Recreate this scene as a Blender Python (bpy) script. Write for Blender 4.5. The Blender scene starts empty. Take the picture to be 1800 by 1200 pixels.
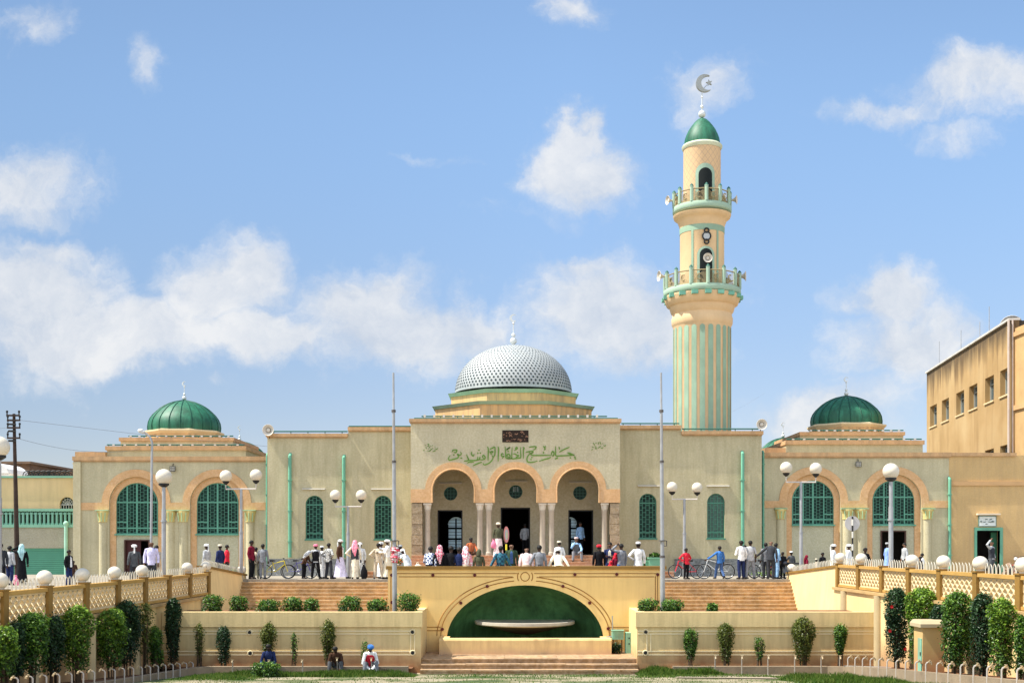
import bpy, bmesh, math, random
from mathutils import Vector, Matrix
from mathutils.geometry import tessellate_polygon
random.seed(7)
R = math.radians
PI = math.pi
SC = bpy.context.scene
COL = SC.collection
# ------------------------------------------------------------------ camera
EYE = 4.55
F = 2100.0
cam = bpy.data.cameras.new('camera'); cam.lens = 42; cam.sensor_width = 36
cam.shift_y = 357/1800; cam.clip_end = 3000; cam.clip_start = 0.1
camo = bpy.data.objects.new('camera', cam); COL.objects.link(camo)
camo.location = (0, 0, EYE); camo.rotation_euler = (PI/2, 0, 0)
SC.camera = camo
# ------------------------------------------------------------------ light
SUN_EL, SUN_AZ = 58.0, -97.0          # azimuth from +Y (away from camera), negative = left
EXPO = 1.15
SC.view_settings.view_transform = 'Standard'; SC.view_settings.look = 'None'
SC.view_settings.gamma = 1; SC.view_settings.exposure = EXPO
sl = bpy.data.lights.new('sun', 'SUN'); sl.energy = 4.0; sl.angle = R(0.5); sl.color = (1, .95, .86)
so = bpy.data.objects.new('sun', sl); COL.objects.link(so)
sd = Vector((math.sin(R(SUN_AZ))*math.cos(R(SUN_EL)), math.cos(R(SUN_AZ))*math.cos(R(SUN_EL)), math.sin(R(SUN_EL))))
so.rotation_euler = sd.to_track_quat('Z', 'Y').to_euler()
so.location = (0, 0, 60)
w = bpy.data.worlds.new('World'); SC.world = w; w.use_nodes = True
nt = w.node_tree; N = nt.nodes; L = nt.links
bg = N['Background']; bg.inputs[1].default_value = 0.13

def nd(tree, typ, **kw):
    n = tree.nodes.new(typ)
    for k, v in kw.items():
        if k[0]=='i' and k[1:].isdigit(): n.inputs[int(k[1:])].default_value = v
        else: setattr(n, k, v)
    return n

def mth(tree, op, a, b=None, c=None, clamp=False):
    n = tree.nodes.new('ShaderNodeMath'); n.operation = op; n.use_clamp = clamp
    for i, v in enumerate((a, b, c)):
        if v is None: continue
        if hasattr(v, 'links'): tree.links.new(v, n.inputs[i])
        else: n.inputs[i].default_value = v
    return n.outputs[0]

sky = nd(nt, 'ShaderNodeTexSky', sky_type='NISHITA', sun_disc=False)
sky.sun_elevation = R(SUN_EL); sky.sun_rotation = R(SUN_AZ)
sky.altitude = 1800; sky.air_density = 1.0; sky.dust_density = .5; sky.ozone_density = 1.0
tc = nd(nt, 'ShaderNodeTexCoord')
sp = nd(nt, 'ShaderNodeSeparateXYZ'); L.new(tc.outputs['Generated'], sp.inputs[0])
ay = mth(nt, 'MAXIMUM', mth(nt, 'ABSOLUTE', sp.outputs[1]), 0.15)
U = mth(nt, 'DIVIDE', sp.outputs[0], ay); V = mth(nt, 'DIVIDE', sp.outputs[2], ay)
uv = nd(nt, 'ShaderNodeCombineXYZ'); L.new(U, uv.inputs[0]); L.new(V, uv.inputs[1])
# clouds as soft banks at fixed bearings and heights: (px, py, rx, ry, weight)
CL = [(60, 520, 190, 110, 1.), (230, 590, 330, 75, 1.), (400, 500, 120, 90, .95), (470, 600, 150, 60, .8), (90, 440, 130, 40, .6),
      (640, 540, 125, 85, 1.), (700, 600, 190, 80, .9), (820, 580, 120, 70, .75), (1060, 540, 150, 110, .95), (1140, 600, 160, 80, .7), (1020, 470, 100, 40, .6),
      (1015, 300, 120, 75, .95), (1010, 240, 50, 55, .8), (990, 30, 75, 50, .62), (1245, 140, 95, 75, .62), (1740, 150, 200, 62, .8), (1560, 185, 190, 34, .5), (1690, 230, 120, 40, .45),
      (1560, 535, 100, 55, .95), (1610, 620, 150, 80, .95), (1450, 730, 170, 70, .75), (1240, 640, 90, 60, .3),
      (30, 330, 140, 80, .75), (245, 115, 45, 60, .5), (60, 30, 90, 60, .5), (760, 255, 110, 20, .35), (940, 380, 300, 30, .25), (380, 690, 90, 30, .35), (1250, 470, 150, 60, .3), (60, 650, 200, 60, .35)]
nz0 = nd(nt, 'ShaderNodeTexNoise'); nz0.inputs['Scale'].default_value = 9; nz0.inputs['Detail'].default_value = 7; nz0.inputs['Roughness'].default_value = .6
L.new(uv.outputs[0], nz0.inputs['Vector'])
nsub = nd(nt, 'ShaderNodeVectorMath', operation='SUBTRACT', i1=(.5, .5, .5)); L.new(nz0.outputs['Color'], nsub.inputs[0])
nsc = nd(nt, 'ShaderNodeVectorMath', operation='SCALE'); nsc.inputs['Scale'].default_value = .11; L.new(nsub.outputs[0], nsc.inputs[0])
wuv = nd(nt, 'ShaderNodeVectorMath', operation='ADD'); L.new(uv.outputs[0], wuv.inputs[0]); L.new(nsc.outputs[0], wuv.inputs[1])
flat = nd(nt, 'ShaderNodeVectorMath', operation='MULTIPLY', i1=(1, 1, 0)); L.new(wuv.outputs[0], flat.inputs[0])
acc = None
for (cx, cy, rx, ry, wt) in CL:
    a = nd(nt, 'ShaderNodeVectorMath', operation='SUBTRACT', i1=((cx-900)/F, (957-cy)/F, 0)); L.new(flat.outputs[0], a.inputs[0])
    b = nd(nt, 'ShaderNodeVectorMath', operation='MULTIPLY', i1=(F/rx, F/ry, 0)); L.new(a.outputs[0], b.inputs[0])
    c = nd(nt, 'ShaderNodeVectorMath', operation='DOT_PRODUCT'); L.new(b.outputs[0], c.inputs[0]); L.new(b.outputs[0], c.inputs[1])
    d = mth(nt, 'MULTIPLY', mth(nt, 'EXPONENT', mth(nt, 'MULTIPLY', c.outputs['Value'], -1.1)), wt)
    acc = d if acc is None else mth(nt, 'MAXIMUM', acc, mth(nt, 'ADD', d, mth(nt, 'MULTIPLY', acc, .22)))
# clouds elsewhere on the dome (out of this view): plain noise, thickened to add fill light
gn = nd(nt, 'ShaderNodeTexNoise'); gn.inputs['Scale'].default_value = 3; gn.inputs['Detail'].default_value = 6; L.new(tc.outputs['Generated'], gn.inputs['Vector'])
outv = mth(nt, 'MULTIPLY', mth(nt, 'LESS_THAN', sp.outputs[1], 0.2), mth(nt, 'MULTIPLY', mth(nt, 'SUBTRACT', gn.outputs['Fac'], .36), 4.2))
fwd = mth(nt, 'MULTIPLY', acc, mth(nt, 'GREATER_THAN', sp.outputs[1], 0.0))
nz1 = nd(nt, 'ShaderNodeTexNoise'); nz1.inputs['Scale'].default_value = 26; nz1.inputs['Detail'].default_value = 8; nz1.inputs['Roughness'].default_value = .62
L.new(wuv.outputs[0], nz1.inputs['Vector'])
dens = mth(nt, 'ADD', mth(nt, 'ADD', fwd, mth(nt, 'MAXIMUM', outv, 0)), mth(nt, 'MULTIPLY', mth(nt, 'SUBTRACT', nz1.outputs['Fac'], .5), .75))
mr = nd(nt, 'ShaderNodeMapRange', interpolation_type='SMOOTHSTEP'); L.new(dens, mr.inputs[0])
mr.inputs[1].default_value = .20; mr.inputs[2].default_value = .80
cmask = mth(nt, 'MULTIPLY', mr.outputs[0], .88)
shn = nd(nt, 'ShaderNodeMapRange'); L.new(mth(nt, 'ADD', mth(nt, 'MULTIPLY', nz0.outputs['Fac'], .6), mth(nt, 'MULTIPLY', nz1.outputs['Fac'], .5)), shn.inputs[0])
shn.inputs[1].default_value = .42; shn.inputs[2].default_value = .68
ccol = nd(nt, 'ShaderNodeMix', data_type='RGBA'); L.new(shn.outputs[0], ccol.inputs[0])
CLOUD_A, CLOUD_B = (2.2, 2.4, 2.72, 1), (3.2, 3.2, 3.2, 1)
ccol.inputs[6].default_value = CLOUD_A; ccol.inputs[7].default_value = CLOUD_B
vf = nd(nt, 'ShaderNodeMapRange', interpolation_type='SMOOTHSTEP'); L.new(V, vf.inputs[0]); vf.inputs[2].default_value = .42
gt = nd(nt, 'ShaderNodeMix', data_type='RGBA'); L.new(vf.outputs[0], gt.inputs[0]); gt.inputs[6].default_value = (.50, .43, .43, 1); gt.inputs[7].default_value = (.84, .86, .82, 1)
lr = nd(nt, 'ShaderNodeMapRange'); L.new(U, lr.inputs[0]); lr.inputs[1].default_value = -.5; lr.inputs[2].default_value = .05; lr.inputs[3].default_value = .72; lr.inputs[4].default_value = 1
gts = nd(nt, 'ShaderNodeVectorMath', operation='SCALE'); L.new(gt.outputs[2], gts.inputs[0]); L.new(lr.outputs[0], gts.inputs['Scale'])
skt = nd(nt, 'ShaderNodeVectorMath', operation='MULTIPLY'); L.new(sky.outputs[0], skt.inputs[0]); L.new(gts.outputs[0], skt.inputs[1])
cm = nd(nt, 'ShaderNodeMix', data_type='RGBA'); L.new(cmask, cm.inputs[0]); L.new(skt.outputs[0], cm.inputs[6]); L.new(ccol.outputs[2], cm.inputs[7])
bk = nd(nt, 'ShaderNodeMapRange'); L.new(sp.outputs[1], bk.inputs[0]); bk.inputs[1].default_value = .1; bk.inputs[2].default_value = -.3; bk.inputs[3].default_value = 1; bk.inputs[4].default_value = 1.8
# unseen sky behind the camera brightened, added fill for the shaded walls
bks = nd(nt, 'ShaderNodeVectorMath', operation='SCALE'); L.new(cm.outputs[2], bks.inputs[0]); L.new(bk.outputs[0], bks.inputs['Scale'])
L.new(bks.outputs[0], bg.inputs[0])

# ------------------------------------------------------------------ helpers
def X(px, Y): return (px-900)*Y/F
def Z(py, Y): return EYE+(957-py)*Y/F

MATS = {}
def M(name, col, rough=.85, var=.12, vs=1.5, bump=0., bs=30., speck=0., ss=14., streak=None, sa=.5, metal=0., spec=.3, dirt=None, trans=0.):
    if name in MATS: return MATS[name]
    m = bpy.data.materials.new(name); m.use_nodes = True; t = m.node_tree
    b = t.nodes['Principled BSDF']; b.inputs['Roughness'].default_value = rough; b.inputs['Metallic'].default_value = metal
    b.inputs['Specular IOR Level'].default_value = spec
    co = nd(t, 'ShaderNodeTexCoord').outputs['Object']
    def noise(s, det=4, vec=None, ro=.6):
        n = nd(t, 'ShaderNodeTexNoise'); n.inputs['Scale'].default_value = s; n.inputs['Detail'].default_value = det; n.inputs['Roughness'].default_value = ro
        t.links.new(vec or co, n.inputs['Vector']); return n.outputs['Fac']
    def mix(fac, a, bcol, mode='MIX'):
        n = nd(t, 'ShaderNodeMix', data_type='RGBA', blend_type=mode)
        if hasattr(fac, 'links'): t.links.new(fac, n.inputs[0])
        else: n.inputs[0].default_value = fac
        for i, v in ((6, a), (7, bcol)):
            if hasattr(v, 'links'): t.links.new(v, n.inputs[i])
            else: n.inputs[i].default_value = (*v[:3], 1)
        return n.outputs[2]
    def mapr(v, a, bb, lo=0., hi=1.):
        n = nd(t, 'ShaderNodeMapRange'); t.links.new(v, n.inputs[0])
        for i, q in enumerate((a, bb, lo, hi)): n.inputs[i+1].default_value = q
        return n.outputs[0]
    out = mix(mapr(noise(vs), .3, .7), [c*(1-var) for c in col], [min(1, c*(1+var)) for c in col])
    if speck: 
        out = mix(mapr(noise(ss, 2), .35, .65), mix(speck, out, (0, 0, 0)), mix(speck*.6, out, (1, 1, 1)))
    if streak:
        mp = nd(t, 'ShaderNodeMapping'); t.links.new(co, mp.inputs[0]); mp.inputs['Scale'].default_value = (2.2, 2.2, .22)
        out = mix(mapr(noise(1.6, 6, mp.outputs[0], .7), .44, .64, 0, sa), out, streak)
    if dirt:
        sz = nd(t, 'ShaderNodeSeparateXYZ'); t.links.new(nd(t, 'ShaderNodeNewGeometry').outputs['Position'], sz.inputs[0])
        zz = mth(t, 'ADD', sz.outputs[2], mth(t, 'MULTIPLY', mth(t, 'SUBTRACT', noise(2.5), .5), dirt[2]))
        out = mix(mapr(zz, dirt[0], dirt[1], 1, 0), out, dirt[3])
    t.links.new(out, b.inputs['Base Color'])
    if bump:
        bn = nd(t, 'ShaderNodeBump'); bn.inputs['Strength'].default_value = bump; bn.inputs['Distance'].default_value = .02
        t.links.new(noise(bs, 3), bn.inputs['Height']); t.links.new(bn.outputs[0], b.inputs['Normal'])
    if trans:
        tr = nd(t, 'ShaderNodeBsdfTranslucent'); t.links.new(out, tr.inputs[0])
        ms = nd(t, 'ShaderNodeMixShader'); ms.inputs[0].default_value = trans
        t.links.new(b.outputs[0], ms.inputs[1]); t.links.new(tr.outputs[0], ms.inputs[2])
        t.links.new(ms.outputs[0], t.nodes['Material Output'].inputs[0])
    MATS[name] = m; return m

def fabric(key, c1, c2=None, kind=None, sc=12):
    """plain, checked or striped cloth"""
    if key in MATS: return MATS[key]
    if c2 is None: return M(key, c1, rough=.95, var=.28, vs=7, spec=.1, bump=.8, bs=18)
    m = bpy.data.materials.new(key); m.use_nodes = True; t = m.node_tree; b = t.nodes['Principled BSDF']; b.inputs['Roughness'].default_value = .95
    co = nd(t, 'ShaderNodeTexCoord').outputs['Object']
    if kind == 'check':
        n = nd(t, 'ShaderNodeTexChecker'); n.inputs['Scale'].default_value = sc; n.inputs[1].default_value = (*c1, 1); n.inputs[2].default_value = (*c2, 1)
        t.links.new(co, n.inputs[0]); t.links.new(n.outputs[0], b.inputs['Base Color'])
    else:
        n = nd(t, 'ShaderNodeTexNoise'); n.inputs['Scale'].default_value = sc; t.links.new(co, n.inputs['Vector'])
        r = nd(t, 'ShaderNodeMix', data_type='RGBA'); mr_ = nd(t, 'ShaderNodeMapRange'); t.links.new(n.outputs['Fac'], mr_.inputs[0]); mr_.inputs[1].default_value = .45; mr_.inputs[2].default_value = .55
        t.links.new(mr_.outputs[0], r.inputs[0]); r.inputs[6].default_value = (*c1, 1); r.inputs[7].default_value = (*c2, 1); t.links.new(r.outputs[2], b.inputs['Base Color'])
    MATS[key] = m; return m

def tag(o, label=None, cat=None, group=None, kind=None):
    for k, v in (('label', label), ('category', cat), ('group', group), ('kind', kind)):
        if v: o[k] = v
    return o

def thing(name, loc, label, cat, group=None, rz=0):
    o = bpy.data.objects.new(name, None); COL.objects.link(o); o.location = loc; o.rotation_euler = (0, 0, rz)
    o.empty_display_size = .3
    return tag(o, label, cat, group)

def wloc(o):
    v = Vector((0, 0, 0))
    while o is not None: v += o.location; o = o.parent
    return v

class MB:
    def __init__(s): s.v = []; s.f = []; s.m = []; s.cur = 0
    def add(s, vs, fs):
        n = len(s.v); s.v += [tuple(p) for p in vs]; s.f += [tuple(i+n for i in f) for f in fs]; s.m += [s.cur]*len(fs); return s
    def box(s, x0, x1, y0, y1, z0, z1, tx=0, ty=0):
        if x0 > x1: x0, x1 = x1, x0
        if y0 > y1: y0, y1 = y1, y0
        if z0 > z1: z0, z1 = z1, z0
        return s.add([(x0, y0, z0), (x1, y0, z0), (x1, y1, z0), (x0, y1, z0), (x0+tx, y0+ty, z1), (x1-tx, y0+ty, z1), (x1-tx, y1-ty, z1), (x0+tx, y1-ty, z1)],
                     [(0, 3, 2, 1), (4, 5, 6, 7), (0, 1, 5, 4), (1, 2, 6, 5), (2, 3, 7, 6), (3, 0, 4, 7)])
    def plate(s, outer, holes, y0, y1):
        """outline in x,z (with holes), from y0 (front) to y1"""
        loops = [outer]+list(holes)
        flat = [p for l in loops for p in l]
        tris = tessellate_polygon([[Vector((p[0], p[1], 0)) for p in l] for l in loops])
        n = len(flat)
        vs = [(p[0], y0, p[1]) for p in flat]+[(p[0], y1, p[1]) for p in flat]
        fs = []
        for a, b, c in tris:
            A, B, C = flat[a], flat[b], flat[c]
            if (B[0]-A[0])*(C[1]-A[1])-(B[1]-A[1])*(C[0]-A[0]) < 0: b, c = c, b
            fs += [(a, b, c), (a+n, c+n, b+n)]
        k = 0
        for li, l in enumerate(loops):
            ar = sum(l[i][0]*l[(i+1) % len(l)][1]-l[(i+1) % len(l)][0]*l[i][1] for i in range(len(l)))
            for i in range(len(l)):
                a, b = k+i, k+(i+1) % len(l)
                if (ar > 0) == (li == 0): fs.append((b, a, a+n, b+n))
                else: fs.append((a, b, b+n, a+n))
            k += len(l)
        return s.add(vs, fs)
    def lathe(s, prof, c=(0, 0, 0), n=24, a0=0., close=True):
        """profile of (r, z) from bottom to top"""
        vs = []; fs = []
        for (r, z) in prof:
            for i in range(n):
                a = a0+2*PI*i/n; vs.append((c[0]+r*math.cos(a), c[1]+r*math.sin(a), c[2]+z))
        for j in range(len(prof)-1):
            for i in range(n):
                a = j*n+i; b = j*n+(i+1) % n; fs.append((a, b, b+n, a+n))
        if close:
            fs.append(tuple(reversed(range(n)))); k = (len(prof)-1)*n; fs.append(tuple(range(k, k+n)))
        return s.add(vs, fs)
    def sph(s, c, r, n=12, sz=1., m=8):
        pr = [(max(.001*r, r*math.sin(PI*i/m)), -r*sz*math.cos(PI*i/m)) for i in range(m+1)]
        return s.lathe(pr, c, n)
    def tube(s, pts, r, n=6, r1=None):
        pts = [Vector(p) for p in pts]; rings = []; vs = []; fs = []
        for i, p in enumerate(pts):
            d = (pts[min(i+1, len(pts)-1)]-pts[max(i-1, 0)])
            if d.length < 1e-6: d = Vector((0, 0, 1))
            d.normalize(); u = d.cross(Vector((0, 1, 0)) if abs(d.y) < .9 else Vector((1, 0, 0))).normalized(); q = d.cross(u)
            rr = r if r1 is None else r+(r1-r)*i/(len(pts)-1)
            for k in range(n):
                a = 2*PI*k/n; vs.append(p+(u*math.cos(a)+q*math.sin(a))*rr)
        for i in range(len(pts)-1):
            for k in range(n):
                a = i*n+k; b = i*n+(k+1) % n; fs.append((a, a+n, b+n, b))
        fs.append(tuple(range(n))); k = (len(pts)-1)*n; fs.append(tuple(reversed(range(k, k+n))))
        return s.add(vs, fs)
    def torus(s, c, R_, r, axis='y', n=24, m=6):
        vs = []; fs = []
        for i in range(n):
            a = 2*PI*i/n
            for j in range(m):
                b = 2*PI*j/m; q = R_+r*math.cos(b); h = r*math.sin(b)
                p = {'y': (q*math.cos(a), h, q*math.sin(a)), 'z': (q*math.cos(a), q*math.sin(a), h), 'x': (h, q*math.cos(a), q*math.sin(a))}[axis]
                vs.append((c[0]+p[0], c[1]+p[1], c[2]+p[2]))
        for i in range(n):
            for j in range(m):
                fs.append((i*m+j, ((i+1) % n)*m+j, ((i+1) % n)*m+(j+1) % m, i*m+(j+1) % m))
        return s.add(vs, fs)
    def build(s, name, mats, parent=None, world=True, smooth=False, at=None, fix=False):
        off = wloc(parent) if (parent is not None and world) else Vector((0, 0, 0))
        base = Vector(at) if at else Vector((0, 0, 0))
        me = bpy.data.meshes.new(name)
        o0 = off+base
        me.from_pydata([(a-o0.x, b-o0.y, c-o0.z) for a, b, c in s.v], [], s.f)
        if not isinstance(mats, (list, tuple)): mats = [mats]
        for m in mats: me.materials.append(m)
        me.polygons.foreach_set('material_index', s.m)
        if fix:
            bm = bmesh.new(); bm.from_mesh(me); bmesh.ops.recalc_face_normals(bm, faces=bm.faces); bm.to_mesh(me); bm.free()
        if smooth:
            me.polygons.foreach_set('use_smooth', [True]*len(me.polygons))
            try: me.set_sharp_from_angle(angle=R(40))
            except Exception: pass
        me.update()
        o = bpy.data.objects.new(name, me); COL.objects.link(o); o.location = base
        if parent is not None: o.parent = parent
        return o

def copy_thing(root, loc=None, rz=None, label=None):
    m = {}
    def rec(o, par):
        c = o.copy(); COL.objects.link(c)
        if par is not None: c.parent = par
        for ch in o.children: rec(ch, c)
        return c
    r = rec(root, None)
    if loc is not None: r.location = loc
    if rz is not None: r.rotation_euler.z = rz
    if label: r['label'] = label
    return r

def arc(cx, cz, rx, rz, a0, a1, n=16):
    return [(cx+rx*math.cos(R(a0+(a1-a0)*i/n)), cz+rz*math.sin(R(a0+(a1-a0)*i/n))) for i in range(n+1)]

def arch_hole(x0, x1, z0, ztop, n=16):
    r = (x1-x0)/2; cx = (x0+x1)/2
    return [(x0, z0), (x1, z0)]+arc(cx, ztop-r, r, r, 0, 180, n)

# ------------------------------------------------------------------ materials
stucco = M('olive_stucco', (.50, .435, .26), var=.12, vs=.6, bump=.4, bs=38, speck=.075, ss=11, streak=(.30, .26, .14), sa=.38)
stucco_w = M('olive_stucco_wing', (.50, .44, .27), var=.12, vs=.6, bump=.4, bs=38, speck=.07, ss=11, streak=(.32, .28, .17), sa=.35)
orange = M('orange_stucco', (.63, .375, .17), var=.08, vs=1.2, bump=.5, bs=38, speck=.10, ss=11, streak=(.5, .26, .1), sa=.3)
trim_o = M('ochre_cornice', (.51, .31, .145), var=.16, vs=2, bump=.3, bs=30, speck=.06, streak=(.25, .17, .1), sa=.4)
mint = M('mint_paint', (.13, .35, .23), rough=.55, var=.08, vs=3)
mint_pale = M('pale_mint_plaster', (.33, .44, .32), rough=.75, var=.10, vs=1.5, streak=(.25, .33, .25), sa=.4)
mint_dark = M('dark_green_metal', (.03, .12, .09), rough=.5, var=.1)
yellow = M('yellow_wall_paint', (.88, .61, .235), rough=.8, var=.06, vs=.7, bump=.15, bs=12, streak=(.66, .43, .16), sa=.28, dirt=(.2, 1.3, .8, (.50, .33, .16)))
cream = M('cream_render', (.70, .54, .265), rough=.85, var=.08, vs=.9, bump=.2, bs=14, streak=(.42, .32, .15), sa=.42, dirt=(.15, .95, .7, (.36, .17, .07)))
yellow2 = M('railing_wall_paint', (.76, .56, .27), rough=.8, var=.08, vs=.7, bump=.2, bs=12, streak=(.6, .42, .22), sa=.4, dirt=(.5, 1.6, .9, (.42, .25, .12)))
ochre_dk = M('dark_ochre_trim', (.24, .135, .03), rough=.7, var=.15, vs=2)
brown_line = M('brown_line_paint', (.33, .15, .03), rough=.7)
maroon = M('maroon_boss', (.10, .012, .01), rough=.5)
lattice = M('cream_lattice', (.66, .52, .30), rough=.8, var=.08, vs=3, streak=(.55, .42, .25), sa=.4)
white_m = M('white_painted_metal', (.52, .49, .40), rough=.45, var=.06)
globe_m = M('opal_globe', (.62, .56, .45), rough=.3, var=.04, vs=2, spec=.5)
galv = M('galvanised_steel', (.36, .37, .38), rough=.5, var=.15, vs=3, metal=.3, streak=(.2, .15, .1), sa=.35)
silver = M('silver_sheet', (.35, .375, .375), rough=.62, var=.08, vs=2, metal=.15, streak=(.45, .45, .42), sa=.35)
silver_hole = M('dome_hole', (.03, .045, .05), rough=.7)
green_dome = M('green_dome_paint', (.010, .09, .045), rough=.55, var=.22, vs=1.2, spec=.45, streak=(.03, .22, .12), sa=.5)
green_dk = M('green_rib_paint', (.012, .075, .045), rough=.5)
stone = M('stone_block', (.33, .24, .135), var=.22, vs=3, bump=1., bs=16, speck=.12, ss=9)
gstone = M('grey_stone_base', (.19, .195, .18), rough=.75, var=.45, vs=2.2, bump=.5, bs=10, speck=.15, ss=7)
marble = M('pale_column_stone', (.46, .41, .32), rough=.6, var=.12, vs=3, streak=(.33, .28, .22), sa=.4)
step_m = M('sandstone_steps', (.50, .31, .13), var=.28, vs=1.6, bump=.6, bs=14, speck=.14, ss=6, streak=(.30, .18, .09), sa=.35)
pave = M('plaza_paving', (.27, .235, .18), var=.15, vs=.8, bump=.3, bs=9, speck=.1)
dark_in = M('room_shade', (.035, .03, .025), rough=.95, var=.2)  # near-black colour holds the shade of unlit rooms
glass_d = M('dark_window_glass', (.008, .035, .025), rough=.35, var=.5, vs=1.1, spec=.15)
glass_g = M('green_tinted_glass', (.03, .10, .07), rough=.3, var=.2, spec=.5)
glass_w = M('bright_frosted_glass', (.75, .85, .88), rough=.3, var=.05, trans=.7)
black_m = M('black_metal', (.015, .015, .015), rough=.5)
redwood = M('dark_red_door', (.05, .008, .008), rough=.5)
tan = M('tan_plaster', (.62, .43, .21), var=.12, vs=.5, bump=.25, bs=10, streak=(.42, .27, .12), sa=.5)
tan2 = M('annex_plaster', (.57, .38, .16), var=.10, vs=.7, bump=.25, bs=10, speck=.05, streak=(.42, .29, .15), sa=.4)
tan3 = M('annex_band', (.52, .32, .15), var=.10, vs=1, bump=.2)
mayel = M('minaret_plaster', (.68, .48, .27), var=.08, vs=.9, bump=.2, bs=12, streak=(.62, .42, .22), sa=.35)
mamint = M('minaret_mint', (.27, .39, .28), var=.14, vs=1.0, bump=.15, streak=(.24, .36, .24), sa=.4)
niche = M('dark_green_niche', (.065, .17, .06), rough=.75, var=.6, vs=.7, bump=.2, streak=(.02, .05, .02), sa=.5)
bowl_m = M('white_bowl', (.46, .42, .34), rough=.6, var=.08, streak=(.35, .3, .25), sa=.4)
soil = M('red_soil', (.15, .07, .032), rough=.95, var=.35, vs=3, bump=1., bs=12)
kerb_m = M('concrete_kerb', (.25, .19, .125), var=.18, vs=2, bump=.4, bs=14, streak=(.25, .2, .14), sa=.4)
wood_dk = M('dark_pole_wood', (.045, .028, .02), rough=.85, var=.3, vs=4)
# ------------------------------------------------------------------ ground, plaza
ZP = 2.93                      # plaza level
def gz(y): return 0. if y >= 42 else min(3.2, (42-y)*.075)
g = MB()
ys = [-60, -20, 0, 6, 10, 14, 18, 22, 26, 30, 34, 38, 42, 60, 100, 400, 1500]
xs = [-1500, -300, -60, -30, -20, -10, 0, 10, 20, 30, 60, 300, 1500]
for yy in ys:
    for xx in xs: g.v.append((xx, yy, gz(yy)))
for j in range(len(ys)-1):
    for i in range(len(xs)-1):
        a = j*len(xs)+i; g.f.append((a, a+1, a+1+len(xs), a+len(xs))); g.m.append(0)
gm = bpy.data.materials.new('square_ground'); gm.use_nodes = True; t = gm.node_tree; b = t.nodes['Principled BSDF']; b.inputs['Roughness'].default_value = .95
co = nd(t, 'ShaderNodeTexCoord').outputs['Object']
def tnoise(t, s, co, det=6, sc=None):
    if sc:
        mp = nd(t, 'ShaderNodeMapping'); mp.inputs['Scale'].default_value = sc; t.links.new(co, mp.inputs[0]); co = mp.outputs[0]
    n = nd(t, 'ShaderNodeTexNoise'); n.inputs['Scale'].default_value = s; n.inputs['Detail'].default_value = det; t.links.new(co, n.inputs['Vector']); return n.outputs['Fac']
def ramp(t, fac, stops):
    r = nd(t, 'ShaderNodeValToRGB'); t.links.new(fac, r.inputs[0]); e = r.color_ramp.elements
    while len(e) < len(stops): e.new(.5)
    for i, (p, c) in enumerate(stops): e[i].position = p; e[i].color = (*c, 1)
    return r.outputs[0]
c1 = ramp(t, tnoise(t, .5, co), [(.36, (.055, .095, .018)), (.46, (.13, .14, .05)), (.52, (.30, .255, .16)), (.68, (.37, .32, .22))])
c2 = ramp(t, tnoise(t, 5, co), [(.3, (.55, .55, .5)), (.7, (1, 1, 1))])
sg_ = nd(t, 'ShaderNodeSeparateXYZ'); t.links.new(co, sg_.inputs[0]); fr0 = nd(t, 'ShaderNodeMapRange'); t.links.new(sg_.outputs[1], fr0.inputs[0]); fr0.inputs[1].default_value = 30; fr0.inputs[2].default_value = 33; fr0.inputs[3].default_value = 1; fr0.inputs[4].default_value = 0
pv_ = nd(t, 'ShaderNodeMix', data_type='RGBA'); t.links.new(fr0.outputs[0], pv_.inputs[0]); t.links.new(c1, pv_.inputs[6]); pv_.inputs[7].default_value = (.52, .45, .33, 1); c1 = pv_.outputs[2]  # unseen near ground made paler, adds bounce light to the walls
mx = nd(t, 'ShaderNodeMix', data_type='RGBA', blend_type='MULTIPLY'); mx.inputs[0].default_value = 1
t.links.new(c1, mx.inputs[6]); t.links.new(c2, mx.inputs[7]); t.links.new(mx.outputs[2], b.inputs['Base Color'])
tag(g.build('ground', gm), kind='structure')
XL, XR = -12.64, 13.07         # railing lines
YE = 56.0                      # stair top edge
# upper plaza: behind the stair top, and the two arms beside the railings
pl = MB()
pl.box(-60, 60, YE, 95, .2, ZP)
pl.box(-60, XL-.22, 20, YE, .2, ZP-.002)
pl.box(XR+.22, 60, 20, YE, .2, ZP-.002)
pl.box(-4.72+.3, 5.81-.3, 48.2, YE, .2, ZP-.003); pl.box(-4.72+.3, 5.81-.3, 46.95, 48.21, ZP-.12, ZP-.005)
tag(pl.build('plaza', pave), kind='structure')
lo = MB(); lo.box(XL+.2, -4.75, 46, 54.2, .05, 1.35); lo.box(5.84, XR-.2, 46, 54.2, .05, 1.35)
tag(lo.build('lower_landing', pave), kind='structure')

# ------------------------------------------------------------------ side staircases
def stairs(x0, x1, label, extra=None):
    r = thing('staircase', ((x0+x1)/2, YE, ZP), label, 'staircase', 'flights beside the fountain block')
    m = MB(); n = 10; rise = .158; run = .25
    for k in range(n):
        z1 = ZP-.006-rise*k; y0 = YE-.02-run*k
        ex = 1.0 if (extra and k == n-1) else 0
        m.box(x0, x1+ex, y0-run, y0-.001*k+ (0.02 if k == 0 else 0), 1.2, z1-rise)
        # nosing with slightly uneven stone lengths
        xx = x0
        while xx < x1+ex-.05:
            w_ = min(random.uniform(.9, 1.7), x1+ex-xx); d = random.uniform(-.008, .008)
            m.box(xx+.004, xx+w_-.004, y0-run-.035+d, y0-.01, z1-rise, z1-rise+.05+d*.5); xx += w_
    m.build('steps', step_m, r)
    return r
stairs(XL+.02, -4.74, 'wide flight of tan stone steps left of the fountain block')
stairs(5.83, XR-.02, 'wide flight of tan stone steps right of the fountain block', True)

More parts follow.
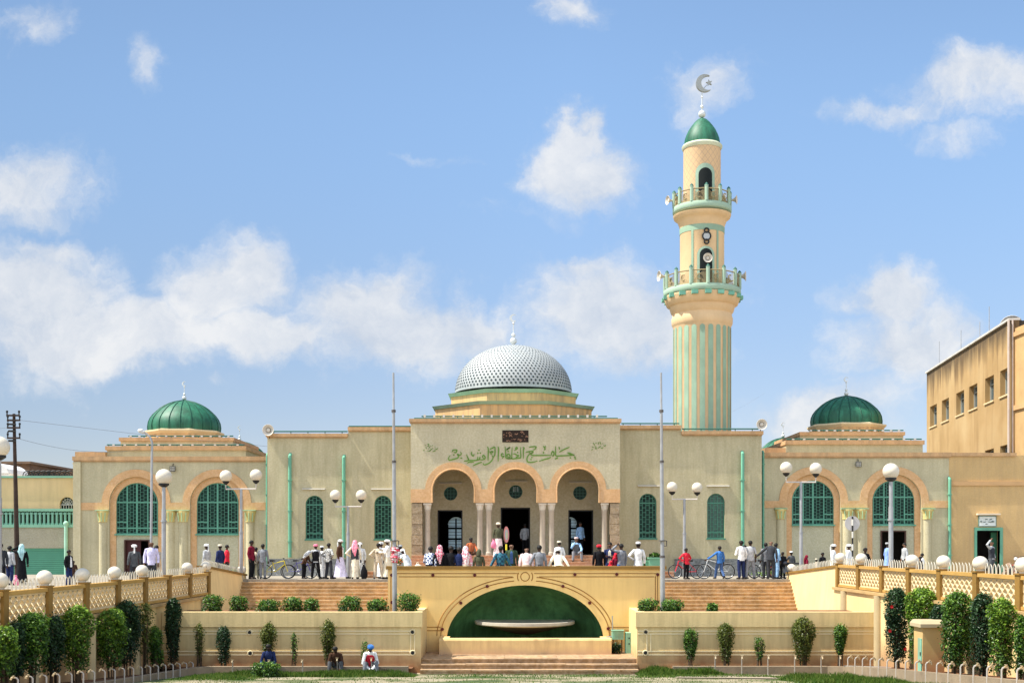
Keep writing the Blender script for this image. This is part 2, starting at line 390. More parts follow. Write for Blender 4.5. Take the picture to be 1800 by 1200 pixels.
# ------------------------------------------------------------------ stair side walls with hoop rail (sloping cap)
def hoops(m, p0, p1, h=.27, sp=.235, w_=.095, r=.012):
    p0 = Vector(p0); p1 = Vector(p1); n = int((p1-p0).length/sp); d = (p1-p0)/n; u = d.normalized()
    for i in range(n):
        c = p0+d*(i+.5); hh = h*random.uniform(.94, 1.05)
        pts = [c-u*w_]+[c-u*w_*math.cos(R(a))+Vector((0, 0, hh-w_*1.6+w_*1.6*math.sin(R(a)))) for a in (0, 30, 60, 90, 120, 150, 180)]+[c+u*w_]
        m.tube(pts, r, 4)

def stair_wall(x, sgn, zc0, zc1, label):
    # zc0 at YE+.6, zc1 at the railing corner 49.5 ; sgn=+1 for the left wall (inner face to +x)
    yc = 49.4 if sgn > 0 else 47.6
    r = thing('stair_wall', (x, yc, 1.2), label, 'wall', 'walls beside the stairs')
    m = MB(); t_ = .3
    inner0, inner1 = x+sgn*.0, x-sgn*t_
    bt = x+sgn*.22
    ya, yb = YE+.75, yc-.15
    vs = [(bt, ya, 1.2), (inner0, ya, zc0-.09), (inner1, ya, zc0-.09), (inner1, ya, 1.2), (bt, yb, 1.2), (inner0, yb, zc1-.09), (inner1, yb, zc1-.09), (inner1, yb, 1.2)]
    m.add(vs, [(0, 1, 2, 3), (7, 6, 5, 4), (0, 4, 5, 1), (1, 5, 6, 2), (2, 6, 7, 3), (3, 7, 4, 0)])
    m.build('wall_body', yellow2, r, fix=True)
    c = MB(); e = .06
    vs = []
    for (yy, zz) in ((ya+.05, zc0), (yb-.05, zc1)):
        vs += [(inner0+sgn*e, yy, zz-.088), (inner0+sgn*e, yy, zz), (inner1-sgn*e, yy, zz), (inner1-sgn*e, yy, zz-.088)]
    c.add(vs, [(0, 1, 2, 3), (7, 6, 5, 4), (0, 4, 5, 1), (1, 5, 6, 2), (2, 6, 7, 3), (3, 7, 4, 0)])
    c.build('coping', ochre_dk, r, fix=True)
    h = MB(); xm = (inner0+inner1)/2; hoops(h, (xm, ya-.1, zc0-.01), (xm, yb+.3, zc1-.01)); h.build('hoop_rail', white_m, r)
    gl = MB(); gl.sph((xm, ya-.25, zc0+.2), .22, 20, .9, 12); gl.build('globe_lamp', globe_m, r, smooth=True)
stair_wall(XL, 1, 3.16, 3.70, 'yellow wall with sloping cap at the left end of the left steps')
stair_wall(XR, -1, 3.25, 3.78, 'yellow wall with sloping cap at the right end of the right steps')

# ------------------------------------------------------------------ lattice balustrades along the two sides
def lattice_panel(ylen, h):
    m = MB(); p = .18; n = int(round(ylen/p)); p = ylen/n; per = .125; seg = 26
    for i in range(n+1):
        yc = i*p; s_ = 1 if i % 2 else -1
        pts = []
        for k in range(seg+1):
            z = h*k/seg; a = s_*(p/2-.02)*math.sin(PI*z/per)
            a = a if 0 < i < n else (max(a, 0) if i == 0 else min(a, 0))
            pts.append((yc+a, z))
        wd = .023
        vs = []
        for (yy, z) in pts: vs += [(-.06, yy-wd, z), (.06, yy-wd, z), (.06, yy+wd, z), (-.06, yy+wd, z)]
        fs = []
        for k in range(seg):
            a = 4*k
            for j in range(4): fs.append((a+j, a+(j+1) % 4, a+4+(j+1) % 4, a+4+j))
        m.add(vs, fs)
    m.box(-.065, .065, 0, ylen, -.01, .035); m.box(-.065, .065, 0, ylen, h-.035, h+.01)
    return m

def balustrade(x, sgn, ztop, zbot, y0, n, globes, label):
    sp_ = 2.84
    r = thing('balustrade', (x, y0-sp_*n/2, zbot), label, 'balustrade', 'lattice balustrades flanking the square')
    ph = ztop-zbot-.22
    proto = lattice_panel(sp_-.30, ph)
    first = None
    for k in range(n+1):
        y = y0-sp_*k
        pm = MB(); pm.box(x-.15, x+.15, y-.15, y+.15, zbot-.02, ztop+.02); pm.box(x-.18, x+.18, y-.18, y+.18, ztop+.02, ztop+.06)
        pm.build('post', ochre_dk, r)
        if globes[k]:
            gl = MB(); gl.lathe([(.11, 0), (.12, .05)], (x-sgn*.02, y, ztop+.058), 12); gl.sph((x-sgn*.02, y, ztop+.27), .215, 22, .95, 14); gl.build('globe_lamp', globe_m, r, smooth=True)
        if k < n:
            ya, yb = y-.15, y-sp_+.15
            if first is None:
                first = proto.build('lattice_panel', lattice, None); first.parent = r; pan = first
            else:
                pan = first.copy(); COL.objects.link(pan); pan.parent = r
            pan.location = Vector((x, yb, zbot+.10))-r.location
            cp = MB(); cp.box(x-.13, x+.13, yb, ya, ztop-.10, ztop); cp.build('coping', M('ochre_coping', (.44, .26, .07), var=.15), r)
            bm_ = MB(); bm_.box(x-.12, x+.12, yb, ya, zbot, zbot+.09); bm_.build('bottom_rail', M('ochre_coping', (.62, .38, .11)), r)
            hm = MB(); hoops(hm, (x-sgn*.05, ya-.12, ztop-.005), (x-sgn*.05, yb+.12, ztop-.005)); hm.build('hoop_rail', white_m, r)
    return r
balustrade(XL, 1, 3.39, 2.50, 49.4, 8, [1, 1, 0, 1, 1, 1, 1, 1, 1], 'ochre posts and cream lattice panels running along the left side of the square')
balustrade(XR, -1, 3.76, 2.89, 47.6, 7, [1, 1, 0, 1, 1, 1, 1, 1], 'ochre posts and cream lattice panels running along the right side of the square')
def side_wall(x, sgn, zt, yf, label):
    r = thing('retaining_wall', (x, 36, 0), label, 'wall', 'walls under the balustrades')
    m = MB(); m.box(x-.18, x+.18, 20, yf, -.1, zt-.12); m.build('wall_body', yellow2 if sgn < 0 else M('left_wall_paint', (.76, .53, .23), var=.1, streak=(.5, .35, .16), dirt=(.8, 1.9, .9, (.42, .25, .12))), r)
    c = MB(); c.box(x-.27, x+.27, 20, yf+.02, zt-.12, zt-.022); c.build('ledge', M('ochre_ledge', (.45, .30, .13), var=.15), r)
    y = yf-1.6
    while y > 22:
        p = MB(); p.lathe([(.17, 0), (.17, zt-.13)], (x+sgn*.2, y, 0), 14); p.build('pilaster', M('pilaster_paint', (.46, .36, .20), var=.1, streak=(.4, .32, .18)), r, smooth=True); y -= 4.26
side_wall(XL, 1, 2.50, 49.6, 'plain yellow retaining wall below the left lattice balustrade')
side_wall(XR, -1, 2.89, 47.8, 'plain yellow retaining wall below the right lattice balustrade')

# ------------------------------------------------------------------ fountain block
YF = 45.5
fb = thing('fountain_wall', (.55, YF, 0), 'yellow wall with green arched niche and brown line mouldings, people sitting on top', 'wall')
fx = lambda px: X(px, YF)
fz = lambda py: Z(py, YF)
x0, x1, zt = fx(682), fx(1168), fz(1000)
ecx, ezb, erx, erz = fx(923), fz(1127), (fx(1061.5)-fx(784.7))/2, fz(1028)-fz(1127)
hole = [(ecx-erx, .1), (ecx+erx, .1)]+arc(ecx, ezb, erx, erz, 0, 180, 36)
m = MB(); m.plate([(x0, .05), (x1, .05), (x1, zt), (x0, zt)], [hole], YF, YF+.35)
m.box(x0, x0+.3, YF+.35, YE, .05, ZP); m.box(x1-.3, x1, YF+.35, YE, .05, ZP)
m.box(x0, x0+.4, YF+.35, 46.5, ZP, zt); m.box(x1-.4, x1, YF+.35, 46.5, ZP, zt)
m.build('wall_body', yellow, fb)
c = MB(); c.box(x0-.07, x1+.07, YF-.09, YF+.62, zt, zt+.12); c.build('coping', ochre_dk, fb)
ln = MB(); lw = .03
def lrect(a, b, c_, d, w_=lw): ln.box(fx(a), fx(b), YF-.012, YF+.01, fz(c_)-w_/2, fz(c_)+w_/2) if abs(c_-d) < .01 else ln.box(fx(a)-w_/2, fx(a)+w_/2, YF-.012, YF+.01, fz(c_), fz(d))
for yy in (1007.3, 1013):
    e0, e1 = (696, 910) if yy < 1010 else (701, 901)
    lrect(e0, e1, yy, yy); lrect(924+(924-e1)+1, 1150+(5 if yy < 1010 else 0), yy, yy)
for (a, b2) in ((687, 1012), (691, 1014), (1152, 1012), (1156, 1010)): lrect(a, a, b2, 1074)
for yy in (1101.5, 1107.5): lrect(741, 775, yy, yy); lrect(1070, 1118, yy, yy)
for (dx, dz) in ((.21, .16), (.36, .30)):
    pts = [(x_, YF-.004, z_) for x_, z_ in arc(ecx, ezb+.22, erx+dx, erz+dz-.2, 0, 180, 48) if abs(x_-ecx) > .33]
    half = [p for p in pts if p[0] > ecx]; ln.tube(half, lw*.6, 4); ln.tube([p for p in pts if p[0] < ecx], lw*.6, 4)
ln.torus((ecx, YF-.004, fz(1013)), .165, lw*.55, 'y', 28, 4)
for s_ in (-1, 1): ln.tube([(ecx+s_*.29*math.cos(R(a))*1., YF-.004, fz(1013)+.29*math.sin(R(a))) for a in (-32, -15, 0, 15, 32)], lw*.6, 4)
ln.build('line_moulding', brown_line, fb)
bs_ = MB()
for (px, py) in ((688.5, 1010), (761, 1010), (834.5, 1010), (1010.5, 1009), (1084, 1008.6), (1156, 1009), (689, 1058), (1156, 1057), (777.5, 1105), (810, 1059), (856.5, 1029.8), (989.5, 1029.8), (1036.5, 1059), (1069, 1104)):
    bs_.tube([(fx(px), YF-.05, fz(py)), (fx(px), YF+.02, fz(py))], .062, 10, .062)
bs_.build('boss', maroon, fb)
# niche: half shell going back
nm = MB(); NB = 2.0; rows = 14; cols = 36
for i in range(rows+1):
    a = PI/2*i/rows
    for j in range(cols+1):
        th = PI*j/cols
        nm.v.append((ecx+erx*math.cos(th)*math.cos(a)*1.0, YF+.34+NB*math.sin(a), ezb+erz*math.sin(th)*math.cos(a)**.6 if i < rows else ezb))
for i in range(rows):
    for j in range(cols):
        a = i*(cols+1)+j; nm.f.append((a, a+1, a+cols+2, a+cols+1)); nm.m.append(0)
# drum part of the niche below springing
low = [(ecx+erx*math.cos(PI*j/cols), YF+.34+NB*math.sin(PI*j/cols)) for j in range(cols+1)]
base = len(nm.v)
nm.v = nm.v[:0]; nm.f = []; nm.m = []
for i in range(rows+1):            # quarter ellipsoid apse over a half-round drum
    ph = PI/2*i/rows
    for (lx, ly) in low:
        nm.v.append((ecx+(lx-ecx)*math.cos(ph), YF+.34+(ly-YF-.34)*math.cos(ph), ezb+erz*math.sin(ph)))
for i in range(rows):
    for j in range(cols):
        a = i*(cols+1)+j; nm.f.append((a, a+1, a+cols+2, a+cols+1)); nm.m.append(0)
b0 = len(nm.v)
for (lx, ly) in low: nm.v += [(lx, ly, .1), (lx, ly, ezb)]
for j in range(cols): a = b0+2*j; nm.f.append((a, a+2, a+3, a+1)); nm.m.append(0)
nm.build('niche_shell', niche, fb, smooth=True)
# basin in front and bowl inside
ba = thing('fountain_basin', (ecx, 44.6, .48), 'long low yellow basin wall with rounded rim in front of the green niche', 'basin')
bx0, bx1, bt_ = X(772, 44.3), X(1075, 44.3), Z(1121.5, 44.3)
m = MB()
prof = [(0, .48), (0, bt_-.08), (.03, bt_-.02), (.10, bt_), (.30, bt_), (.36, bt_-.03), (.4, bt_-.1), (.4, .48)]
vs = []; fs = []
for xx in (bx0, bx1): vs += [(xx, 44.3+a_, b_) for a_, b_ in prof]
k = len(prof)
fs = [(i, i+1, i+1+k, i+k) for i in range(k-1)]+[tuple(range(k)), tuple(reversed(range(k, 2*k)))]
m.add(vs, fs)
for xx in (bx0, bx1-.35): m.box(xx, xx+.35, 44.705, YF-.003, .48, bt_-.01)
m.build('basin_rim', M('basin_paint', (.72, .50, .22), var=.1, streak=(.5, .32, .15), dirt=(.45, .8, .3, (.55, .35, .2))), ba, fix=True)
wm = MB(); wm.box(bx0+.36, bx1-.36, 44.71, YF+1.9, .45, .72); wm.build('basin_floor', M('basin_floor', (.05, .09, .05), var=.4), ba)
bw = thing('fountain_bowl', (ecx, 46.0, .7), 'shallow white stone bowl on a stem inside the green niche', 'fountain bowl')
m = MB(); zr = Z(1094, 46.0); m.lathe([(1.5, zr-.13), (1.9, zr-.09), (1.95, zr-.05), (1.95, zr+.05), (1.9, zr+.06), (1.84, zr+.04), (.02, zr-.02)], (ecx, 46.6, 0), 48, close=False); bwl = m.build('bowl', bowl_m, bw, smooth=True)
m = MB(); m.lathe([(.02, zr-.5), (.3, zr-.47), (.9, zr-.33), (1.4, zr-.18), (1.88, zr-.085)], (ecx, 46.6, 0), 48, close=False); m.build('underside', M('underside_shade', (.10, .065, .035), var=.3), bwl, smooth=True)  # shade under the bowl put into the dark brown colour
m = MB(); m.lathe([(.3, .7), (.16, .8), (.14, zr-.6)], (ecx, 46.6, 0), 16); m.build('stem', bowl_m, bw, smooth=True)
# front steps
fs_ = thing('front_steps', (.6, 42.5, 0), 'three low stone steps between the two planter walls in front of the basin', 'steps')
m = MB(); sx0, sx1 = X(741, 42.7), X(1119, 42.7)
for k in range(3):
    y0 = 41.95+.36*k; zt_ = .163*(k+1)
    m.box(sx0, sx1, y0+.04, 45.49, zt_-.163+.001*k, zt_-.055)
    xx = sx0
    while xx < sx1-.02:
        w_ = min(random.uniform(1.0, 2.2), sx1-xx); d = random.uniform(-.012, .012)
        m.box(xx+.004, xx+w_-.004, y0+d, y0+.45 if k < 2 else 45.48, zt_-.055, zt_+d*.4); xx += w_
m.build('steps', M('front_step_stone', (.38, .235, .11), var=.25, vs=1.5, bump=.6, bs=14, speck=.15, ss=6, streak=(.2, .13, .08), sa=.4), fs_)

# ------------------------------------------------------------------ planter walls
YP = 42.5
def planter(px0, px1, label, grow):
    xa, xb = X(px0, YP), X(px1, YP); zt_ = Z(1075, YP)
    xa = max(xa, XL+.19); xb = min(xb, XR-.19)
    r = thing('planter_wall', ((xa+xb)/2, YP, 0), label, 'planter', 'planter walls in front of the stairs')
    m = MB(); m.box(xa, xb, YP, YP+.3, -.05, zt_-.53); ex = xb-.3 if grow > 0 else xa
    m.box(ex, ex+.3, YP+.3, 46.0, -.05, zt_-.002)
    m.build('wall_body', cream, r)
    f = MB(); f.box(xa-(.0 if grow > 0 else .05), xb+(.05 if grow > 0 else .0), YP-.06, YP+.34, zt_-.53, zt_); f.build('fascia', cream, r)
    tr = MB(); lm = M('moulding_cream', (.80, .68, .42), var=.06)
    for py in (1108.5, 1113.5, 1144, 1150):
        tr.box(X(725 if grow > 0 else px0, YP)+.02 if grow < 0 else xa, X(724, YP) if grow > 0 else xb, YP-.022, YP+.01, Z(py, YP)-.018, Z(py, YP)+.018)
    ins = X(722, YP) if grow > 0 else X(1137, YP)
    for d in (0, .14): tr.box(ins+d-.015, ins+d+.015, YP-.024, YP+.01, Z(1144, YP)+.02, Z(1113.5, YP)-.02)
    tr.build('moulding', lm, r)
    bo = MB(); rg = MB()
    pts = ((439, 1110.5), (725, 1110), (440, 1147.5), (725.5, 1146.5)) if grow > 0 else ((1135, 1110), (1134.6, 1146.5))
    for (px, py) in pts:
        bo.tube([(X(px, YP), YP-.06, Z(py, YP)), (X(px, YP), YP+.01, Z(py, YP))], .055, 10); rg.torus((X(px, YP), YP-.02, Z(py, YP)), .085, .022, 'y', 16, 5)
    bo.build('boss', black_m, r); rg.build('boss_ring', lm, r)
    s_ = MB(); s_.box(xa+(0 if grow > 0 else .31), xb-.31 if grow > 0 else xb, YP+.35, 45.99, .0, zt_-.12); s_.build('planting_soil', soil, r)
    # step down behind
    return r
planter(285, 740, 'cream planter wall with dark bosses left of the front steps', 1)
planter(1120, 1570, 'cream planter wall right of the front steps with a bare stained fascia', -1)

# beds and kerbs
def kerb(pts, label, w_=.22, hs=None):
    r = thing('kerb', (*pts[0][:2], 0), label, 'kerb', 'low concrete kerbs round the flower beds')
    m = MB()
    for i_, (a, b_) in enumerate(zip(pts[:-1], pts[1:])):
        a = Vector(a); b2 = Vector(b_); d = (b2-a).normalized(); nn = Vector((-d.y, d.x, 0))*w_/2
        za, zb = gz(a.y), gz(b2.y)
        vs = []
        for p, zz, h in ((a, za, hs[i_]), (b2, zb, hs[min(i_+1, len(hs)-1)])):
            for s_ in (-1, 1):
                q = p+nn*s_; vs += [(q.x, q.y, zz-.1), (q.x, q.y, zz+h)]
        m.add(vs, [(0, 1, 3, 2), (4, 6, 7, 5), (0, 4, 5, 1), (2, 3, 7, 6), (1, 5, 7, 3), (0, 2, 6, 4)])
    m.build('kerb_body', kerb_m, r, fix=True)
def zig(pts): return [Vector((a, b, 0)) for a, b in pts]
kerb(zig([(-3.6, 41.55), (-10.4, 41.4), (-10.9, 41.0), (-11.2, 40), (-11.2, 35), (-11.2, 30), (-11.2, 22)]), 'low kerb of the left flower bed, people sitting on its front run', hs=[.3, .3, .28, .22, .14, .1, .1])
kerb(zig([(5.6, 41.6), (11.0, 41.6), (11.5, 41.2), (11.6, 40), (11.6, 35), (11.6, 30), (11.6, 22)]), 'low kerb of the right flower bed', hs=[.3, .3, .3, .34, .36, .36, .36])
bd = MB()
def bed(xa, xb, ya, yb, h=.2):
    n = 8
    for i in range(n):
        y0 = ya+(yb-ya)*i/n; y1 = ya+(yb-ya)*(i+1)/n
        bd.add([(xa, y0, gz(y0)+h), (xb, y0, gz(y0)+h), (xb, y1, gz(y1)+h), (xa, y1, gz(y1)+h)], [(0, 1, 2, 3)])
bed(XL+.1, -11.25, 22, 41.3, .08); bed(XL+.1, -3.5, 41.45, 42.6, .22); bed(11.65, XR-.1, 22, 41.5, .3); bed(5.5, XR-.1, 41.65, 42.6, .22)
tag(bd.build('flower_bed_soil', soil), kind='structure')
# pale path slab at the right front
pa = MB(); pa.add([(5.9, 41.0, gz(41.0)+.03), (11.3, 40.8, gz(40.8)+.03), (11.3, 36.5, gz(36.5)+.03), (5.2, 38.2, gz(38.2)+.03)], [(0, 3, 2, 1)])
#pa.add([(-9.5, 38.2, gz(38.2)+.02), (4.5, 38.6, gz(38.6)+.02), (4.5, 36.0, gz(36.)+.02), (-9.5, 35.2, gz(35.2)+.02)], [(0, 3, 2, 1)])
pth = M('pale_path', (.26, .21, .14), var=.2, vs=2, speck=.1, ss=4)
tag(pa.build('path', pth, fix=True), kind='structure')
# ------------------------------------------------------------------ mosque
YM, YPO, YI, YW = 62.5, 60.5, 63.0, 63.5
mq = thing('mosque', (0, YM, ZP), 'long olive stucco mosque with silver central dome and arched wings', 'mosque')
B_ = ZP-.05
def grille(parent, Y, px0, px1, pyt, pyb, kind, glass=None):
    """arched window: frame with lattice bars, glass as a sub-part"""
    glass = glass or glass_d
    xa, xb, zt_, zb = X(px0, Y), X(px1, Y), Z(pyt, Y), Z(pyb, Y)
    yy = Y+.14; r = (xb-xa)/2; cx = (xa+xb)/2; zs = zt_-r
    def top(x): return zs+math.sqrt(max(0, r*r-(x-cx)**2))
    m = MB(); fw = .045
    out = arch_hole(xa, xb, zb, zt_, 20)
    inn = [(xa+fw, zb+fw), (xb-fw, zb+fw)]+arc(cx, zs, r-fw, r-fw, 0, 180, 20)
    m.plate(out, [inn], yy-.03, yy+.03)
    def vbar(x, z0, z1, w_, d=.02): m.box(x-w_/2, x+w_/2, yy-d, yy+d, z0, z1)
    def hbar(xa_, xb_, z, w_, d=.018): m.box(xa_, xb_, yy-d, yy+d, z-w_/2, z+w_/2)
    H = zt_-zb
    if kind == 'big':
        for fx_ in (.27, .5, .76): 
            x = xa+(xb-xa)*fx_; vbar(x, zb, top(x), .09 if fx_ == .5 else .06, .025)
        for fz_ in (.115, .235, .62):
            z = zb+H*fz_
            if fz_ == .235:
                hbar(xa, xa+(xb-xa)*.27, z, .06, .023); hbar(xa+(xb-xa)*.76, xb, z, .06, .023)
            else: hbar(xa, xb, z, .075, .023)
        nc, rh, bw_ = 12, H/14, .014
    elif kind == 'small':
        z = zb+H*.83*.95; hbar(xa, xb, z, .075, .024); hbar(xa, xb, zb+H*.13, .06, .023)
        nc, rh, bw_ = 5, H/9.5, .026
    cw = (xb-xa)/nc
    for i in range(1, nc, 1):
        x = xa+cw*i
        if True: vbar(x, zb, top(x)-.01, bw_, .012)
    for c_ in range(nc):
        z = zb+rh*(.5 if c_ % 2 else 0.0)
        while z < zt_:
            a_, b_ = xa+cw*c_, xa+cw*(c_+1)
            if z < min(top(a_+.01), top(b_-.01)) and z > zb+.02: hbar(a_, b_, z, bw_, .011)
            z += rh
    m.box(xa-.04, xb+.04, Y-.05, yy, zb-.07, zb-.001)
    fr = m.build('window', M('window_mint', (.10, .29, .20) , rough=.5) if kind == 'big' else M('window_green', (.07, .23, .155), rough=.5), parent)
    gl = MB(); gl.plate([(x+(.01 if x < cx else -.01), z) for x, z in arch_hole(xa, xb, zb, zt_, 16)], [], yy+.035, yy+.045); gl.build('glass', glass, fr)
    return arch_hole(xa, xb, zb, zt_, 20)

def tube_light(px0, px1, py, Y, label):
    r = thing('tube_light', (X((px0+px1)/2, Y), Y-.05, Z(py, Y)), label, 'lamp', 'fluorescent tube lights on the mosque walls')
    m = MB(); a, b_, z = X(px0, Y), X(px1, Y), Z(py, Y); m.box(a, b_, Y-.07, Y-.003, z-.035, z+.04); m.build('batten', M('batten_grey', (.55, .5, .42)), r)
    m = MB(); m.tube([(a+.03, Y-.09, z-.02), (b_-.03, Y-.09, z-.02)], .022, 8); m.build('tube', white_m, r, smooth=True)

def cornice(parent, px0, px1, py0, py1, Y, mat=None, d=.16, back=.5, ends=True):
    m = MB(); a, b_ = X(px0, Y), X(px1, Y); z0, z1 = Z(py1, Y), Z(py0, Y)
    m.box(a, b_, Y-d, Y+back, z0+(z1-z0)*.25, z1); m.box(a+.04, b_-.04, Y-d*.55, Y+back-.003, z0, z0+(z1-z0)*.25)
    m.build('cornice', mat or trim_o, parent)

def light_rail(parent, px0, px1, py, Y, step=15, mat=None):
    m = MB(); a, b_, z = X(px0, Y), X(px1, Y), Z(py, Y)
    m.tube([(a, Y, z), (b_, Y, z)], .035, 6)
    x = a+.1
    while x < b_: m.box(x-.02, x+.02, Y-.02, Y+.02, z-.16, z); x += step*Y/F*2
    m.build('roof_light_rail', mint_dark, parent)

# --- main hall front wall, two halves
def main_half(px0, px1, prof, wins, name_side):
    o_ = [(X(px0, YM), B_), (X(px1, YM), B_)]+prof
    holes = [grille(mq, YM, *w_) for w_ in wins]
    m = MB(); m.plate(o_, holes, YM, YM+.32); m.build('hall_wall', stucco, mq)
main_half(470, 724, [(X(724, YM), Z(752, YM)), (X(612, YM), Z(752, YM)), (X(612, YM), Z(763, YM)), (X(470, YM), Z(763, YM))],
          [(537, 568, 870.5, 947, 'small'), (658, 688, 870.5, 947, 'small')], 'l')
main_half(1088, 1339, [(X(1339, YM), Z(759, YM)), (X(1197, YM), Z(759, YM)), (X(1197, YM), Z(749, YM)), (X(1088, YM), Z(749, YM))],
          [(1123.5, 1154, 867, 945.5, 'small'), (1243, 1274, 867, 945.5, 'small', glass_g)], 'r')
for a in ((468, 611.5, 762, 769.5), (611.8, 724, 750.5, 758.5), (1088, 1197.2, 747.5, 755.5), (1197.5, 1341, 757.5, 765.5)): cornice(mq, a[0], a[1], a[2], a[3], YM)
light_rail(mq, 478, 611, 758, YM); light_rail(mq, 613, 722, 749, YM); light_rail(mq, 1092, 1194, 744, YM); light_rail(mq, 1199, 1333, 753.5, YM)
# hall body, hollow: side walls, back wall with two bright windows, roof
m = MB()
xl, xr = X(470, YM), X(1339, YM); zr_ = Z(764, YM)
m.box(xl, xl+.3, YM+.32, 78, B_, zr_); m.box(xr-.3, xr, YM+.32, 78, B_, zr_)
YB = 78
def bx(px): return (px-900)*YB/F
bh = []
for (a, b_) in ((787, 816), (991, 1014)):
    bh.append(arch_hole(bx(a), bx(b_), Z(967, YB), Z(908, YB), 16))
m.plate([(xl, B_), (xr, B_), (xr, zr_), (xl, zr_)], bh, YB, YB+.3)
m.box(xl, xr, YM+.33, YB+.3, zr_-.3, zr_-.02)
m.box(xl+.3, xr-.3, YI+.5, YB, B_, 4.02)
m.build('hall_body', dark_in, mq)
for (a, b_) in ((787, 816), (991, 1014)):
    xa, xb = bx(a), bx(b_); g2 = MB(); g2.plate(arch_hole(xa, xb, Z(967, YB), Z(908, YB), 16), [], YB+.1, YB+.12)
    wb = MB()
    for f_ in (.0, .5, 1.): wb.box(xa+(xb-xa)*f_-.05, xa+(xb-xa)*f_+.05, YB-.02, YB+.05, Z(967, YB), Z(911, YB)-(.4 if f_ != .5 else 0))
    for py in (966, 947, 928): wb.box(xa, xb, YB-.03, YB+.04, Z(py, YB)-.06, Z(py, YB)+.06)
    for k in range(1, 12):
        zz = Z(967, YB)+k*.2; wb.box(xa, xb, YB+.0, YB+.02, zz-.012, zz+.012)
    wf = wb.build('window', black_m, mq); g2.build('glass', glass_w, wf)
# stone base
for (a, b_) in ((471, 643), (1186, 1338)):
    m = MB(); xa, xb = X(a, YM), X(b_, YM)
    m.box(xa, xb, YM-.12, YM-.002, B_, Z(983, YM)); m.box(xa, xb, YM-.14, YM-.002, Z(983, YM), Z(981.5, YM)); m.build('stone_base', gstone, mq)
# downpipes
def pipe(px, Y, py0, py1, r_=.09, par=None):
    m = MB(); x = X(px, Y); m.tube([(x, Y-r_-.05, Z(py1, Y)), (x, Y-r_-.05, Z(py0, Y)), (x, Y+.02, Z(py0-3, Y))], r_, 10)
    k = Z(py1, Y)+.8
    while k < Z(py0, Y)-.5: m.box(x-r_-.02, x+r_+.02, Y-r_*2-.06, Y+.002, k, k+.04); k += 1.6
    m.build('downpipe', mint, par or mq, smooth=True)
pipe(510.5, YM, 801, 979); pipe(605, YM, 804, 979); pipe(1304.5, YM, 797, 979)
pipe(470.5, YW, 800, 1002, .07); pipe(1340.5, YW, 796, 1002, .07); pipe(1668, YW, 842, 1002, .08)
for w_ in ((531, 572, 859, YM), (652, 690, 859, YM), (1121, 1160, 853.5, YM), (1242, 1282, 853.5, YM)):
    tube_light(*w_, {531: 'white tube light above the leftmost narrow window of the hall', 652: 'white tube light above the narrow window just left of the portal', 1121: 'white tube light above the narrow window just right of the portal', 1242: 'white tube light above the narrow window next to the right downpipe'}[w_[0]])

# --- portal
px = lambda v: X(v, YPO)
pz = lambda v: Z(v, YPO)
ARC = ((760, 834, 824.5), (869, 944, 824), (979, 1053, 823))
def arch_open(a, b_, t_, zb_): 
    return [(px(a), zb_), (px(b_), zb_)]+arc(px((a+b_)/2), pz(t_)-(px(b_)-px(a))/2, (px(b_)-px(a))/2, (px(b_)-px(a))/2, 0, 180, 24)
o_ = [(px(722), pz(883))]
for (a, b_, t_) in ARC:
    r_ = (px(b_)-px(a))/2
    o_ += [(px(a), pz(883))]+list(reversed(arc(px((a+b_)/2), pz(t_)-r_, r_, r_, 0, 180, 24)))+[(px(b_), pz(883))]
o_ += [(px(1090), pz(883)), (px(1090), pz(740)), (px(722), pz(740))]
m = MB(); m.plate(o_, [], YPO, YPO+.55); m.build('portal_wall', M('portal_stucco', (.53, .465, .295), var=.09, vs=.8, bump=.6, bs=38, speck=.10, ss=11, streak=(.36, .31, .19), sa=.3), mq)
m = MB(); xa, xb = px(722), px(1090)
m.box(xa, xa+.35, YPO+.55, YI, B_, pz(740)); m.box(xb-.35, xb, YPO+.55, YI, B_, pz(740)); m.box(xa+.35, xb-.35, YPO+.56, YI+.3, pz(760), pz(741)); m.build('portal_side', stucco, mq)
cornice(mq, 719.5, 1092, 736, 744, YPO, d=.16, back=2.4)
light_rail(mq, 741, 1067, 731.5, YPO+.8); light_rail(mq, 728, 1086, 735, YPO+.1, 30)
m = MB()
z9 = Z(731, YPO+1)
for k in range(19):
    x = px(745+k*17); m.box(x-.05, x+.05, YPO+.55, YPO+.66, z9-.12, z9+.02)
m.build('roof_bulb', M('bulb_white', (.55, .53, .48)), mq)
# orange arch surround, proud of the wall
to = [(px(722)-.003, pz(883))]
for (a, b_, t_) in ARC:
    r_ = (px(b_)-px(a))/2
    to += [(px(a), pz(883))]+list(reversed(arc(px((a+b_)/2), pz(t_)-r_, r_, r_, 0, 180, 24)))+[(px(b_), pz(883))]
to += [(px(1090)+.003, pz(883)), (px(1090)+.003, pz(859.5))]
RO = 49.5
for (a, b_, t_) in reversed(ARC):
    c_ = (a+b_)/2; cz = t_+37; nx = 1016+109.3 if c_ > 1000 else None
    zoff = 859.5
    rr = RO*YPO/F; h_ = pz(zoff)-pz(cz)
    a0 = math.degrees(math.asin(max(-1, min(1, h_/rr))))
    # neighbours meet above the band where circles overlap
    right = a0 if c_ < 1000 else a0
    seg = arc(px(c_), pz(cz), rr, rr, a0, 180-a0, 30)
    lim0 = -1e9 if c_ < 800 else px(c_-54.7); lim1 = 1e9 if c_ > 1000 else px(c_+54.7)
    to += [q for q in seg if lim0 <= q[0] <= lim1]
to += [(px(722)-.003, pz(859.5))]
m = MB(); m.plate(to, [], YPO-.04, YPO-.001); 
m.build('arch_surround', orange, mq)
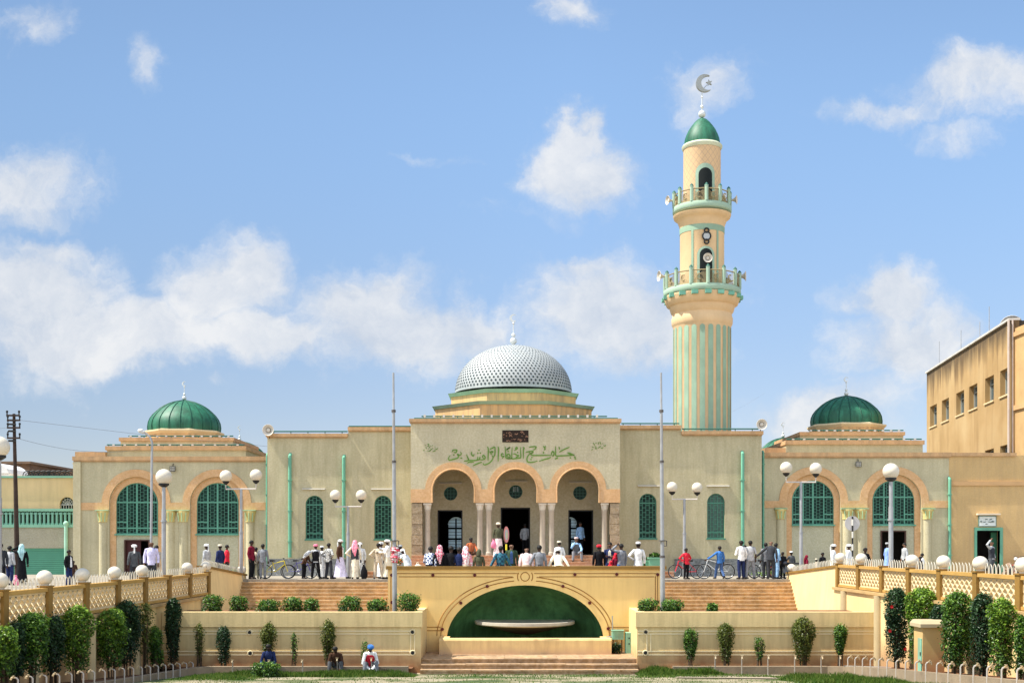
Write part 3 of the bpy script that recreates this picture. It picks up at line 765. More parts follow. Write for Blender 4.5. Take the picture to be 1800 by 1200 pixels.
# arch soffits: rounded bead around each opening
for (a, b_, t_) in ARC:
    r_ = (px(b_)-px(a))/2; cz = pz(t_)-r_
    bd_ = MB(); bd_.tube([(px(b_)-.0, YPO-.04, pz(883))]+[(q[0], YPO-.04, q[1]) for q in arc(px((a+b_)/2), cz, r_+.01, r_+.01, 0, 180, 28)]+[(px(a), YPO-.04, pz(883))], .035, 6); bd_.build('arch_bead', orange, mq, smooth=True)
# columns with capitals, stone piers
ZF = 4.02
for cpx in (751, 843.5, 859, 953.7, 969.5, 1063.2):
    x = px(cpx); y = YPO+.22
    m = MB(); m.lathe([(.19, ZF), (.19, ZF+.12), (.155, ZF+.16), (.15, ZF+.2), (.138, pz(899)), (.16, pz(898)), (.16, pz(896))], (x, y, 0), 18); col = m.build('column', marble, mq, smooth=True)
    m = MB(); m.lathe([(.14, pz(896)), (.17, pz(894)), (.19, pz(889)), (.20, pz(887))], (x, y, 0), 8, PI/8); m.box(x-.2, x+.2, y-.2, y+.2, pz(887), pz(883.5)); m.build('capital', M('capital_cream', (.62, .56, .45)), col)
for (a, b_) in ((845, 867), (955, 977)): pass
for (a, b_) in ((723, 743), (1071.5, 1089.5)):
    m = MB(); n = 7; z0 = ZP
    zt_ = pz(884); hh = (zt_-z0)/n
    for k in range(n):
        e = random.uniform(-.02, .02)
        m.box(px(a)+random.uniform(0, .03), px(b_)-random.uniform(0, .03), YPO-.02+e, YPO+.5, z0+hh*k+.012, z0+hh*(k+1)-.012)
    m.box(px(a)+.04, px(b_)-.04, YPO+.03, YPO+.48, z0, zt_); m.build('stone_pier', stone, mq)
for (cx_) in (745, 851.5, 961.5, 1069):   # hanging chains / ties beside the columns
    pass
# inner porch wall with doors and round windows
iz = lambda v: Z(v, YI); ix = lambda v: X(v, YI)
doors = ((769, 813, 896), (880, 932, 891.5), (999, 1043, 896))
rw = ((792, 867), (906.5, 864), (1019.5, 866))
dh = [[(ix(a), ZF+.005), (ix(b_), ZF+.005), (ix(b_), iz(t_)), (ix(a), iz(t_))] for a, b_, t_ in doors]
ch = [arc(ix(a), iz(b_), .36, .36, 0, 345, 23) for a, b_ in rw]
m = MB(); m.plate([(px(722)+.36, ZF-.1), (px(1090)-.36, ZF-.1), (px(1090)-.36, pz(742)), (px(722)+.36, pz(742))], dh+ch, YI, YI+.4); m.build('porch_wall', M('porch_stucco', (.44, .38, .235), var=.07, bump=.5, bs=38, speck=.10, ss=11), mq)
for i, (a, b_) in enumerate(rw):
    m = MB(); x, z = ix(a), iz(b_)
    for k in range(-1, 2):
        d = k*.17; hh = math.sqrt(.36**2-d*d); m.box(x+d-.012, x+d+.012, YI+.1, YI+.12, z-hh, z+hh); m.box(x-hh, x+hh, YI+.101, YI+.119, z+d-.012, z+d+.012)
    m.torus((x, YI+.1, z), .35, .03, 'y', 24, 5)
    wf = m.build('round_window', mint_dark, mq)
    m = MB(); m.plate(arc(x, z, .35, .35, 0, 345, 23), [], YI+.14, YI+.15); m.build('glass', glass_d, wf)
    if i == 1:
        m = MB()
        for q in range(-1, 2):
            for s_ in range(-1, 2):
                if abs(q)+abs(s_) < 3: m.box(x+q*.1-.035, x+q*.1+.035, YI+.125, YI+.135, z+.12+s_*.1-.035, z+.12+s_*.1+.035)
        m.build('pale_pane', glass_w, wf)
for (a, b_, t_) in doors:
    m = MB(); w_ = .07
    m.box(ix(a), ix(a)+w_, YI+.1, YI+.2, ZF+.01, iz(t_)); m.box(ix(b_)-w_, ix(b_), YI+.1, YI+.2, ZF+.01, iz(t_)); m.box(ix(a)+w_, ix(b_)-w_, YI+.1, YI+.2, iz(t_)-w_, iz(t_)); d_ = m.build('door_frame', black_m, mq)
tube_light(771, 812, 849, YI, 'dim tube light above the round window in the left portal arch'); tube_light(888, 927, 845.5, YI, 'dim tube light above the round window in the middle portal arch'); tube_light(1000, 1040, 847, YI, 'dim tube light above the round window in the right portal arch')
# porch floor and steps
ps = thing('portal_steps', (.2, 59.5, ZP), 'reddish tan stone steps climbing to the three portal arches', 'steps')
m = MB(); sxa, sxb = px(724), px(1088)
n = 7; rise = (ZF-ZP)/n
for k in range(n):
    y0 = 58.2+.3*k; z1 = ZP+rise*(k+1)
    ea = (X(643, y0) if k < 2 else (sxa+.01)); eb = (X(1185, y0) if k < 2 else (sxb-.01))
    m.box(ea, eb, y0+.03, YM-.16 if k < 2 else YPO+.5, z1-rise+.002, z1-.05); 
    xx = ea
    while xx < eb-.02:
        w_ = min(random.uniform(.9, 1.8), eb-xx); m.box(xx+.003, xx+w_-.003, y0+random.uniform(-.008, .008), y0+(.36 if k < 6 else .5), z1-.05, z1+random.uniform(-.003, .003)); xx += w_
m.box(sxa+.36, sxb-.36, YPO, YI+.5, ZF-.2, ZF-.004)
m.build('steps', M('portal_step_stone', (.50, .27, .14), var=.2, vs=1.5, bump=.5, bs=14, speck=.12, ss=6, streak=(.25, .14, .08), sa=.3), ps)

# --- inscription over the arches, plaque
insc = MB()
def stroke(pts, ox, oy, sc, r_=.027, Y=None):
    Y = Y or YPO
    P = [Vector((X(ox+a/sc, Y), Y-.004, Z(oy+b_/sc, Y))) for a, b_ in pts]
    if len(P) == 1: insc.sph(P[0], r_*1.5, 6, 1, 4); return
    # smooth it
    Q = []
    for i in range(len(P)-1):
        p0, p1, p2, p3 = P[max(i-1, 0)], P[i], P[i+1], P[min(i+2, len(P)-1)]
        for k in range(4):
            t_ = k/4; Q.append(.5*((2*p1)+(p2-p0)*t_+(2*p0-5*p1+4*p2-p3)*t_*t_+(3*p1-p0-3*p2+p3)*t_**3))
    Q.append(P[-1]); n_ = len(Q)
    vs = []; fs = []
    for i, q in enumerate(Q):
        d = (Q[min(i+1, n_-1)]-Q[max(i-1, 0)]).normalized(); u = Vector((-d.z, 0, d.x)); w_ = r_*(1.25-.75*abs(2*i/(n_-1)-1)**3)
        for yy in (-.02, .0): vs += [q+u*w_+Vector((0, yy, 0)), q-u*w_+Vector((0, yy, 0))]
    for i in range(n_-1):
        a = 4*i; fs += [(a, a+1, a+5, a+4), (a+2, a+6, a+7, a+3), (a, a+4, a+6, a+2), (a+1, a+3, a+7, a+5)]
    fs += [(0, 2, 3, 1), (4*n_-4, 4*n_-3, 4*n_-1, 4*n_-2)]
    insc.add(vs, fs)
SA = [[(180,745),(140,790),(125,840),(150,875),(220,860),(300,840),(370,815),(385,770),(365,715),(410,745),(450,730),(465,695),(440,655)],
 [(220,665),(240,615),(290,605),(345,608),(335,650),(300,680),(265,650)],[(265,735)],[(435,825),(490,815)],
 [(530,900),(580,895),(640,885),(655,850),(625,790),(600,720)],[(620,790),(660,870),(720,882),(800,882),(870,875),(895,830),(900,780)],
 [(870,875),(930,860),(950,820),(955,780)],[(930,860),(1000,865),(1070,850),(1095,805),(1070,760),(1040,745),(1020,790),(1060,830)],
 [(620,955),(680,925),(795,925)],[(770,1020),(850,985),(930,950),(1010,925)],[(930,610)],[(900,690)],[(965,685)],[(740,650),(730,715),(775,765),(805,715)],
 [(1035,950),(1060,995),(1130,985),(1220,935),(1280,865),(1300,800),(1265,740)],[(1290,790),(1330,770),(1350,700),(1352,560),(1335,515)],[(1335,515),(1280,560),(1210,585)],
 [(1150,515),(1175,580),(1172,740),(1168,890)],[(1425,515),(1445,570),(1440,740),(1435,910)],[(1205,640),(1235,672),(1260,640),(1290,668),(1300,630)],[(1225,705),(1285,705)],
 [(1585,725),(1540,700),(1515,745),(1555,780),(1590,770),(1535,835)],[(1618,515),(1632,680),(1640,810),(1700,830),(1800,828)],[(1720,830),(1750,770),(1705,710),(1665,760),(1720,800)],[(1705,645)],[(1655,610),(1710,565),(1755,535)]]
SB = [[(0,765),(80,768),(150,768)],[(142,490),(135,640),(142,768),(230,765),(320,755),(352,735),(348,600),(345,490)],[(165,655),(210,655),(250,680),(300,695),(250,735),(225,762)],[(275,620)],
 [(190,575),(240,550),(270,515),(245,498),(222,530),(250,548)],[(45,590)],[(0,550),(50,520),(95,490)],[(400,485),(435,520),(415,560),(415,775)],
 [(468,625),(520,605),(600,590),(655,600),(600,650),(545,600)],[(640,625),(575,655),(525,710),(502,780),(520,845),(590,860),(680,850),(760,822)],
 [(553,495),(620,482),(720,482),(700,540),(650,555)],[(580,645),(630,688),(760,692),(920,690),(1090,690)],[(1095,690),(1100,640),(1130,592),(1160,640),(1145,705),(1110,690)],
 [(1090,735),(1020,765),(930,790),(795,835)],[(1195,468),(1200,600),(1210,700),(1350,700),(1500,695),(1665,690)],[(1480,630),(1540,635),(1600,665),(1660,690)],[(1500,645),(1560,665),(1580,690)],
 [(1285,615),(1400,550),(1540,490)],[(1280,480),(1297,550)],[(895,465),(930,492),(968,465)],[(930,492),(942,540),(912,560)],[(905,600),(905,650)],[(1560,750)],[(1240,760)],[(1180,785),(1250,745)],[(1645,730),(1690,735)],[(1655,770),(1700,775)],[(620,740)],[(600,790)]]
for s_ in SA: stroke(s_, 780, 750, 15)
for s_ in SB: stroke(s_, 890, 750, 13.846)
ig_ = M('inscription_green', (.13, .24, .04), rough=.6)
insc.build('green_inscription', ig_, mq); insc = MB()
for s_ in [[(530,660)],[(630,610),(700,600),(710,700),(620,705)],[(720,730),(790,820)],[(815,700)],[(910,680)],[(1040,745)],[(1060,830),(1120,885),(1190,810)],[(690,970),(740,975),(840,890),(930,820)],[(670,830),(710,860)],[(1030,900),(1050,950),(990,980),(910,985)],[(480,890),(430,960)],[(620,985)],[(560,760),(590,850)]]:
    stroke(s_, 730, 760, 30, .016)
insc.build('date_inscription', ig_, mq); insc = MB()
for s_ in [[(670,530),(770,670)],[(800,570),(860,530)],[(940,490),(960,630)],[(1040,470),(1050,550),(1100,620)],[(1190,580)],[(1220,660),(1300,710),(1350,640)],[(750,735),(850,730)],[(620,730),(700,790)],[(780,790),(830,860),(870,800)],[(930,830),(1040,740),(1100,720)],[(1080,800),(1150,830),(1210,760)],[(590,930),(660,870)]]:
    stroke(s_, 1020, 760, 30, .016)
insc.build('date_inscription', ig_, mq)
m = MB(); a, b_, z0, z1 = px(883), px(929), pz(777), pz(756)
m.box(a, b_, YPO-.03, YPO-.001, z0, z1); m.build('carved_plaque', M('dark_plaque', (.03, .018, .012), var=.5, vs=20), mq)
insc = MB()
rr = random.Random(5)
for k in range(26):
    u0, v0 = rr.uniform(886, 926), rr.uniform(759, 774); dx, dy = rr.uniform(-6, 6), rr.uniform(-3, 3)
    pts = [(u0, v0), (min(928, max(885, u0+dx*.5)), min(775, max(758, v0+dy))), (min(928, max(885, u0+dx)), min(775, max(758, v0+dy*.2)))]
    stroke(pts, 0, 0, 1, .016, YPO-.03)
insc.build('plaque_relief', M('plaque_relief_m', (.30, .16, .10), var=.4, vs=8), mq)

# --- central drum and perforated dome
YD = 68.5
dx_ = X(902.5, YD)
def octa(m, r0, z0, z1, r1=None, c=(0, 0)): m.lathe([(r0, z0), (r1 or r0, z1)], (c[0], c[1], 0), 8, PI/8)
m = MB(); octa(m, 4.75, pz(745), Z(733, 64.3), c=(dx_, YD)); octa(m, 4.72, Z(733, 64.3), Z(711, 64.3), c=(dx_, YD)); octa(m, 3.78, Z(711, 64.6), Z(690, 65.1), c=(dx_, YD)); m.build('drum', M('drum_plaster', (.58, .37, .165), var=.1, streak=(.28, .2, .12), sa=.6), mq)
m = MB(); octa(m, 4.80, Z(711, 64.3), Z(705.5, 64.3), 4.92, (dx_, YD)); octa(m, 3.84, Z(690, 65.1), Z(684, 65.1), 3.98, (dx_, YD)); m.build('drum_cornice', mamint, mq)
zb = Z(692, YD); H_ = Z(607.5, YD)-zb; RD = 102.5*YD/F
m = MB(); pr = [(RD*math.cos(R(a)), zb+H_*math.sin(R(a))**.98 if a else zb) for a in [k*90/28 for k in range(28)]]+[(.03, zb+H_)]
m.lathe(pr, (dx_, YD, 0), 72, close=False); m.cur = 1
rows = 24
for j in range(1, rows):
    ph = R(1.2+86*(j/rows)-.9); rad = RD*math.cos(ph); n_ = 84 if ph < R(48) else (60 if ph < R(66) else (36 if ph < R(76) else 20))
    hr = min(.078, rad*2*PI/n_*.27)*(1-.35*j/rows)
    for i in range(n_):
        th = 2*PI*(i+.5*(j % 2))/n_
        c_ = Vector((dx_+rad*math.cos(th), YD+rad*math.sin(th), zb+H_*math.sin(ph)**.98)); nrm = Vector((math.cos(th)*math.cos(ph)/RD, math.sin(th)*math.cos(ph)/RD, math.sin(ph)/H_)).normalized()
        u = Vector((-math.sin(th), math.cos(th), 0)); v_ = nrm.cross(u)
        m.add([c_+nrm*.012+(u*math.cos(R(60*k))+v_*math.sin(R(60*k)))*hr for k in range(6)], [tuple(range(6))])
dome = m.build('perforated_dome', [silver, silver_hole], mq, smooth=True)
def finial(cx, cy, z0, s=1., par=None, star=False, crm=None):
    m = MB(); m.lathe([(.2*s, z0-.1*s), (.07*s, z0+.05*s), (.06*s, z0+.1*s)], (cx, cy, 0), 12)
    m.sph((cx, cy, z0+.27*s), .2*s, 14); m.sph((cx, cy, z0+.60*s), .12*s, 12); m.tube([(cx, cy, z0+.65*s), (cx, cy, z0+1.35*s)], .03*s, 6); m.sph((cx, cy, z0+1.28*s), .07*s, 10)
    f = m.build('finial', M('finial_white', (.62, .64, .62), rough=.35, metal=.2), par, smooth=True)
    crescent(cx, cy, z0+1.58*s, .22*s, f)
    return f
def crescent(cx, cy, cz, r_, par, gap=60, mat=None):
    """open crescent, horns to the right and up, given thickness"""
    m = MB(); out = arc(cx, cz, r_, r_, gap-15, 345-gap+25, 26)
    ri = r_*.74; ox = cx+r_*.27*math.cos(R(15)); oz = cz+r_*.27*math.sin(R(15))+0
    inn = [(ox+ri*math.cos(R(a)), oz+ri*math.sin(R(a))) for a in [348-gap+8-(k)*(348-2*gap+20)/26 for k in range(27)]]
    m.plate(out+inn, [], cy-.03, cy+.03); return m.build('crescent', mat or M('finial_white', (.62, .64, .62)), par)
finial(dx_, YD, zb+H_, 1., dome)

# --- wings
def ribbed_dome(cx, cy, zb_, zt_, rb, par, nr=20, rim=True):
    H = zt_-zb_; pr = []
    for k in range(23):
        t_ = k/22; a = PI/2*t_
        r_ = rb*math.cos(a)**.92*(1+.035*math.sin(PI*min(1, t_*2.2))) if k < 22 else .02
        z = zb_+H*(math.sin(a)*.93+.07*t_**5)
        if t_ > .86: r_ = max(.02, r_*.97*(1-(t_-.86)/.14*.35))
        pr.append((r_, z))
    m = MB(); m.lathe(pr, (cx, cy, 0), 80, close=False)
    d = m.build('green_dome', green_dome, par, smooth=True)
    m = MB()
    for k in range(nr):
        th = 2*PI*(k+.5)/nr; m.tube([(cx+(r_+.01)*math.cos(th), cy+(r_+.01)*math.sin(th), z) for r_, z in pr[::2]+[pr[-1]]], .035, 4)
    m.build('rib', green_dk, d)
    if rim:
        m = MB(); m.lathe([(rb+.10, zb_-.26), (rb+.26, zb_-.1), (rb+.26, zb_-.02), (rb+.02, zb_+.03)], (cx, cy, 0), 8, PI/8); m.build('dome_rim', M('rim_cream', (.62, .52, .32), var=.08), d)
    finial(cx, cy, zt_-.04, .62, d)
    return d

def wing(side):
    L_ = side < 0
    wx = lambda v: X(v, YW); wz = lambda v: Z(v, YW)
    if L_: x0p, x1p, top, arches, bandy, capy = 130, 470, 806, ((239.5, 37), (381.5, 37)), (883, 896), (896, 917)
    else: x0p, x1p, top, arches, bandy, capy = 1339.5, 1668, 799, ((1430, 37), (1572, 37)), (880, 892), (893, 912)
    AT = 848 if L_ else 843.5
    WB = 938 if L_ else 921.5
    oi = 47.5; oo = 60.5; sy = AT+37
    # wall with arched recess
    rec = []
    for (c_, h_) in arches:
        a, b_ = wx(c_-oi+.05), wx(c_+oi-.05); rec.append([(a, B_+.02), (b_, B_+.02)]+arc(wx(c_), wz(sy), (b_-a)/2, (b_-a)/2, 0, 180, 24))
    m = MB(); m.plate([(wx(x0p), B_), (wx(x1p), B_), (wx(x1p), wz(top)), (wx(x0p), wz(top))], rec, YW, YW+.3); m.build('wing_wall', stucco_w, mq)
    # orange surround: outer ring flush, inner splayed ring
    o_ = []
    jamb = 15.5
    parts = MB()
    for i, (c_, h_) in enumerate(arches):
        ring = arc(wx(c_), wz(sy), oo*YW/F, oo*YW/F, 0, 180, 30); inn = arc(wx(c_), wz(sy), oi*YW/F, oi*YW/F, 180, 0, 30)
        zb1 = wz(bandy[1])
        parts.plate([(wx(c_+oi), zb1), (wx(c_+oo), zb1)]+ring+[(wx(c_-oo), zb1), (wx(c_-oi), zb1)]+inn, [], YW-.04, YW-.001)
        parts.plate([(wx(c_+h_), B_+.03), (wx(c_+oi-.1), B_+.03)]+arc(wx(c_), wz(sy), (oi-.1)*YW/F, (oi-.1)*YW/F, 0, 180, 30)+[(wx(c_-oi+.1), B_+.03), (wx(c_-h_), B_+.03)]+arc(wx(c_), wz(sy), h_*YW/F, h_*YW/F, 180, 0, 30), [], YW+.15, YW+.299)
    c0, c1 = arches[0][0], arches[1][0]
    for (a, b_) in ((x0p+13 if L_ else x0p+2.5, c0-oo-.05), (c0+oo+.05, c1-oo-.05), (c1+oo+.05, x1p-(3 if L_ else 1.5))):
        if b_-a > 1: parts.box(wx(a), wx(b_), YW-.04, YW-.001, wz(bandy[1]), wz(bandy[0]))
    parts.build('arch_surround', orange, mq)
    # inset panel, windows
    for i, (c_, h_) in enumerate(arches):
        grille(mq, YW+.1, c_-h_+.3, c_+h_-.3, AT+.3, WB, 'big')
        hasdoor = (i == 0 and L_) or (i == 1 and not L_)
        dr = (c_-22.5, c_+22, 948 if L_ else 932)
        hole = [[(wx(dr[0]), B_+.02), (wx(dr[1]), B_+.02), (wx(dr[1]), wz(dr[2])), (wx(dr[0]), wz(dr[2]))]] if hasdoor else []
        m = MB(); m.plate([(wx(c_-h_)+.002, B_), (wx(c_+h_)-.002, B_), (wx(c_+h_)-.002, wz(WB)), (wx(c_-h_)+.002, wz(WB))], hole, YW+.19, YW+.29); m.build('recess_panel', M('recess_stucco', (.46, .43, .28), var=.06, bump=.5, bs=38, speck=.1), mq)
        if hasdoor:
            m = MB(); a, b_ = wx(dr[0]), wx(dr[1]); zz = wz(dr[2])
            m.box(a, a+.06, YW+.1, YW+.25, B_+.03, zz); m.box(b_-.06, b_, YW+.1, YW+.25, B_+.03, zz); m.box(a+.06, b_-.06, YW+.1, YW+.25, zz-.06, zz); fr = m.build('door', M('door_frame_brown', (.08, .04, .03)), mq)
            m = MB()
            if L_: m.box(a+.06, a+(b_-a)*.62, YW+.28, YW+.33, B_+.03, zz-.06)
            else: m.box(a+.06, a+.1, YW+.3, YW+1.0, B_+.03, zz-.06)
            m.build('door_leaf', redwood, fr)
    # pilasters with lotus capitals
    pil = []
    w9 = oi
    a_, b_ = (c0-oo-8, c0-oi-.5), (c1+oi+.5, c1+oo+8)
    mid = (c0+oi+.5, (c0+c1)/2-.6); mid2 = ((c0+c1)/2+.6, c1-oi-.5)
    for k, (p0, p1) in enumerate((a_, mid, mid2, b_)):
        sh = 3 if k in (0, 3) else 0
        xa, xb = wx(p0), wx(p1); cx = (xa+xb)/2; r_ = (xb-xa)/2
        m = MB(); m.lathe([(r_*.72, B_), (r_*.72, wz(capy[1]))], (cx, YW+.04, 0), 16); p_ = m.build('pilaster', stucco_w, mq, smooth=True)
        m = MB(); m.lathe([(r_*.78, wz(capy[1])), (r_*.74, wz(capy[1]-2)), (r_*.80, wz(capy[1]-9)), (r_*.98, wz(capy[0]+4.5)), (r_*.98, wz(capy[0]+1.4))], (cx, YW+.0, 0), 16); m.build('capital', M('capital_yellow', (.60, .48, .19), var=.08), p_)
        m = MB(); m.box(xa-.03, xb+.03, YW-.3, YW-.045, wz(capy[0]+1.4), wz(capy[0]))
        for q in (-.5, 0, .5): m.tube([(cx+q*r_, YW-.76*r_-.05+abs(q)*.1, wz(capy[1]-1)), (cx+q*r_*1.3, YW-.95*r_-.03+abs(q)*.12, wz(capy[0]+5))], .022, 5)
        m.build('capital_band', M('capital_mint', (.36, .55, .32)), p_)
    cornice(mq, x0p-1.5, x1p+(-.5 if L_ else 3), top-4, top+5.5, YW, d=.14, back=.6)
    # left corner pilaster strip
    m = MB(); 
    if L_: m.box(wx(130), wx(143), YW-.13, YW-.002, B_, wz(811.6))
    else: m.box(wx(1342), wx(1343), YW-.02, YW-.001, B_, wz(805))
    m.build('corner_strip', stucco_w, mq)
    # body of the wing, tiers, drum, dome
    if L_: T1, T2, DR, DM = (186, 434, 784, 801), (210, 412, 769, 784), (323, 757), (324, 759, 703, 61.5)
    else: T1, T2, DR, DM = (1380, 1624, 774, 795), (1405, 1590, 759, 774), (1488, 746), (1487.5, 748, 695.5, 60)
    m = MB(); m.box(wx(x0p)+.01, wx(x0p)+.3, YW+.3, 76, B_, wz(top)); m.box(wx(x1p)-.3, wx(x1p)-.01, YW+.3, 76, B_, wz(top)); m.box(wx(x0p)+.02, wx(x1p)-.02, YW+.31, 76, wz(top)-.4, wz(top)-.05); m.box(wx(x0p)+.02, wx(x1p)-.02, 75.7, 76, B_, wz(top)-.4); None
    m.build('wing_body', stucco_w, mq)
    m = MB(); m.box(wx(x0p)+.31, wx(x1p)-.31, YW+2.2, YW+2.3, B_, wz(top)-.41); m.build('shade_backing', dark_in, mq)  # dark sheet behind the wing openings, room shade put into its colour
    y1, y2, yd = YW+1.2, YW+2.2, YW+5.2
    m = MB(); m.box(X(T1[0]+2, y1), X(T1[1]-2, y1), y1, y1+8.2, wz(top)-.2, Z(T1[2]+5.5, y1)); m.box(X(T2[0]+2, y2), X(T2[1]-2, y2), y2, y2+6.2, Z(T1[2]+6, y1), Z(T2[2]+5, y2)); m.build('roof_tier', stucco_w, mq)
    m = MB(); m.box(X(T1[0], y1), X(T1[1], y1), y1-.12, y1+8.3, Z(T1[2]+7, y1)+.0, Z(T1[2], y1)); m.box(X(T2[0], y2), X(T2[1], y2), y2-.12, y2+6.3, Z(T2[2]+6, y2), Z(T2[2], y2)); m.build('tier_cornice', trim_o, mq)
    light_rail(mq, T1[0]+2, T1[1]-4, T1[2]-2.6, y1, 12); light_rail(mq, T2[0]+16, T2[1]-2, T2[2]-3, y2, 12)
    m = MB()
    for k in range(12): 
        xx = X(T1[0]+14+k*(T1[1]-T1[0]-30)/11, y1); m.box(xx-.06, xx+.06, y1-.06, y1+.04, Z(T1[2]-1, y1), Z(T1[2]-3.4, y1)); xx = X(T2[0]+20+k*(T2[1]-T2[0]-30)/11, y2); m.box(xx-.06, xx+.06, y2-.06, y2+.04, Z(T2[2]-1, y2), Z(T2[2]-3.6, y2))
    m.build('roof_bulb', M('bulb_white', (.55, .53, .48)), mq)
    dcx = X(DM[0], yd); rb = DM[3]*yd/F
    m = MB(); m.lathe([(rb+.12, Z(T2[2], yd)-.6), (rb+.12, Z(DM[1], yd)-.2)], (dcx, yd, 0), 8, PI/8); m.build('drum', M('drum_plaster', (.58, .37, .165)), mq)
    ribbed_dome(dcx, yd, Z(DM[1], yd), Z(DM[2], yd), rb, mq)
    # parapet block at the wing end
    m = MB()
    if L_: m.box(X(133, YW+1), X(186, YW+1), YW+.9, YW+3, wz(top)-.2, Z(794, YW+1))
    else: m.box(X(1343, YW+.8), X(1380, YW+.8), YW+.62, YW+3, wz(top)-.2, Z(787, YW+.7))
    m.build('parapet', trim_o, mq)
wing(-1); wing(1)
# small green domes far behind
for (cx_, r_, zb_, zt_) in ((421, 43, 808, 775), (1376.5, 42, 806, 769)):
    yy = 84.; m = MB(); x = X(cx_, yy); m.lathe([(2.0, 9), (2.0, Z(zb_, yy)-.02)], (x, yy, 0), 8); m.build('rear_drum', trim_o, mq)
    ribbed_dome(x, yy, Z(zb_, yy), Z(zt_, yy), r_*yy/F, mq, rim=False)

# loudspeakers and floodlights
def speaker(x, y, z, rz, label, s=1.):
    r = thing('loudspeaker', (x, y, z), label, 'loudspeaker', 'horn loudspeakers on the mosque', rz)
    m = MB(); pr = [(.05, 0), (.07, .1), (.12, .22), (.2, .32), (.29, .38), (.30, .37)]
    # axis along -y
    def L2(pr, c=(0, 0, 0), n=20):
        vs = []; fs = []
        for r_, d in pr:
            for i in range(n): a = 2*PI*i/n; vs.append((c[0]+r_*s*math.cos(a), c[1]-d*s, c[2]+r_*s*math.sin(a)))
        for j in range(len(pr)-1):
            for i in range(n): a = j*n+i; b_ = j*n+(i+1) % n; fs += [(a, b_, b_+n, a+n)]
        fs += [tuple(range(n)), tuple(range((len(pr)-1)*n, len(pr)*n))]
        return vs, fs
    m = MB(); m.add(*L2([(.1, -.22), (.12, -.18), (.12, -.02), (.05, .0)])); m.build('driver', M('speaker_grey', (.35, .34, .31)), r, world=False)
    m = MB(); vs, fs = L2(pr); m.add(vs, fs[:-2]); vs, fs = L2([(.03, .16), (.10, .2), (.10, .3), (.06, .32)]); m.add(vs, fs); m.build('horn', M('speaker_horn', (.55, .50, .42)), r, world=False, smooth=True)
    m = MB(); m.tube([(0, .02*s, -.12*s), (0, .02*s, -.4*s)], .025*s, 6); m.build('bracket', black_m, r, world=False)
    return r
speaker(X(473, YM-.2), YM-.1, Z(757, YM)+.0, 0, 'round horn loudspeaker on the left roof corner of the main hall', 1.0)
speaker(X(1337.5, YM-.2), YM-.1, Z(747, YM), 0, 'round horn loudspeaker on the right roof corner of the main hall', .95)
for (a, b_, lab) in ((305, 824, 'small caged floodlight on the left wing between its arches'), (1507.5, 816, 'small caged floodlight on the right wing between its arches')):
    r = thing('floodlight', (X(a, YW), YW-.1, Z(b_, YW)), lab, 'lamp', 'floodlights on the wings'); x, z = X(a, YW), Z(b_, YW)
    m = MB(); m.box(x-.15, x+.15, YW-.2, YW-.16, z-.14, z+.14, 0); m.tube([(x, YW-.1, z+.14), (x, YW-.1, z+.26), (x, YW, z+.26)], .02, 5); m.build('housing', black_m, r)
    m = MB(); 
    for i in range(3):
        for j in range(3): m.box(x-.12+i*.085, x-.05+i*.085, YW-.215, YW-.202, z-.11+j*.08, z-.05+j*.08)
    m.build('lens', M('lens_grey', (.35, .33, .28)), r)

# ------------------------------------------------------------------ minaret
YN = 67.; ncx = X(1234, YN); k_ = YN/F
mn = thing('minaret', (ncx, YN, ZP), 'tall cream and mint minaret with two balconies and a pointed green dome', 'minaret')
nz_ = lambda v: Z(v, YN)
m = MB(); m.lathe([(50*k_, ZP), (50*k_, nz_(577)), (51.5*k_, nz_(574)), (53*k_, nz_(571)), (53.5*k_, nz_(562)), (52*k_, nz_(558)), (51.5*k_, nz_(554)), (54.5*k_, nz_(550)), (56*k_, nz_(545)), (57*k_, nz_(541)), (62*k_, nz_(538)), (64.5*k_, nz_(531)), (66.5*k_, nz_(525))], (ncx, YN, 0), 64, close=False)
m.build('lower_shaft', mayel, mn, smooth=True)
m = MB(); ns = 22
for i in range(ns):
    th0 = 2*PI*(i+.5)/ns-PI/2; ht = .5*.62*2*PI/ns; rr_ = 50*k_+.02
    zt_ = nz_(578)-ht*rr_; rows_ = [(-1, ZP+1), (-1, zt_)]
    vs = []; fs = []
    zs = [ZP+1, zt_]+[zt_+ht*rr_*math.sin(R(a)) for a in (20, 40, 60, 75, 88)]
    hw = [ht, ht]+[ht*math.cos(R(a)) for a in (20, 40, 60, 75, 88)]
    for z, h_ in zip(zs, hw):
        for q in (-1, -.5, 0, .5, 1): vs.append((ncx+rr_*math.cos(th0+q*h_), YN+rr_*math.sin(th0+q*h_), z))
    for j in range(len(zs)-1):
        for q in range(4): a = j*5+q; fs.append((a, a+1, a+6, a+5))
    m.add(vs, fs)
m.build('flute', mamint, mn, smooth=True)
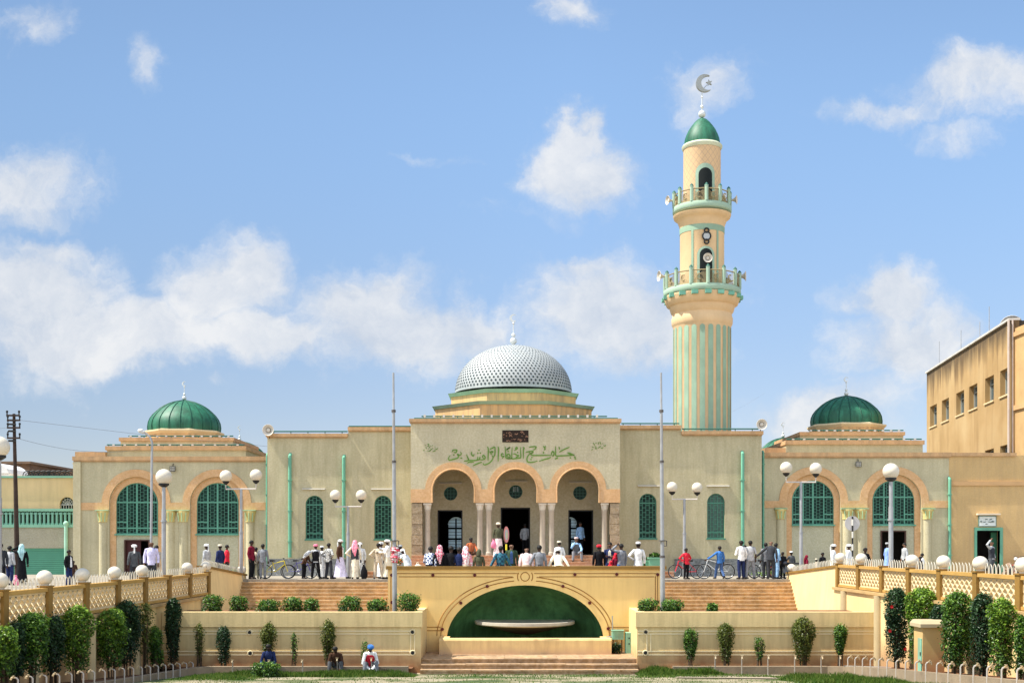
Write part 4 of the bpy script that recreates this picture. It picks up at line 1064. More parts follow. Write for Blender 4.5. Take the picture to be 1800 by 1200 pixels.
def balcony(cy0, cy1, rad, top_, npost, panel=True):
    """cy0/cy1: rim py (top,bottom); top_: rail py"""
    m = MB(); m.lathe([((rad-4)*k_, nz_(cy1+2)), (rad*k_, nz_(cy1)), ((rad+.8)*k_, nz_(cy1-1)), ((rad+.8)*k_, nz_(cy0+1)), (rad*k_, nz_(cy0))], (ncx, YN, 0), 48); rim = m.build('balcony_rim', M('rim_mint', (.32, .44, .33), var=.06), mn, smooth=True)
    for i in range(npost):
        th = 2*PI*i/npost-PI/2; x, y = ncx+(rad-1.5)*k_*math.cos(th), YN+(rad-1.5)*k_*math.sin(th)
        m = MB(); m.lathe([(.10, nz_(cy0)), (.10, nz_(top_)), (.11, nz_(top_)+.01), (.11, nz_(top_)+.05)], (x, y, 0), 8, th); p_ = m.build('balcony_post', M('rim_mint', (.32, .44, .33)), mn)
        m = MB(); m.lathe([(.11, nz_(top_)+.051), (.09, nz_(top_)+.12), (.02, nz_(top_)+.2)], (x, y, 0), 8); m.build('post_cap', mint_dark, p_)
    m = MB()
    for i in range(npost):
        a0 = 2*PI*i/npost-PI/2; a1 = 2*PI*(i+1)/npost-PI/2; r_ = (rad-1.5)*k_
        A = Vector((ncx+r_*math.cos(a0), YN+r_*math.sin(a0), 0)); B = Vector((ncx+r_*math.cos(a1), YN+r_*math.sin(a1), 0)); za, zb_ = nz_(cy0), nz_(top_+3)
        h_ = zb_-za; W = (B-A).length; n_ = 12
        for q in range(n_):
            for s_ in (1, -1):
                # diagonal bars
                f0 = q/n_; f1 = f0+s_*h_/W
                t0, t1 = 0., 1.
                if f1 > 1: t1 = (1-f0)/(f1-f0)
                if f1 < 0: t1 = f0/(f0-f1)
                p0 = A+(B-A)*f0; p1 = A+(B-A)*(f0+(f1-f0)*t1); m.tube([p0+Vector((0, 0, za)), p1+Vector((0, 0, za+h_*t1))], .012, 3)
        m.tube([A+Vector((0, 0, zb_)), B+Vector((0, 0, zb_))], .035, 5)
        mid = (A+B)/2; u = (B-A).normalized(); c_ = mid+Vector((0, 0, (za+zb_)/2)); out = (mid-Vector((ncx, YN, 0))).normalized()*.03
        m.tube([c_+out+u*.14*math.cos(R(a))+Vector((0, 0, .16*math.sin(R(a)))) for a in (60, 100, 140, 180, 220, 260, 300)], .035, 5)
    m.build('balcony_grille', M('bronze_lattice', (.30, .24, .13)), mn)
    # solid backing plaster panels behind the grille on every other bay
    return rim
balcony(511, 521, 66.5, 485, 14)
for i in range(18):
    th = 2*PI*i/18-PI/2; x, y = ncx+65*k_*math.cos(th), YN+65*k_*math.sin(th); m = MB(); m.box(x-.17, x+.17, y-.17, y+.17, nz_(529), nz_(522.8))
    m.build('corbel', M('corbel_mint', (.16, .38, .28)), mn)
m = MB(); m.lathe([(66.5*k_-.02, nz_(525)), (66.5*k_-.02, nz_(522.5))], (ncx, YN, 0), 48)
m.lathe([(38.5*k_, nz_(515)), (38.5*k_, nz_(402)), (39.5*k_, nz_(400)), (40*k_, nz_(397)), (41.5*k_, nz_(394)), (42*k_, nz_(391)), (45*k_, nz_(388)), (49*k_, nz_(385)), (50.5*k_, nz_(380))], (ncx, YN, 0), 56)
m.build('middle_shaft', mayel, mn, smooth=True)
m = MB(); m.lathe([(38.5*k_+.02, nz_(413)), (38.5*k_+.03, nz_(403))], (ncx, YN, 0), 56)
for th in (R(-90-34), R(-90+34), R(-90-100), R(-90+100), R(90)):
    rr_ = 38.5*k_+.025; vs = []
    for z in (nz_(515), nz_(412)):
        for q in (-1, 0, 1): vs.append((ncx+rr_*math.cos(th+q*.055), YN+rr_*math.sin(th+q*.055), z))
    m.add(vs, [(0, 1, 4, 3), (1, 2, 5, 4)])
m.build('mint_band', mamint, mn, smooth=True)
def curved_arch(r_, pw, pyb, pyt, mat, nm, par, off):
    """arched patch bent round the shaft"""
    hw = pw*k_; zt_ = nz_(pyt); zs = zt_-hw; zb_ = nz_(pyb)
    zz = [zb_, (zb_+zs)/2, zs]+[zs+hw*math.sin(R(a)) for a in (15, 30, 45, 60, 75, 89)]
    ww = [hw]*3+[hw*math.cos(R(a)) for a in (15, 30, 45, 60, 75, 89)]
    vs = []; fs = []; m = MB()
    for z, w_ in zip(zz, ww):
        for q in range(9):
            a = -PI/2+(q/4-1)*w_/r_+.02
            vs.append((ncx+(r_+off)*math.cos(a), YN+(r_+off)*math.sin(a), z))
    for j in range(len(zz)-1):
        for q in range(8): a = j*9+q; fs.append((a, a+1, a+10, a+9))
    m.add(vs, fs); return m.build(nm, mat, par, smooth=True)
curved_arch(38.5*k_, 15, 515, 442, M('rim_mint', (.32, .44, .33)), 'window_surround', mn, .03)
curved_arch(38.5*k_, 10.5, 515, 446, M('opening_shade', (.008, .012, .012)), 'opening_shade_patch', mn, .05)  # dark patch on the solid shaft, the opening's shade put into its colour
m = MB()
for (py, r_) in ((425, .22), (415.5, .12), (434.5, .12)): m.torus((ncx+.05, YN-38.5*k_-.06, nz_(py)), r_, .045, 'y', 20, 5)
cb = m.build('clock_ring', black_m, mn)
m = MB(); m.tube([(ncx+.05, YN-38.5*k_-.07, nz_(425)), (ncx+.05, YN-38.5*k_+.02, nz_(425))], .19, 16); m.build('clock_face', M('clock_grey', (.45, .47, .47)), cb)
balcony(366, 376, 50.5, 341.5, 12)
m = MB(); m.lathe([(32.5*k_, nz_(372)), (32.5*k_, nz_(265)), (33*k_, nz_(263.5))], (ncx, YN, 0), 48, close=False)
tb = bpy.data.materials.new('diamond_plaster'); tb.use_nodes = True; t = tb.node_tree; b = t.nodes['Principled BSDF']; b.inputs['Roughness'].default_value = .85
co = nd(t, 'ShaderNodeTexCoord').outputs['Object']; sx = nd(t, 'ShaderNodeSeparateXYZ'); t.links.new(co, sx.inputs[0])
at = mth(t, 'MULTIPLY', mth(t, 'ARCTAN2', sx.outputs[0], sx.outputs[1]), 1.05)
l1 = mth(t, 'PINGPONG', mth(t, 'ADD', mth(t, 'MULTIPLY', at, 1.), mth(t, 'MULTIPLY', sx.outputs[2], .8)), .165); l2 = mth(t, 'PINGPONG', mth(t, 'SUBTRACT', mth(t, 'MULTIPLY', at, 1.), mth(t, 'MULTIPLY', sx.outputs[2], .8)), .165)
ml = mth(t, 'LESS_THAN', mth(t, 'MINIMUM', l1, l2), .012)
mxx = nd(t, 'ShaderNodeMix', data_type='RGBA'); t.links.new(ml, mxx.inputs[0]); mxx.inputs[6].default_value = (.66, .45, .25, 1); mxx.inputs[7].default_value = (.42, .30, .21, 1); t.links.new(mxx.outputs[2], b.inputs['Base Color'])
ts = m.build('top_shaft', tb, mn, world=True, smooth=True)
curved_arch(32.5*k_, 17, 372, 297, M('rim_mint', (.32, .44, .33)), 'window_surround', mn, .03)
curved_arch(32.5*k_, 11.5, 372, 305, M('opening_shade', (.008, .012, .012)), 'opening_shade_patch', mn, .05)
m = MB(); m.lathe([(33*k_, nz_(265)), (35*k_, nz_(262)), (35.5*k_, nz_(259)), (33.5*k_, nz_(256.5)), (30*k_, nz_(255))], (ncx, YN, 0), 48, close=False); m.build('dome_ring', M('rim_pale', (.55, .58, .42)), mn, smooth=True)
m = MB(); rp = [(31, 258), (31.2, 252), (30, 245), (27.5, 238), (24, 230.5), (19, 223), (13.5, 216), (8, 210.8), (2.5, 208), (.6, 205)]
m.lathe([(a*k_, nz_(b_)) for a, b_ in rp], (ncx, YN, 0), 48, close=False); nd_ = m.build('green_dome', green_dome, mn, smooth=True)
m = MB(); c = (ncx-.06, YN); m.sph((ncx, YN, nz_(201)), 6.6*k_, 18); m.sph((ncx, YN, nz_(188)), 3*k_, 12); m.sph((ncx, YN, nz_(171.5)), 1.9*k_, 10); m.tube([(ncx, YN, nz_(208)), (ncx, YN, nz_(162))], .035, 6); fn = m.build('finial', M('finial_white', (.62, .64, .62)), nd_, smooth=True)
gm_ = M('crescent_grey', (.30, .31, .29), rough=.4, metal=.3)
m = MB(); R1 = 15.5*k_; cxx, czz = ncx+.15, nz_(147)
oo_ = arc(cxx, czz, R1, R1, 62, 305, 34); ri = R1*.80; ox, oz = cxx+R1*.40, czz+R1*.02
inn_ = [(ox+ri*math.cos(R(a)), oz+ri*math.sin(R(a))) for a in [290-k*(290-80)/30 for k in range(31)]]
m.plate(oo_+inn_, [], YN-.08, YN+.08); m.build('crescent', gm_, nd_)
m = MB(); sxx, szz = ncx+12.5*k_, nz_(146)
m.plate([(sxx+(5.8*k_ if i % 2 == 0 else 2.4*k_)*math.cos(R(90+36*i+12)), szz+(5.8*k_ if i % 2 == 0 else 2.4*k_)*math.sin(R(90+36*i+12))) for i in range(10)], [], YN-.06, YN+.06); m.tube([(sxx-.1, YN, szz-.1), (sxx-.42, YN, szz-.42)], .015, 4); m.build('star', gm_, nd_)
# loudspeakers on the minaret
rN = 66.5*k_
speaker(X(1169, YN), YN, nz_(486), R(-75), 'horn loudspeaker at the left of the lower minaret balcony', 1.0)
speaker(X(1299, YN), YN, nz_(486), R(75), 'horn loudspeaker at the right of the lower minaret balcony', 1.0)
speaker(X(1182, YN), YN, nz_(353), R(-70), 'horn loudspeaker at the left of the upper minaret balcony', .85)
speaker(X(1285, YN), YN, nz_(352), R(70), 'horn loudspeaker at the right of the upper minaret balcony', .85)
speaker(X(1243, YN-1.6), YN-1.55, nz_(467), 0, 'horn loudspeaker facing forward in the dark minaret opening', .85)
# ------------------------------------------------------------------ left neighbour building
YLB = 65.
lx = lambda v: X(v, YLB); lz = lambda v: Z(v, YLB)
lb = thing('balcony_building', (lx(60), YLB, ZP), 'low building with green arcaded balcony and green roller shutter left of the mosque', 'building')
up = M('upper_yellow_plaster', (.66, .49, .25), var=.08, vs=.7, bump=.2, streak=(.5, .38, .2), sa=.4)
m = MB(); m.plate([(lx(-60), lz(896)), (lx(131.5), lz(896)), (lx(131.5), lz(838)), (lx(-60), lz(838))], [arch_hole(lx(94), lx(119), lz(893), lz(872), 14)], YLB+.9, YLB+1.2); m.box(lx(-60), lx(131.5), YLB+1.2, 76, lz(896), lz(839)); m.build('upper_wall', up, lb)
m = MB(); m.plate([(lx(-60), B_), (lx(131.5), B_), (lx(131.5), lz(923)), (lx(-60), lz(923))], [[(lx(15), B_+.01), (lx(114), B_+.01), (lx(114), lz(963)), (lx(15), lz(963))]], YLB, YLB+.3); m.build('lower_wall', M('grey_render', (.36, .33, .23), var=.1, bump=.4, speck=.1), lb)
m = MB(); m.box(lx(-60), lx(131.5), YLB+.25, YLB+2.6, lz(926), lz(923)-.01); m.box(lx(-60), lx(131.5), YLB+2.2, YLB+2.5, lz(923), lz(895)); m.build('balcony_floor_and_shade', dark_in, lb)  # includes a dark back sheet, balcony shade put into its colour
m = MB(); m.box(lx(-60), lx(131.5), YLB+.8, YLB+1.3, lz(838), lz(834.5)); m.box(lx(-60), lx(131.5), YLB-.1, YLB+.25, lz(898), lz(893.5)); m.box(lx(-60), lx(131.5), YLB-.1, YLB+.25, lz(926.5), lz(921.5)); m.build('mint_band', M('mint_band_paint', (.20, .40, .28), var=.08), lb)
n = 19
for i in range(n):
    cx = lx(-4+i*7.4); m = MB(); m.box(cx-.05, cx+.05, YLB-.02, YLB+.14, lz(921.5), lz(900)); m.box(cx-.09, cx+.09, YLB-.03, YLB+.15, lz(903.5), lz(901)); m.box(cx-.085, cx+.085, YLB-.03, YLB+.15, lz(921.4), lz(919))
    a, b_ = cx, cx+7.4*YLB/F
    pts = arc((a+b_)/2, lz(901), (b_-a)/2-.05, .075, 180, 0, 8)
    m.add([(p[0], YLB+q, p[1]) for p in pts for q in (.0, .12)]+[(p[0], YLB+q, lz(898)) for p in pts for q in (.0, .12)], [(2*j, 2*j+2, 2*j+20, 2*j+18) for j in range(8)]+[(2*j, 2*j+1, 2*j+3, 2*j+2) for j in range(8)])
    m.build('baluster', M('baluster_mint', (.20, .42, .31), var=.08), lb)
m = MB(); 
for k in range(16):
    z1 = lz(963)-.08*1-k*.115; m.box(lx(15)+.02, lx(114)-.02, YLB+.14, YLB+.24, z1-.085, z1, 0, 0); m.box(lx(15)+.02, lx(114)-.02, YLB+.23, YLB+.25, z1-.115, z1-.085)
m.box(lx(15)+.02, lx(114)-.02, YLB+.1, YLB+.28, lz(963)-.08, lz(963)); m.build('roller_shutter', M('shutter_green', (.10, .33, .22), rough=.5, var=.06), lb)
m = MB(); m.plate(arch_hole(lx(94.5), lx(118.5), lz(893), lz(872.5), 14), [], YLB+1.12, YLB+1.15)
wf = MB(); cx = lx(106.5); r_ = .37
for a in range(0, 181, 30): wf.tube([(cx, YLB+1.05, lz(886)), (cx+r_*math.cos(R(a)), YLB+1.05, lz(884)+r_*math.sin(R(a)))], .018, 4)
for q in (.15, .27): wf.tube([(x_, YLB+1.04, z_) for x_, z_ in arc(cx, lz(884.5), q, q, 0, 180, 12)], .018, 4)
wf.box(lx(94), lx(119), YLB+1., YLB+1.06, lz(886.5), lz(885.5))
for k in range(6): wf.box(lx(95+k*4.6)-.015, lx(95+k*4.6)+.015, YLB+1., YLB+1.05, lz(893), lz(886))
w_ = wf.build('window', M('pale_iron', (.55, .55, .48)), lb); m.build('glass', glass_d, w_)
pm = MB(); pm.tube([(lx(117.5), YLB-.12, B_), (lx(117.5), YLB-.12, lz(922))], .1, 10); pm.sph((lx(117.5), YLB-.12, lz(920)), .15, 10); pm.build('downpipe', M('pipe_pale_mint', (.34, .58, .44)), lb, smooth=True)
# things on and behind its roof
m = MB(); m.box(lx(112), lx(131), YLB+1.5, YLB+6, lz(834), lz(812)); m.box(lx(110.5), lx(131.4), YLB+1.4, YLB+6.1, lz(812), lz(810.5)); m.build('stair_box', up, lb)
m = MB(); yy = YLB+1.0
for k in range(9):
    cx = lx(36+k*9.3); m.tube([(cx+.28*math.cos(R(a)), yy, lz(834)+.28*math.sin(R(a))) for a in range(0, 181, 20)], .025, 4); m.tube([(cx+.15*math.cos(R(a)), yy, lz(834)+.15*math.sin(R(a))) for a in range(0, 181, 30)], .02, 4)
m.tube([(lx(33), yy, lz(826)), (lx(112), yy, lz(826))], .025, 4); m.tube([(lx(33), yy, lz(833)), (lx(112), yy, lz(833))], .025, 4); m.build('roof_railing', black_m, lb)
hb = thing('brick_house', (X(20, 80), 80, ZP), 'brownish block house peeking over the balcony building', 'house')
hx = lambda v: X(v, 80.); hz = lambda v: Z(v, 80.)
m = MB(); m.box(hx(-30), hx(52), 80, 88, ZP, hz(815)); m.box(hx(58), hx(98), 83, 88, ZP, hz(822)); m.build('wall', M('brick_brown', (.17, .10, .06), var=.25, vs=3), hb)
m = MB(); m.box(hx(-32), hx(57), 79.7, 88.2, hz(815), hz(811)); m.build('roof', M('roof_slab', (.20, .13, .085)), hb)
tn = thing('white_canopy', (X(8, 72), 72, ZP+4), 'white tarpaulin canopy on the roof behind the green balcony', 'canopy')
m = MB(); cx0, cx1 = X(-20, 72), X(34, 72); vs = []
for i in range(13):
    a = PI*i/12; vs += [(cx0+(cx1-cx0)*(i/12), 70.5, Z(834, 72)+.62*math.sin(a)**.6), (cx0+(cx1-cx0)*(i/12), 73.5, Z(834, 72)+.62*math.sin(a)**.6)]
m.add(vs, [(2*i, 2*i+2, 2*i+3, 2*i+1) for i in range(12)]+[tuple(range(0, 26, 2)), tuple(range(25, 0, -2))]); m.box(cx0, cx1, 70.6, 73.4, Z(834, 72)-.9, Z(834, 72)); m.build('tarpaulin', M('white_tarp', (.75, .76, .76)), tn)

# ------------------------------------------------------------------ right annex and tall building
YA = 63.5
ax = lambda v: X(v, YA); az = lambda v: Z(v, YA)
an = thing('annex', (ax(1730), YA, ZP), 'tan plastered annex with a green framed doorway right of the mosque', 'building')
m = MB(); m.plate([(ax(1668.3), B_), (ax(1900), B_), (ax(1900), az(800)), (ax(1668.3), az(800))], [[(ax(1717), B_+.01), (ax(1757.5), B_+.01), (ax(1757.5), az(932)), (ax(1717), az(932))]], YA, YA+.35)
m.build('annex_wall', tan2, an)
m = MB(); m.box(ax(1668.3), ax(1668.3)+.3, YA+.35, 66, B_, az(800)); m.box(ax(1669), ax(1900), YA+2.5, YA+2.7, B_, az(800)); m.box(ax(1669), ax(1900), YA+.36, 65.9, az(812), az(800)-.02); m.build('annex_body', dark_in, an)
m = MB(); m.box(ax(1669), ax(1785.5), YA-.1, YA+.5, az(801.5), az(795.5)); m.build('roof_coping', trim_o, an)
m = MB(); m.box(ax(1668), ax(1900), YA-.08, YA-.002, az(853), az(845.5)); m.build('string_course', tan3, an)
m = MB(); m.box(ax(1712.5), ax(1717), YA-.04, YA+.3, B_, az(932)); m.box(ax(1757.5), ax(1762.5), YA-.04, YA+.3, B_, az(932)); m.box(ax(1712.5), ax(1762.5), YA-.04, YA+.3, az(932), az(926.5)); m.build('door_frame', mint, an)
m = MB(); m.box(ax(1717)+.9, ax(1757.5)-.02, YA+.36, YA+.41, B_, az(935)); m.box(ax(1757)-.06, ax(1757), YA+.4, YA+1.2, B_, az(935)); m.build('open_door', M('door_green_dark', (.03, .12, .06)), an)
m = MB(); m.box(ax(1716), ax(1755.5), YA-.25, YA-.002, az(904.8), az(902)); m.build('door_hood', M('hood_cream', (.70, .58, .42)), an)
sg = thing('name_board', (ax(1735), YA-.05, az(915)), 'white framed board with arabic lettering above the green door', 'sign')
m = MB(); m.box(ax(1719.5), ax(1751), YA-.05, YA-.002, az(925), az(905.8)); m.build('frame', M('frame_grey_green', (.12, .22, .18)), sg)
m = MB(); m.box(ax(1721), ax(1749.5), YA-.06, YA-.05, az(923.8), az(907.2)); m.build('board', M('board_white', (.68, .72, .68)), sg)
insc = MB()
for s_ in [[(470,490),(510,480),(540,490)],[(580,500),(620,485),(655,470)],[(330,545),(370,552),(400,545)],[(420,548),(460,555),(500,540)],[(540,545),(600,552),(680,552),(720,540)],[(480,610),(520,600)]]:
    stroke(s_, 1700, 880, 15, .014, YA-.062)
for s_ in [[(510,600),(520,612),(535,600)],[(350,530),(380,525)],[(640,535),(700,530)]]: stroke(s_, 1700, 880, 15, .012, YA-.062)
insc.build('lettering', M('letter_dark', (.06, .10, .09)), sg)
# rubble at the annex foot
rb_ = thing('rubble_heap', (ax(1775), YA-1, ZP), 'heap of broken brown stones right of the green doorway', 'rubble')
m = MB(); rr = random.Random(3)
for k in range(60):
    x_, y_ = ax(rr.uniform(1764, 1812)), YA-rr.uniform(.2, 1.6); s_ = rr.uniform(.12, .34); z_ = ZP+rr.uniform(0, .95)*(1-abs(y_-YA+.5)/1.6)
    pts = [Vector((x_+rr.uniform(-s_, s_), y_+rr.uniform(-s_, s_), max(ZP, z_+rr.uniform(-s_, s_)*.8))) for _ in range(10)]
    bm = bmesh.new(); [bm.verts.new(p) for p in pts]; bmesh.ops.convex_hull(bm, input=bm.verts); bm.verts.index_update()
    m.add([v.co.copy() for v in bm.verts], [tuple(v.index for v in f.verts) for f in bm.faces]); bm.free()
m.build('stones', M('rubble_stone', (.33, .22, .15), var=.25, vs=2, bump=.8), rb_, fix=True)

tb_ = thing('tall_building', (28, 66, ZP), 'tall stained tan building with a row of small windows on the right', 'building')
A0 = Vector((27.56, 66, 0)); A1 = Vector((30.1, 86.7, 0)); UU = (A1-A0).normalized(); LW = (A1-A0).length
ZR = 16.95
rot = math.atan2(UU.y, UU.x)
# wall local frame: u along UU from the near corner, depth to the right
def upx(pxv):      # distance along the wall for a photo column
    k = (pxv-900)/F; return (k*66-27.56)/((UU.x)-k*UU.y)
wins = []
cols = [(1634.7, 1646.7), (1655.5, 1668), (1680.8, 1694.7), (1703.5, 1718), (1731.5, 1747), (1758, 1774.7)]
holes = []; holes2 = []
for a, b_ in cols:
    u1, u0 = upx(a), upx(b_); u0 = max(.35, u0)
    if u1-u0 < .2: u1 = u0+1.2
    wins.append((u0, u1, 12.95, 14.42))
    wins.append((u0, u1, 8.75, 10.15))
def W3(u, d, z): p = A0+UU*u+Vector((UU.y, -UU.x, 0))*d; return (p.x, p.y, z)
# plate in local (u along -x so that its front faces the camera side)
pm = MB(); pm.plate([(-LW, ZP), (0, ZP), (0, ZR), (-LW, ZR)], [[(-u1, z0), (-u0, z0), (-u0, z1), (-u1, z1)] for u0, u1, z0, z1 in wins], 0, .45)
pm.v = [W3(-x_, y_, z_) for x_, y_, z_ in pm.v]
dirt_tan = bpy.data.materials.new('stained_tan_wall'); dirt_tan.use_nodes = True; t = dirt_tan.node_tree; b = t.nodes['Principled BSDF']; b.inputs['Roughness'].default_value = .9
geo = nd(t, 'ShaderNodeNewGeometry').outputs['Position']; sz = nd(t, 'ShaderNodeSeparateXYZ'); t.links.new(geo, sz.inputs[0])
base_c = ramp(t, tnoise(t, .35, geo), [(.3, (.33, .205, .075)), (.5, (.41, .265, .11)), (.7, (.46, .32, .15))])
stre = tnoise(t, 1.2, geo, 8, (1.3, 1.3, .18))
topm = nd(t, 'ShaderNodeMapRange'); t.links.new(mth(t, 'ADD', sz.outputs[2], mth(t, 'MULTIPLY', mth(t, 'SUBTRACT', stre, .5), 3.2)), topm.inputs[0]); topm.inputs[1].default_value = 15.3; topm.inputs[2].default_value = 16.6; topm.inputs[4].default_value = .88
mx = nd(t, 'ShaderNodeMix', data_type='RGBA'); t.links.new(topm.outputs[0], mx.inputs[0]); t.links.new(base_c, mx.inputs[6]); mx.inputs[7].default_value = (.055, .035, .016, 1)
st2 = nd(t, 'ShaderNodeMapRange'); t.links.new(stre, st2.inputs[0]); st2.inputs[1].default_value = .5; st2.inputs[2].default_value = .75; st2.inputs[4].default_value = .5
m2 = nd(t, 'ShaderNodeMix', data_type='RGBA'); t.links.new(st2.outputs[0], m2.inputs[0]); t.links.new(mx.outputs[2], m2.inputs[6]); m2.inputs[7].default_value = (.20, .11, .035, 1); t.links.new(m2.outputs[2], b.inputs['Base Color'])
pm.build('side_wall', dirt_tan, tb_, fix=True)
for (u0, u1, z0, z1) in wins:
    f = MB()
    def wb(u_0, u_1, d0, d1, z_0, z_1, mb=f):
        n0 = len(mb.v); mb.box(u_0, u_1, d0, d1, z_0, z_1); mb.v[n0:] = [W3(x_, y_, z_) for x_, y_, z_ in mb.v[n0:]]
    wb(u0, u1, .30, .36, z0, z0+.06); wb(u0, u1, .30, .36, z1-.06, z1); wb(u0, u0+.05, .29, .37, z0, z1); wb(u1-.05, u1, .29, .37, z0, z1); wb((u0+u1)/2-.03, (u0+u1)/2+.03, .29, .37, z0, z1); wb(u0, u1, .30, .36, z1-.42, z1-.37)
    fr = f.build('window', M('window_frame_pale', (.36, .37, .32)), tb_, fix=True)
    g2 = MB(); wb(u0, u1, .37, .40, z0, z1, g2); g2.build('glass', M('grey_window_glass', (.05, .075, .085), rough=.15, spec=.5), fr, fix=True)
    s_ = MB(); wb(u0-.08, u1+.08, -.07, .3, z0-.09, z0-.002, s_); s_.build('sill', M('sill_cream', (.66, .50, .28)), fr, fix=True)
m = MB(); n0 = 0; m.box(-.0, LW, -.12, .5, ZR, ZR+.12); m.v = [W3(*p) for p in m.v]; m.build('roof_edge', M('roof_edge_grey', (.5, .48, .44), var=.15), tb_, fix=True)
m = MB(); m.box(.02, LW-.02, .45, 9, ZP, ZR-.03); m.v = [W3(*p) for p in m.v]
m.build('building_core', dark_in, tb_, fix=True)
cf = MB(); cf.box(A0.x+.22, A0.x+9, 64.05, 66.1, az(800)+.0, Z(566, 64.1)); cf.build('front_bay', M('bay_tan', (.50, .32, .14), var=.1, streak=(.42, .28, .14)), tb_)
cf = MB()
for (a, b_) in ((573, 581), (705, 714)): cf.box(A0.x+.12, A0.x+9.1, 63.95, 66.2, Z(b_, 64), Z(a, 64))
cf.build('bay_band', tan3, tb_)
# arched crown of the bay
cf = MB(); cxx = A0.x+2.3; cf.plate(arc(cxx, Z(572, 64.1)-1.3, 2.1, 2.1, 20, 160, 16), [], 64.1, 66); cf.build('bay_arch', tan3, tb_)
m = MB(); p = W3(-.02, -.12, 0); m.tube([(p[0], p[1], az(800)), (p[0], p[1], ZR)], .07, 8); m.tube([(p[0]+.22, p[1], az(800)), (p[0]+.22, p[1], ZR)], .05, 8); m.build('downpipe', M('pipe_pinkish', (.50, .42, .36)), tb_)
for k, (u, s_, lab) in enumerate(((3.2, .6, 'nearest of the white satellite dishes on the tall roof'), (9.6, .5, 'white satellite dish in the middle of the tall roof edge'), (14.5, .42, 'farthest white satellite dish on the tall roof'))):
    p = W3(u, .9, ZR); r = thing('satellite_dish', p, lab, 'satellite dish', 'satellite dishes on the tall roof')
    m = MB(); m.lathe([(.02, .0), (.35*s_, .05), (.75*s_, .2), (1.05*s_, .42), (1.03*s_, .44), (.7*s_, .24), (.02, .05)], (0, 0, 0), 20, close=False)
    d_ = m.build('dish', M('dish_white', (.50, .50, .50)), r, world=False, smooth=True); d_.location = (0, 0, .75*s_); d_.rotation_euler = (R(125), 0, R(-20))
    m = MB(); m.tube([(0, 0, 0), (0, 0, .8*s_)], .04, 6); m.build('mast', galv, r, world=False)
for u, h_ in ((1.2, 0), (5.5, 2.3), (7.6, 1.6), (12.2, 2.0), (18.3, 2.4)):
    if h_:
        p = W3(u, .3, ZR+.1); m = MB(); m.tube([p, (p[0], p[1], p[2]+h_*.75)], .022, 5); o = m.build('antenna_mast', galv, None, at=p)
        tag(o, {5.5: 'thin mast on the tall roof nearest the front', 7.6: 'short thin mast on the tall roof, second from the front', 12.2: 'thin mast on the middle of the tall roof', 18.3: 'thin mast near the far corner of the tall roof'}[u], 'mast', 'masts on the tall roof')

# ------------------------------------------------------------------ flagpoles and lamps
for (pxv, pxb, lab) in ((691.5, 694, 'tall grey flagpole left of the fountain arch, a red cloth tied to it'), (1162, 1165, 'tall grey flagpole right of the fountain arch')):
    y = 43.6; x = X(pxb, y); r = thing('flagpole', (x, y, 2.1), lab, 'flagpole', 'flagpoles in the planters'); z0 = 2.05; zt_ = Z(655, y); xt = X(pxv, y)
    P = lambda f_: (x+(xt-x)*f_, y, z0+(zt_-z0)*f_)
    m = MB(); m.tube([P(0), P(.235)], .088, 12); m.tube([P(.235), P(.63)], .072, 12, .066); m.tube([P(.63), P(.84)], .052, 10, .05); m.tube([P(.84), P(1)], .04, 8, .036); m.build('pole', galv, r, smooth=True)
    for f_ in (.235, .63, .84):
        m = MB(); m.tube([P(f_-.004), P(f_+.006)], .098 if f_ < .3 else .08, 12); m.build('collar', M('fitting_dark', (.10, .09, .085)), r)
    m = MB(); m.tube([P(.30), P(.304)], .14, 8); m.build('collar', M('fitting_dark', (.10, .09, .085)), r)
    m = MB(); m.tube([(P(.28)[0], y, P(.28)[2]), (P(.28)[0]+.16, y, P(.28)[2]), (P(.28)[0]+.16, y, P(.28)[2]+.2)], .02, 5); m.build('cleat', M('fitting_dark', (.10, .09, .085)), r)
y = 43.55; x = X(694, y); cl_ = thing('tied_cloth', (x, y, Z(975, y)), 'crumpled red and white cloth knotted round the left flagpole', 'cloth')
m = MB()
for k in range(7):
    z = Z(975, y)+.24-.08*k; rr_ = .11+.035*math.sin(k*1.9); m.torus((x+.012*math.sin(k*2), y+.04, z), rr_, .045, 'z', 12, 6)
m.build('knot', fabric('red_white_cloth', (.55, .04, .08), (.7, .6, .6), 'noise', 9), cl_, smooth=True)

def globe(m, x, y, z, r_): m.sph((x, y, z), r_, 24, 1., 14)
def twin_lamp(post, py_bar, g1, g2, Y, label, rad=.285, bare=False):
    x = X(post, Y); r = thing('twin_lamp', (x, Y, ZP), label, 'street lamp', 'twin globe lamps in front of the mosque'); zb_ = Z(py_bar, Y)
    m = MB(); m.tube([(x, Y, ZP), (x, Y, ZP+2.2)], .085, 10); m.tube([(x, Y, ZP+2.2), (x, Y, zb_)], .065, 10)
    m.tube([(x, Y, ZP+2.16), (x, Y, ZP+2.24)], .1, 10); m.build('post', galv, r, smooth=True)
    m = MB(); xa, xb = X(g1[0], Y), X(g2[0], Y); zg = Z(g1[1], Y)-rad-.08
    m.tube([(xa, Y, zg), (xa, Y, zb_), (xb, Y, zb_), (xb, Y, zg)], .035, 8); m.build('cross_arm', M('arm_pinkish_grey', (.55, .50, .45), rough=.5), r, smooth=True)
    for g_ in (g1, g2):
        xg, zz = X(g_[0], Y), Z(g_[1], Y); m = MB(); globe(m, xg, Y, zz, rad); gl = m.build('globe', globe_m, r, smooth=True)
        m = MB(); m.lathe([(.04, -rad-.12), (.14, -rad-.03), (.17, -rad+.05)], (xg, Y, zz), 12); m.build('globe_collar', black_m, gl)
twin_lamp(424, 859, (397, 836.5), (450, 835), 56.0, 'twin globe lamp in front of the second arch of the left wing')
